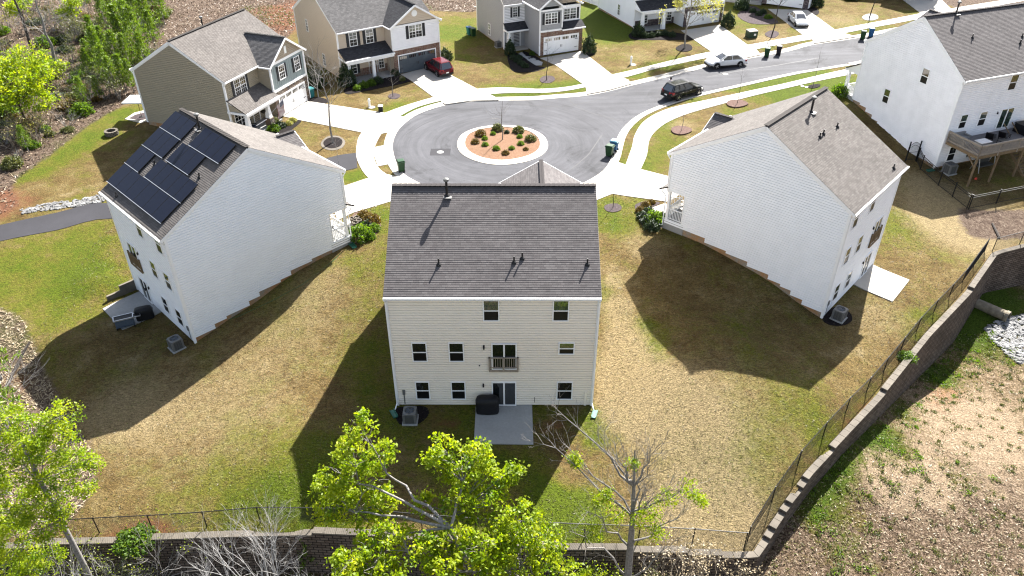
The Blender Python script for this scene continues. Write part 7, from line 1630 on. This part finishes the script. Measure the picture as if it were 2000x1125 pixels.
# ---- the big bare tree and brush at the lower right
pR = py3(1226, 1128, 23.4); th = thing('bare_tree', 'big grey nearly leafless tree in front of the wall, right of centre', 'tree', (pR.x, pR.y, hb(pR.x, pR.y))); B = Vector(th.location); mb = MB(); tips = []
tr_ = [Vector((0, 0, -.3)), pR - B, py3(1231, 1070, 23.5) - B, py3(1236, 1010, 23.6) - B, py3(1238, 950, 23.7) - B, py3(1240, 880, 23.8) - B]
mb.tube(tr_, [.2, .185, .165, .125, .08, .03], 9, cap=False)
for (x, y, d), i, sg in (((1062, 868, 24.6), 3, .05), ((1088, 800, 25.2), 4, .04), ((1115, 880, 24.5), 3, .03), ((1180, 875, 24.2), 4, .02), ((1275, 885, 24), 4, .02), ((1300, 960, 23.5), 3, -.02), ((1335, 1000, 23.2), 2, .05), ((1345, 960, 23), 3, .06), ((1150, 1000, 23), 2, .05), ((1120, 1040, 22.6), 1, .05), ((1265, 915, 23.2), 3, .02), ((1205, 890, 23.4), 4, .0), ((1310, 1065, 22.8), 1, -.1), ((1262, 960, 22.8), 3, 0)):
    e = py3(x, y, d) - B; cv = curve(tr_[i], e, sg, 6, .09); mb.tube(cv, [.062, .054, .046, .037, .028, .02, .012], 6, cap=False)
    for k in range(2, 7):
        for _ in range(3): v = (cv[k] - cv[k - 1]).normalized() + Vector(RNG.normal(0, .5, 3)) + Vector((0, 0, .4)); twigs(mb, cv[k], v, RNG.uniform(.4, .9), .012, 2, .6, .7, (2, 3), tips)
for k in range(18): v = Vector(RNG.normal(0, .5, 3)) + Vector((0, 0, .9)); twigs(mb, tr_[3].lerp(tr_[5], RNG.uniform(0, 1)), v, RNG.uniform(.6, 1.2), .015, 2, .4, .7, (2, 3), tips)
mb.build('trunk', M['bark'], th)
cl_ = [clumps(py3(x, y, d) - B, r, int(10 + 14 * r), 16, .22) for x, y, d, r in ((1180, 965, 23.8, .4), (1128, 905, 24.4, .25), (1270, 1002, 23.4, .6), (1200, 1003, 23.4, .5), (1252, 1012, 23.2, .5), (1302, 972, 23.3, .5), (1350, 955, 23, .4), (1160, 1040, 22.6, .4), (1285, 1040, 22.6, .45), (1235, 905, 23.6, .2), (1175, 980, 23.3, .4), (1370, 975, 22.8, .3), (1120, 895, 24.4, .25))]
leaf_mesh('crown', np.concatenate([c[0] for c in cl_]), .12, .075, M['lf_bright'], th, tint=np.concatenate([c[1] for c in cl_]))
def brush(name, label, p, hgt, spread, stems, barkm, depth=4, r=.03, leaf=None, group=None, cat='bush', lean=(0, 0, 0)):
    th = thing(name, label, cat, p, 0, group); mb = MB(); tips = []
    for k in range(stems):
        a = RNG.uniform(0, 6.28); s = RNG.uniform(.1, 1) * spread; d = Vector((math.cos(a) * s, math.sin(a) * s, 1)) + Vector(lean); twigs(mb, (RNG.normal(0, .12), RNG.normal(0, .12), -.1), d, hgt * RNG.uniform(.3, .42), r, depth, .5, .74, (2, 3), tips, .05)
    mb.build('stems', M[barkm], th)
    if leaf: q = np.array([tuple(t) for t in tips]); q = np.repeat(q, leaf[1], 0) + RNG.normal(0, leaf[2], (len(q) * leaf[1], 3)); leaf_mesh('foliage', q, leaf[3], leaf[3] * .6, M[leaf[0]], th)
    return th
def bxy(px, y): q = py3(px, 1090, y); return (q.x, q.y, hb(q.x, q.y))
brush('bare_bush', 'tall pale leafless bush in front of the bottom wall, its top reaching past the fence', bxy(508, 23.8), 6.2, .32, 7, 'bark_pale', 5, .05)
brush('bare_bush', 'wide pale leafless bush spreading along the bottom wall, left of the tall one', bxy(430, 23.2), 4.4, 1.1, 10, 'bark_pale', 5, .05)
brush('bare_bush', 'low pale leafless bush by the bottom wall, between the tall bush and the bright tree', bxy(600, 22.8), 3.6, .9, 7, 'bark_pale', 4, .04)
brush('bare_bush', 'pale leafless bush at the foot of the straight pale trunk', bxy(185, 24), 4.0, .8, 8, 'bark_pale', 4, .035, leaf=('lf_olive', 2, .15, .1))
brush('bare_bush', 'pale leafless branches at the left edge above the bright green tree', (*at(10, 850)[:2], -1.5), 6.5, .5, 6, 'bark_pale', 4, .04)
brush('dry_bush', 'tan dry bush in front of the wall, right of the big bare tree', bxy(1345, 23), 4.4, .7, 9, 'bark_tan', 4, .035, leaf=('straw_l', 3, .16, .12))
brush('dry_bush', 'tan dry bush at the corner of the two walls', bxy(1430, 23.2), 3.6, .8, 9, 'bark_tan', 4, .03, leaf=('straw_l', 3, .16, .12))
brush('dry_bush', 'tan dry bush leaning on the lower end of the stepped wall', bxy(1290, 23.2), 3.2, .8, 7, 'bark_tan', 4, .03, leaf=('lf_olive', 2, .16, .12))
brush('bare_bush', 'tangled pale brush at the very lower left corner under the bright tree', bxy(70, 23.2), 4.2, 1.0, 9, 'bark_pale', 4, .035, leaf=('lf_bright', 2, .2, .1))
brush('leafy_bush', 'loose green bush against the bottom wall, left of the vine', bxy(215, 24.4), 2.6, .8, 9, 'bark', 4, .025, leaf=('lf_olive', 5, .2, .12))
brush('leafy_bush', 'loose green bush at the foot of the big bare tree', bxy(1190, 23.2), 2.6, .9, 9, 'bark', 4, .025, leaf=('lf_bright', 4, .22, .12))
brush('leafy_bush', 'dark green bush under the bright trees by the bottom wall', bxy(1120, 23.0), 2.2, .9, 9, 'bark_dark', 4, .025, leaf=('lf_mid', 6, .22, .12))
th = brush('bare_bush', 'slender bare branch arching over the left end of the chain link fence', bxy(250, 24.6), 5.4, .22, 3, 'bark', 4, .04, leaf=('lf_bright', 1, .1, .1), lean=(.55, .2, 0))
# ---- garden shrubs
def shrub_mesh(th, r, hgt, leafm, n=650, ls=.11):
    u = RNG.normal(size=(n, 3)); u /= np.linalg.norm(u, axis=1, keepdims=True); u[:, 2] = np.abs(u[:, 2]) * 1.0; bump = 1 + .18 * np.sin(u[:, 0] * 5 + 1) * np.cos(u[:, 1] * 6) + RNG.normal(0, .09, n); q = u * bump[:, None] * RNG.uniform(.45, 1, n)[:, None] ** .4 * np.array([r, r, hgt]); q[:, 2] += .05
    leaf_mesh('foliage', q, ls, ls * .6, M[leafm], th, up=.3)
    mb = MB()
    for k in range(6): a = k * 1.05; mb.tube([(0, 0, -.08), (math.cos(a) * r * .3, math.sin(a) * r * .3, hgt * .45), (math.cos(a) * r * .5, math.sin(a) * r * .5, hgt * .75)], [.025, .018, .008], 5, cap=False)
    mb.build('stems', M['bark_dark'], th)
SP = {}
def shrub(label, px, py, r, hgt, leafm, group=None, p=None, ls=None):
    key = leafm; p = p or at(px, py)
    if key not in SP:
        th = thing('garden_shrub', label, 'shrub', p, 0, group); shrub_mesh(th, 1, 1, leafm, 1500, .2); SP[key] = th
    else: th = dup(SP[key], p, RNG.uniform(0, 6), label, group); 
    th.location = p; th.scale = (r, r, hgt); th['label'] = label
    if group: th['group'] = group
    elif 'group' in th: del th['group']
    return th
IB = lambda x, y: (880 + x / 10, 230 + y / 10)
for x, y, r, m_ in ((830, 335, .36, 'lf_mid'), (1350, 395, .38, 'lf_mid'), (670, 430, .38, 'lf_mid'), (675, 550, .42, 'lf_mid'), (895, 630, .45, 'lf_mid'), (1370, 530, .42, 'lf_mid'), (1195, 620, .38, 'lf_mid'), (1100, 305, .36, 'lf_dark')): shrub('small round green shrub in the straw mulch of the round island', *IB(x, y), r * .8, r * .9, m_, 'small island shrubs')
for x, y, r, m_, lb in ((920, 245, .72, 'lf_olive', 'largest olive shrub at the back of the round island, by its tree'), (1330, 285, .68, 'lf_olive', 'large olive shrub at the back right of the round island'), (1560, 450, .66, 'lf_olive', 'large olive shrub at the right end of the round island'), (590, 350, .66, 'lf_rust', 'large bronze shrub at the back left of the round island'), (485, 500, .5, 'lf_rust', 'bronze shrub at the left end of the round island'), (1075, 715, .45, 'lf_rust', 'bronze shrub at the front of the round island'), (1470, 635, .34, 'lf_rust', 'smallest rusty shrub at the front right of the round island')): shrub(lb, *IB(x, y), r * .82, r * .9, m_)
RB = lambda x, y: (1180 + x / 9.375, 360 + y / 9.375)
for x, y, r, m_ in ((815, 540, .5, 'lf_dark'), (710, 620, .5, 'lf_dark'), (780, 710, .52, 'lf_dark'), (1060, 650, .55, 'lf_dark')): shrub('dark green shrub in the curved mulch bed by the blank gable house porch', *RB(x, y), r, r * 1.1, m_, 'dark shrubs by the right porch')
for x, y, r, m_, lb in ((915, 690, .8, 'lf_mid', 'biggest bright green shrub in the curved bed by the right porch'), (870, 820, .62, 'lf_dark', 'nearest very dark shrub at the front of the curved bed'), (660, 500, .4, 'lf_rust', 'bronze shrub at the left of the curved bed'), (760, 410, .42, 'lf_rust', 'bronze shrub at the back of the curved bed'), (870, 350, .32, 'lf_rust', 'small bronze tuft at the driveway end of the curved bed'), (1370, 380, .3, 'lf_rust', 'small bronze plant behind the right porch railing')): shrub(lb, *RB(x, y), r, r * 1.1, m_)
LB = lambda x, y: (640 + x / 10.23, 390 + y / 10.23)
for x, y, r, m_, lb in ((660, 760, .95, 'lf_mid', 'biggest bright shrub in the flower bed by the solar panel house porch'), (480, 690, .5, 'lf_dark', 'dark shrub against the porch post of the solar panel house'), (800, 555, .55, 'lf_dark', 'dark shrub in the middle of the left flower bed'), (930, 610, .5, 'lf_mid', 'green shrub at the lawn edge of the left flower bed'), (850, 770, .45, 'lf_mid', 'small green shrub at the front of the left flower bed'), (640, 400, .38, 'lf_mid', 'small green shrub by the driveway end of the left flower bed'), (730, 370, .6, 'lf_rust', 'reddish shrub at the driveway end of the left flower bed'), (880, 460, .7, 'lf_rust', 'largest reddish shrub in the left flower bed')): shrub(lb, *LB(x, y), r, r * 1.05, m_)
AB = lambda x, y: (440 + x / 10, 150 + y / 10)
for x, y, r, m_, lb in ((945, 920, .65, 'lf_olive', 'olive shrub by the khaki house porch column'), (955, 1050, .62, 'lf_mid', 'round bright green shrub in front of the khaki house porch'), (1080, 985, .55, 'lf_dark', 'round dark shrub between two bright ones at the khaki house'), (1250, 935, .38, 'lf_pale', 'small yellow shrub in the middle of the khaki house bed'), (1320, 875, .42, 'lf_pale', 'small yellow shrub at the driveway end of the khaki house bed'), (470, 960, .6, 'lf_olive', 'olive plants at the porch step of the khaki house')): shrub(lb, *AB(x, y), r, r, m_)
p = at(548, 231); mb = MB(); mb.lathe([(.2, 0), (.32, .5), (.34, .55), (.28, .52), (.02, .5)], 14); tag(mb.build('planter', M['terracotta'], loc=p), 'dark round planter at the corner of the white garage door of the khaki house', 'planter'); shrub('leafy plant growing from the dark planter by the garage door', 0, 0, .42, .6, 'lf_olive', None, p + Vector((0, 0, .5)))
BB = lambda x, y: (560 + x / 6.25, y / 6.25)
for x, y, r, hh, m_, lb in ((745, 1040, .95, 2.3, 'lf_dark', 'tall dark evergreen shrub at the porch corner of the tan house'), (865, 1095, .45, .5, 'lf_mid', 'small bright shrub left in the tan house row'), (945, 1065, .55, .65, 'lf_mid', 'larger bright shrub in the tan house row'), (1035, 1040, .55, .65, 'lf_mid', 'green shrub under the porch of the tan house'), (1115, 1015, .6, .75, 'lf_dark', 'dark shrub beside the porch column of the tan house'), (1330, 915, .5, .8, 'lf_dark', 'dark shrub by the brick garage corner of the tan house'), (1410, 985, .35, .5, 'lf_olive', 'small olive shrub at the driveway edge of the tan house'), (1930, 735, .95, 1.3, 'lf_dark', 'dark evergreen shrub behind the dark red car'), (340, 1060, 1.1, 2.0, 'lf_dark', 'big dark evergreen between the khaki and tan houses')): shrub(lb, *BB(x, y), r, hh, m_)
DB = lambda x, y: (540 + x / 3.125, y / 3.125)
for x, y, r, hh, m_, lb in ((1425, 335, .65, 1.7, 'lf_dark', 'tall dark shrub by the grey house entrance'), (1905, 325, .85, 2.0, 'lf_dark', 'upright dark evergreen right of the brick garage'), (1560, 335, .35, .45, 'lf_mid', 'small green shrub by the grey house path')): shrub(lb, *DB(x, y), r, hh, m_)
for x, y in ((1448, 362), (1470, 378), (1495, 395), (1518, 410), (1480, 360)): shrub('low dark hedge shrub in the row by the grey house path', *DB(x, y), .45, .5, 'lf_dark', 'low hedge by the grey house')
EB = lambda x, y: (1230 + x / 5.824, y / 5.824)
for x, y in ((175, 425), (245, 420), (320, 405), (400, 400), (480, 415)): shrub('low dark shrub under the charcoal roofed porch of the white house', *EB(x, y), .5, .6, 'lf_dark', 'low shrubs at the white house porch')
for x, y, r, hh, m_, lb in ((95, 410, .85, 1.5, 'lf_dark', 'large dark shrub at the left end of the white house porch'), (1110, 300, .9, 1.7, 'lf_dark', 'large round evergreen right of the white garage behind the budding tree'), (1270, 110, 1.0, 1.7, 'lf_dark', 'big dark evergreen left of the top white house')): shrub(lb, *EB(x, y), r, hh, m_)
for px, py, r, hh, m_, lb in ((1592, 12, 1.0, 1.9, 'lf_dark', 'dark evergreen right of the parked white saloon'), (1500, 36, .55, .5, 'lf_mid', 'low green plants in front of the parked white saloon'), (1662, -2, 1.3, 1.0, 'lf_dark', 'dark low shrubs at the top edge above the pale ring'), (1640, 186, .9, 1.1, 'lf_mid', 'green shrub at the front corner of the deck house'), (1653, 179, .7, .9, 'lf_olive', 'olive shrub beside the front porch of the deck house')): shrub(lb, px, py, r, hh, m_)
for px, py in ((1470, 24), (1482, 30), (1490, 26)): shrub('dark low shrub in the bed beside the top white house', px, py, .5, .55, 'lf_dark', 'dark shrubs by the top white house')
for px, py, r, hh, m_, lb in ((268, 1062, 1.0, .75, 'lf_mid', 'green vine spilling over the bottom wall below the fence'), (1770, 700, .6, .4, 'lf_mid', 'green weeds on the wall top beside the slanting fence')): p = at(px, py); shrub(lb, 0, 0, r, hh, m_, None, Vector((p.x, p.y, h(p.x, p.y))))
# hillside undergrowth
lp = np.array(lit_polys[0]); cnt = 0; cand = [(RNG.uniform(0, 330), RNG.uniform(0, 330)) for _ in range(900)] + [(RNG.uniform(430, 620), RNG.uniform(-10, 70)) for _ in range(120)] + [(RNG.uniform(855, 925), RNG.uniform(-20, 25)) for _ in range(40)]
for px, py in cand:
    p = at(px, py)
    if cnt >= 80 or not inside(lit_polys[0], [(p.x, p.y)])[0] or dist(lit_polys[0], [(p.x, p.y)])[0] < .8: continue
    k = cnt % 5; r = RNG.uniform(.5, 1.2)
    lb, m_ = (('low olive bush in the hillside brush', 'lf_olive'), ('low brown bush in the hillside brush', 'lf_rust'), ('low green bush in the hillside brush', 'lf_mid'), ('low dark evergreen bush in the hillside brush', 'lf_dark'), ('low olive bush in the hillside brush', 'lf_olive'))[k]
    shrub(lb, 0, 0, r, r * RNG.uniform(.5, 1.0), m_, 'hillside ' + lb.split()[1] + ' bushes', p); cnt += 1
BPR = []
for k, (m_, lf) in enumerate((('bark_pale', None), ('bark', ('lf_olive', 2, .2, .16)), ('bark_tan', ('lf_pale', 1, .15, .14)))): 
    b_ = brush('thicket_bush', 'twiggy leafless thicket in the hillside brush', (0, 0, -60), 2.6, .9, 8, m_, 3, .03, lf, 'hillside thickets'); BPR.append(b_)
n_ = 0
for px, py in [(RNG.uniform(0, 310), RNG.uniform(0, 320)) for _ in range(500)] + [(RNG.uniform(430, 600), RNG.uniform(-10, 45)) for _ in range(60)]:
    p = at(px, py)
    if n_ >= 90 or not inside(lit_polys[0], [(p.x, p.y)])[0] or dist(lit_polys[0], [(p.x, p.y)])[0] < 1.2: continue
    s_ = RNG.uniform(.6, 1.3)
    if n_ < 3: q = BPR[n_]; q.location = p; q.scale = (s_,) * 3
    else: dup(BPR[n_ % 3], p, RNG.uniform(0, 6), scale=s_)
    n_ += 1
# ---- loose ground cover (uncountable)
def strew(name, label, pts, zf, ln, wd, mat, lift=.03, up=1.2, flat=.25):
    P = np.column_stack([pts, zf(pts) + lift]); d = RNG.normal(size=(len(P), 3)); d[:, 2] *= flat; o = leaf_mesh(name, P, ln, wd, M[mat], None, up=up, dirs=d / np.linalg.norm(d, axis=1, keepdims=True)); return tag(o, label, 'ground litter', kind='stuff')
lit = np.concatenate([scatter_poly([tuple(p) for p in np.clip(np.array(lit_polys[0]), [-74, 30], [60, 128])], 60000)]); strew('leaf_litter', 'dry fallen leaves and twigs covering the hillside', lit, H_, .3, .11, 'litter', .06, .8, .6)
st_ = lit[RNG.uniform(0, 1, len(lit)) < .05]; strew('fallen_twigs', 'pale fallen twigs strewn on the hillside', st_, H_, 1.5, .05, 'straw_l', .1, .5, .25)
hg = lit[(np.sin(lit[:, 0] * .35 + 1) + np.sin(lit[:, 1] * .41 + lit[:, 0] * .2) > .75)][:14000]; tag(strew('grass', 'green undergrowth patches on the hillside', hg, H_, .3, .07, 'grass_l', .12, .3, 1.5), cat='grass')
l2 = scatter_poly([tuple(p) for p in np.clip(np.array(lit_polys[1]), [-40, 24], [0, 60])], 16000); strew('leaf_litter', 'dry straw lying on the brown bank at the left edge', l2, H_, .34, .05, 'straw_l', .05, .8, .5)
sv = RNG.uniform([10, 19], [50, 48], (60000, 2)); sv = sv[inside(lo_poly, sv)]; gv = fieldb(sv, BG); lv = fieldb(sv, BL); keep = RNG.uniform(0, 1, len(sv)) < .15 + .6 * np.clip(lv, 0, 1); s1 = sv[keep]
strew('dry_grass', 'dry straw strewn over the basin below the wall', s1[:15000], HB_, .2, .035, 'straw_l', .05, .7, .6)
s2 = sv[RNG.uniform(0, 1, len(sv)) < np.clip(gv, 0, 1) * .5][:14000]; tag(strew('grass', 'green weeds growing in the basin below the wall', s2, HB_, .2, .05, 'grass_l', .05, .4, 1.5), cat='grass')
def tufts(n, per, box, spread, wfn):
    c = RNG.uniform(*box, (n * 4, 2)); c = c[inside(lo_poly, c)]; c = c[RNG.uniform(0, 1, len(c)) < wfn(c)][:n]; q = np.repeat(c, per, 0) + RNG.normal(0, 1, (len(c) * per, 2)) * np.repeat(RNG.uniform(.4, 1.4, len(c)) * spread, per)[:, None]; return q[inside(lo_poly, q)]
tb = tufts(900, 26, ([10, 19], [50, 48]), .13, lambda c: np.full(len(c), .6)); tag(strew('grass', 'olive weed tufts dotted over the dry basin', tb, HB_, .17, .05, 'lf_olive', .06, .3, 1.3), cat='grass')
tb = tufts(260, 30, ([10, 19], [50, 48]), .2, lambda c: np.clip(fieldb(c, BG), 0, 1)); tag(strew('grass', 'bright green weed tufts in the basin beside the wall', tb, HB_, .2, .06, 'lf_mid', .08, .3, 1.3), cat='grass')
sb = RNG.uniform([-40, 10], [10, 26], (30000, 2)); sb = sb[inside(lo_poly, sb)][:9000]; strew('undergrowth', 'dark tangled undergrowth at the foot of the bottom wall', sb, HB_, .3, .1, 'lf_olive', .25, .4, 1.0)
# lawn grass tufts close to the camera
lw_ = RNG.uniform([-34, 24], [34, 60], (150000, 2)); lw_ = lw_[inside(up_poly, lw_)]
hp = [[(-7.6, 31.5), (5.5, 31.5), (5.5, 60), (-7.6, 60)]] + [[LH(0, 0), LH(9.4, 0), LH(9.4, 16), LH(0, 16)], [RH(-.1, 0), RH(9.4, 0), RH(9.4, 16), RH(-.1, 16)]]
ok = np.ones(len(lw_), bool)
for q in hp[1:] + [[(-7.3, 35.9), (5.1, 35.9), (5.1, 60), (-7.3, 60)], [(-2.4, 31.7), (1.5, 31.7), (1.5, 36), (-2.4, 36)], CURB] + [axy([(201, 604), (275, 569), (317, 609), (239, 645)]), axy([(1664, 555), (1702, 517), (1776, 548), (1743, 590)]), axy([(1142, 364), (1183, 334), (1206, 317), (1247, 330), (1310, 345), (1345, 372), (1306, 396), (1196, 381), (1166, 393)]), axy([(640, 376), (672, 363), (720, 346), (756, 339), (778, 344), (815, 362), (790, 386), (766, 396), (690, 418), (660, 432)]), lu + ll[::-1]]: ok &= ~inside(q, lw_)
lw_ = lw_[ok]; gr, dr, cl, li = cover(lw_); lw_ = lw_[(li < .5)]; gr = gr[li < .5]; cl = cl[li < .5]
r_ = RNG.uniform(0, 1, len(lw_)); g1_ = lw_[r_ < np.clip(gr * .5 + .08, 0, 1)][:26000]; g2_ = lw_[(r_ > .62) & (cl < .4)][:30000]
tag(strew('grass', 'green grass blades in the back lawns', g1_, H_, .13, .03, 'grass_l', .03, .3, 1.2), cat='grass'); strew('dry_grass', 'straw coloured dormant grass in the back lawns', g2_, H_, .15, .03, 'straw_d', .03, .3, .9)

# ------------------------------------------------------------------ the person beyond the black car
def person(px, py, rz):
    p = at(px, py); 
    V_ = [(0, 0, .95), (0, .0, 1.15), (0, 0, 1.38), (0, 0, 1.48), (0, .01, 1.58), (0, .02, 1.66), (.1, 0, .9), (.11, .01, .5), (.12, 0, .08), (.13, .14, .04), (-.1, 0, .9), (-.11, .01, .5), (-.12, -.02, .08), (-.13, .12, .04), (.17, 0, 1.4), (.23, -.02, 1.14), (.24, .08, .9), (-.17, 0, 1.4), (-.23, -.02, 1.14), (-.24, .08, .9), (.245, .1, .82), (-.245, .1, .82)]
    E_ = [(0, 1), (1, 2), (2, 3), (3, 4), (4, 5), (0, 6), (6, 7), (7, 8), (8, 9), (0, 10), (10, 11), (11, 12), (12, 13), (2, 14), (14, 15), (15, 16), (16, 20), (2, 17), (17, 18), (18, 19), (19, 21)]
    R_s = [.15, .14, .15, .06, .1, .09, .1, .075, .05, .045, .1, .075, .05, .045, .065, .05, .038, .065, .05, .038, .035, .035]
    me = bpy.data.meshes.new('body'); me.from_pydata(V_, E_, []); th = thing('person', 'person with dark hair and a pale top standing behind the black car', 'person', p, rz)
    b = bpy.data.objects.new('body', me); COL.objects.link(b); b.parent = th; sk = b.modifiers.new('skin', 'SKIN'); me.skin_vertices[0].data[0].use_root = True
    for i, r in enumerate(R_s): me.skin_vertices[0].data[i].radius = (r * (1.15 if i < 3 else 1), r * (.8 if i < 3 else 1))
    ss = b.modifiers.new('sub', 'SUBSURF'); ss.levels = ss.render_levels = 2; me.materials.append(M['skin'])
    mb = MB(); mb.lathe([(.17, .92), (.165, 1.1), (.19, 1.3), (.2, 1.4), (.11, 1.47), (.07, 1.5)], 14); o = mb.build('shirt', M['shirt'], th, smooth=True); o.scale = (1.05, .72, 1)
    for sg in (1, -1):
        mb = MB(); mb.tube([(sg * .15, 0, 1.42), (sg * .2, -.01, 1.28), (sg * .235, -.02, 1.12)], [.085, .075, .065], 10); mb.build('sleeve', M['shirt'], th, smooth=True)
        mb = MB(); mb.tube([(sg * .09, 0, .98), (sg * .11, .01, .5), (sg * .12, 0, .1)], [.125, .095, .075], 10); mb.build('trouser_leg', M['jeans'], th, smooth=True)
        mb = MB(); mb.box((sg * .125, .07, .05), (.1, .27, .1)); mb.build('shoe', M['blackplastic'], th)
        for k in range(5): mb = MB(); mb.tube([(sg * (.23 + .008 * k), .09 + .012 * k, .82), (sg * (.23 + .008 * k), .1 + .014 * k, .77), (sg * (.225 + .008 * k), .115 + .014 * k, .73 + .01 * abs(k - 2))], [.01, .009, .007], 5); mb.build('finger', M['skin'], th)
    mb = MB(); mb.lathe([(.03, 1.45), (.1, 1.5), (.115, 1.6), (.11, 1.7), (.07, 1.765), (.01, 1.78)], 14, (0, -.02, 0)); mb.build('hair', M['hair'], th, smooth=True)
    for sg in (1, -1): mb = MB(); mb.lathe([(.0, -.012), (.014, 0), (.0, .012)], 8, (sg * .035, .105, 1.625)); mb.build('eye', M['blackplastic'], th)
    mb = MB(); mb.hexa([(-.015, .1, 1.575), (.015, .1, 1.575), (.012, .13, 1.58), (-.012, .13, 1.58), (-.008, .1, 1.62), (.008, .1, 1.62), (.006, .11, 1.62), (-.006, .11, 1.62)]); mb.build('nose', M['skin'], th); mb = MB(); mb.box((0, .103, 1.55), (.045, .01, .012)); mb.build('mouth', M['lamp_red'], th)
person(1307, 181, R_(120))
# ------------------------------------------------------------------ light
SUN_AZ, SUN_EL = R_(63.5), R_(42.3)
sd = Vector((math.cos(SUN_EL) * math.cos(SUN_AZ), math.cos(SUN_EL) * math.sin(SUN_AZ), math.sin(SUN_EL)))
sun = bpy.data.lights.new('sun', 'SUN'); sun.energy = 5.0; sun.angle = R_(.53); sun.color = (1, .965, .91)
so = bpy.data.objects.new('sun', sun); COL.objects.link(so); so.rotation_euler = sd.to_track_quat('Z', 'Y').to_euler()
w = bpy.data.worlds.new('World'); scn.world = w; w.use_nodes = True; nt = w.node_tree
sky = nt.nodes.new('ShaderNodeTexSky'); sky.sky_type = 'NISHITA'; sky.sun_disc = False; sky.sun_elevation = SUN_EL; sky.sun_rotation = PI / 2 - SUN_AZ
sky.air_density = 1; sky.dust_density = 2; sky.ozone_density = 1
bg = nt.nodes['Background']; bg.inputs[1].default_value = .064; hs = nt.nodes.new('ShaderNodeHueSaturation'); hs.inputs['Saturation'].default_value = .7; nt.links.new(sky.outputs[0], hs.inputs['Color']); nt.links.new(hs.outputs[0], bg.inputs[0])
scn.view_settings.view_transform = 'Standard'; scn.view_settings.look = 'None'; scn.view_settings.exposure = 2.12; scn.view_settings.gamma = 1
scn.cycles.max_bounces = 6; scn.cycles.diffuse_bounces = 3; scn.cycles.glossy_bounces = 3; scn.cycles.transmission_bounces = 3
scn.cycles.pixel_filter_type = 'BLACKMAN_HARRIS'; scn.cycles.filter_width = 1.2
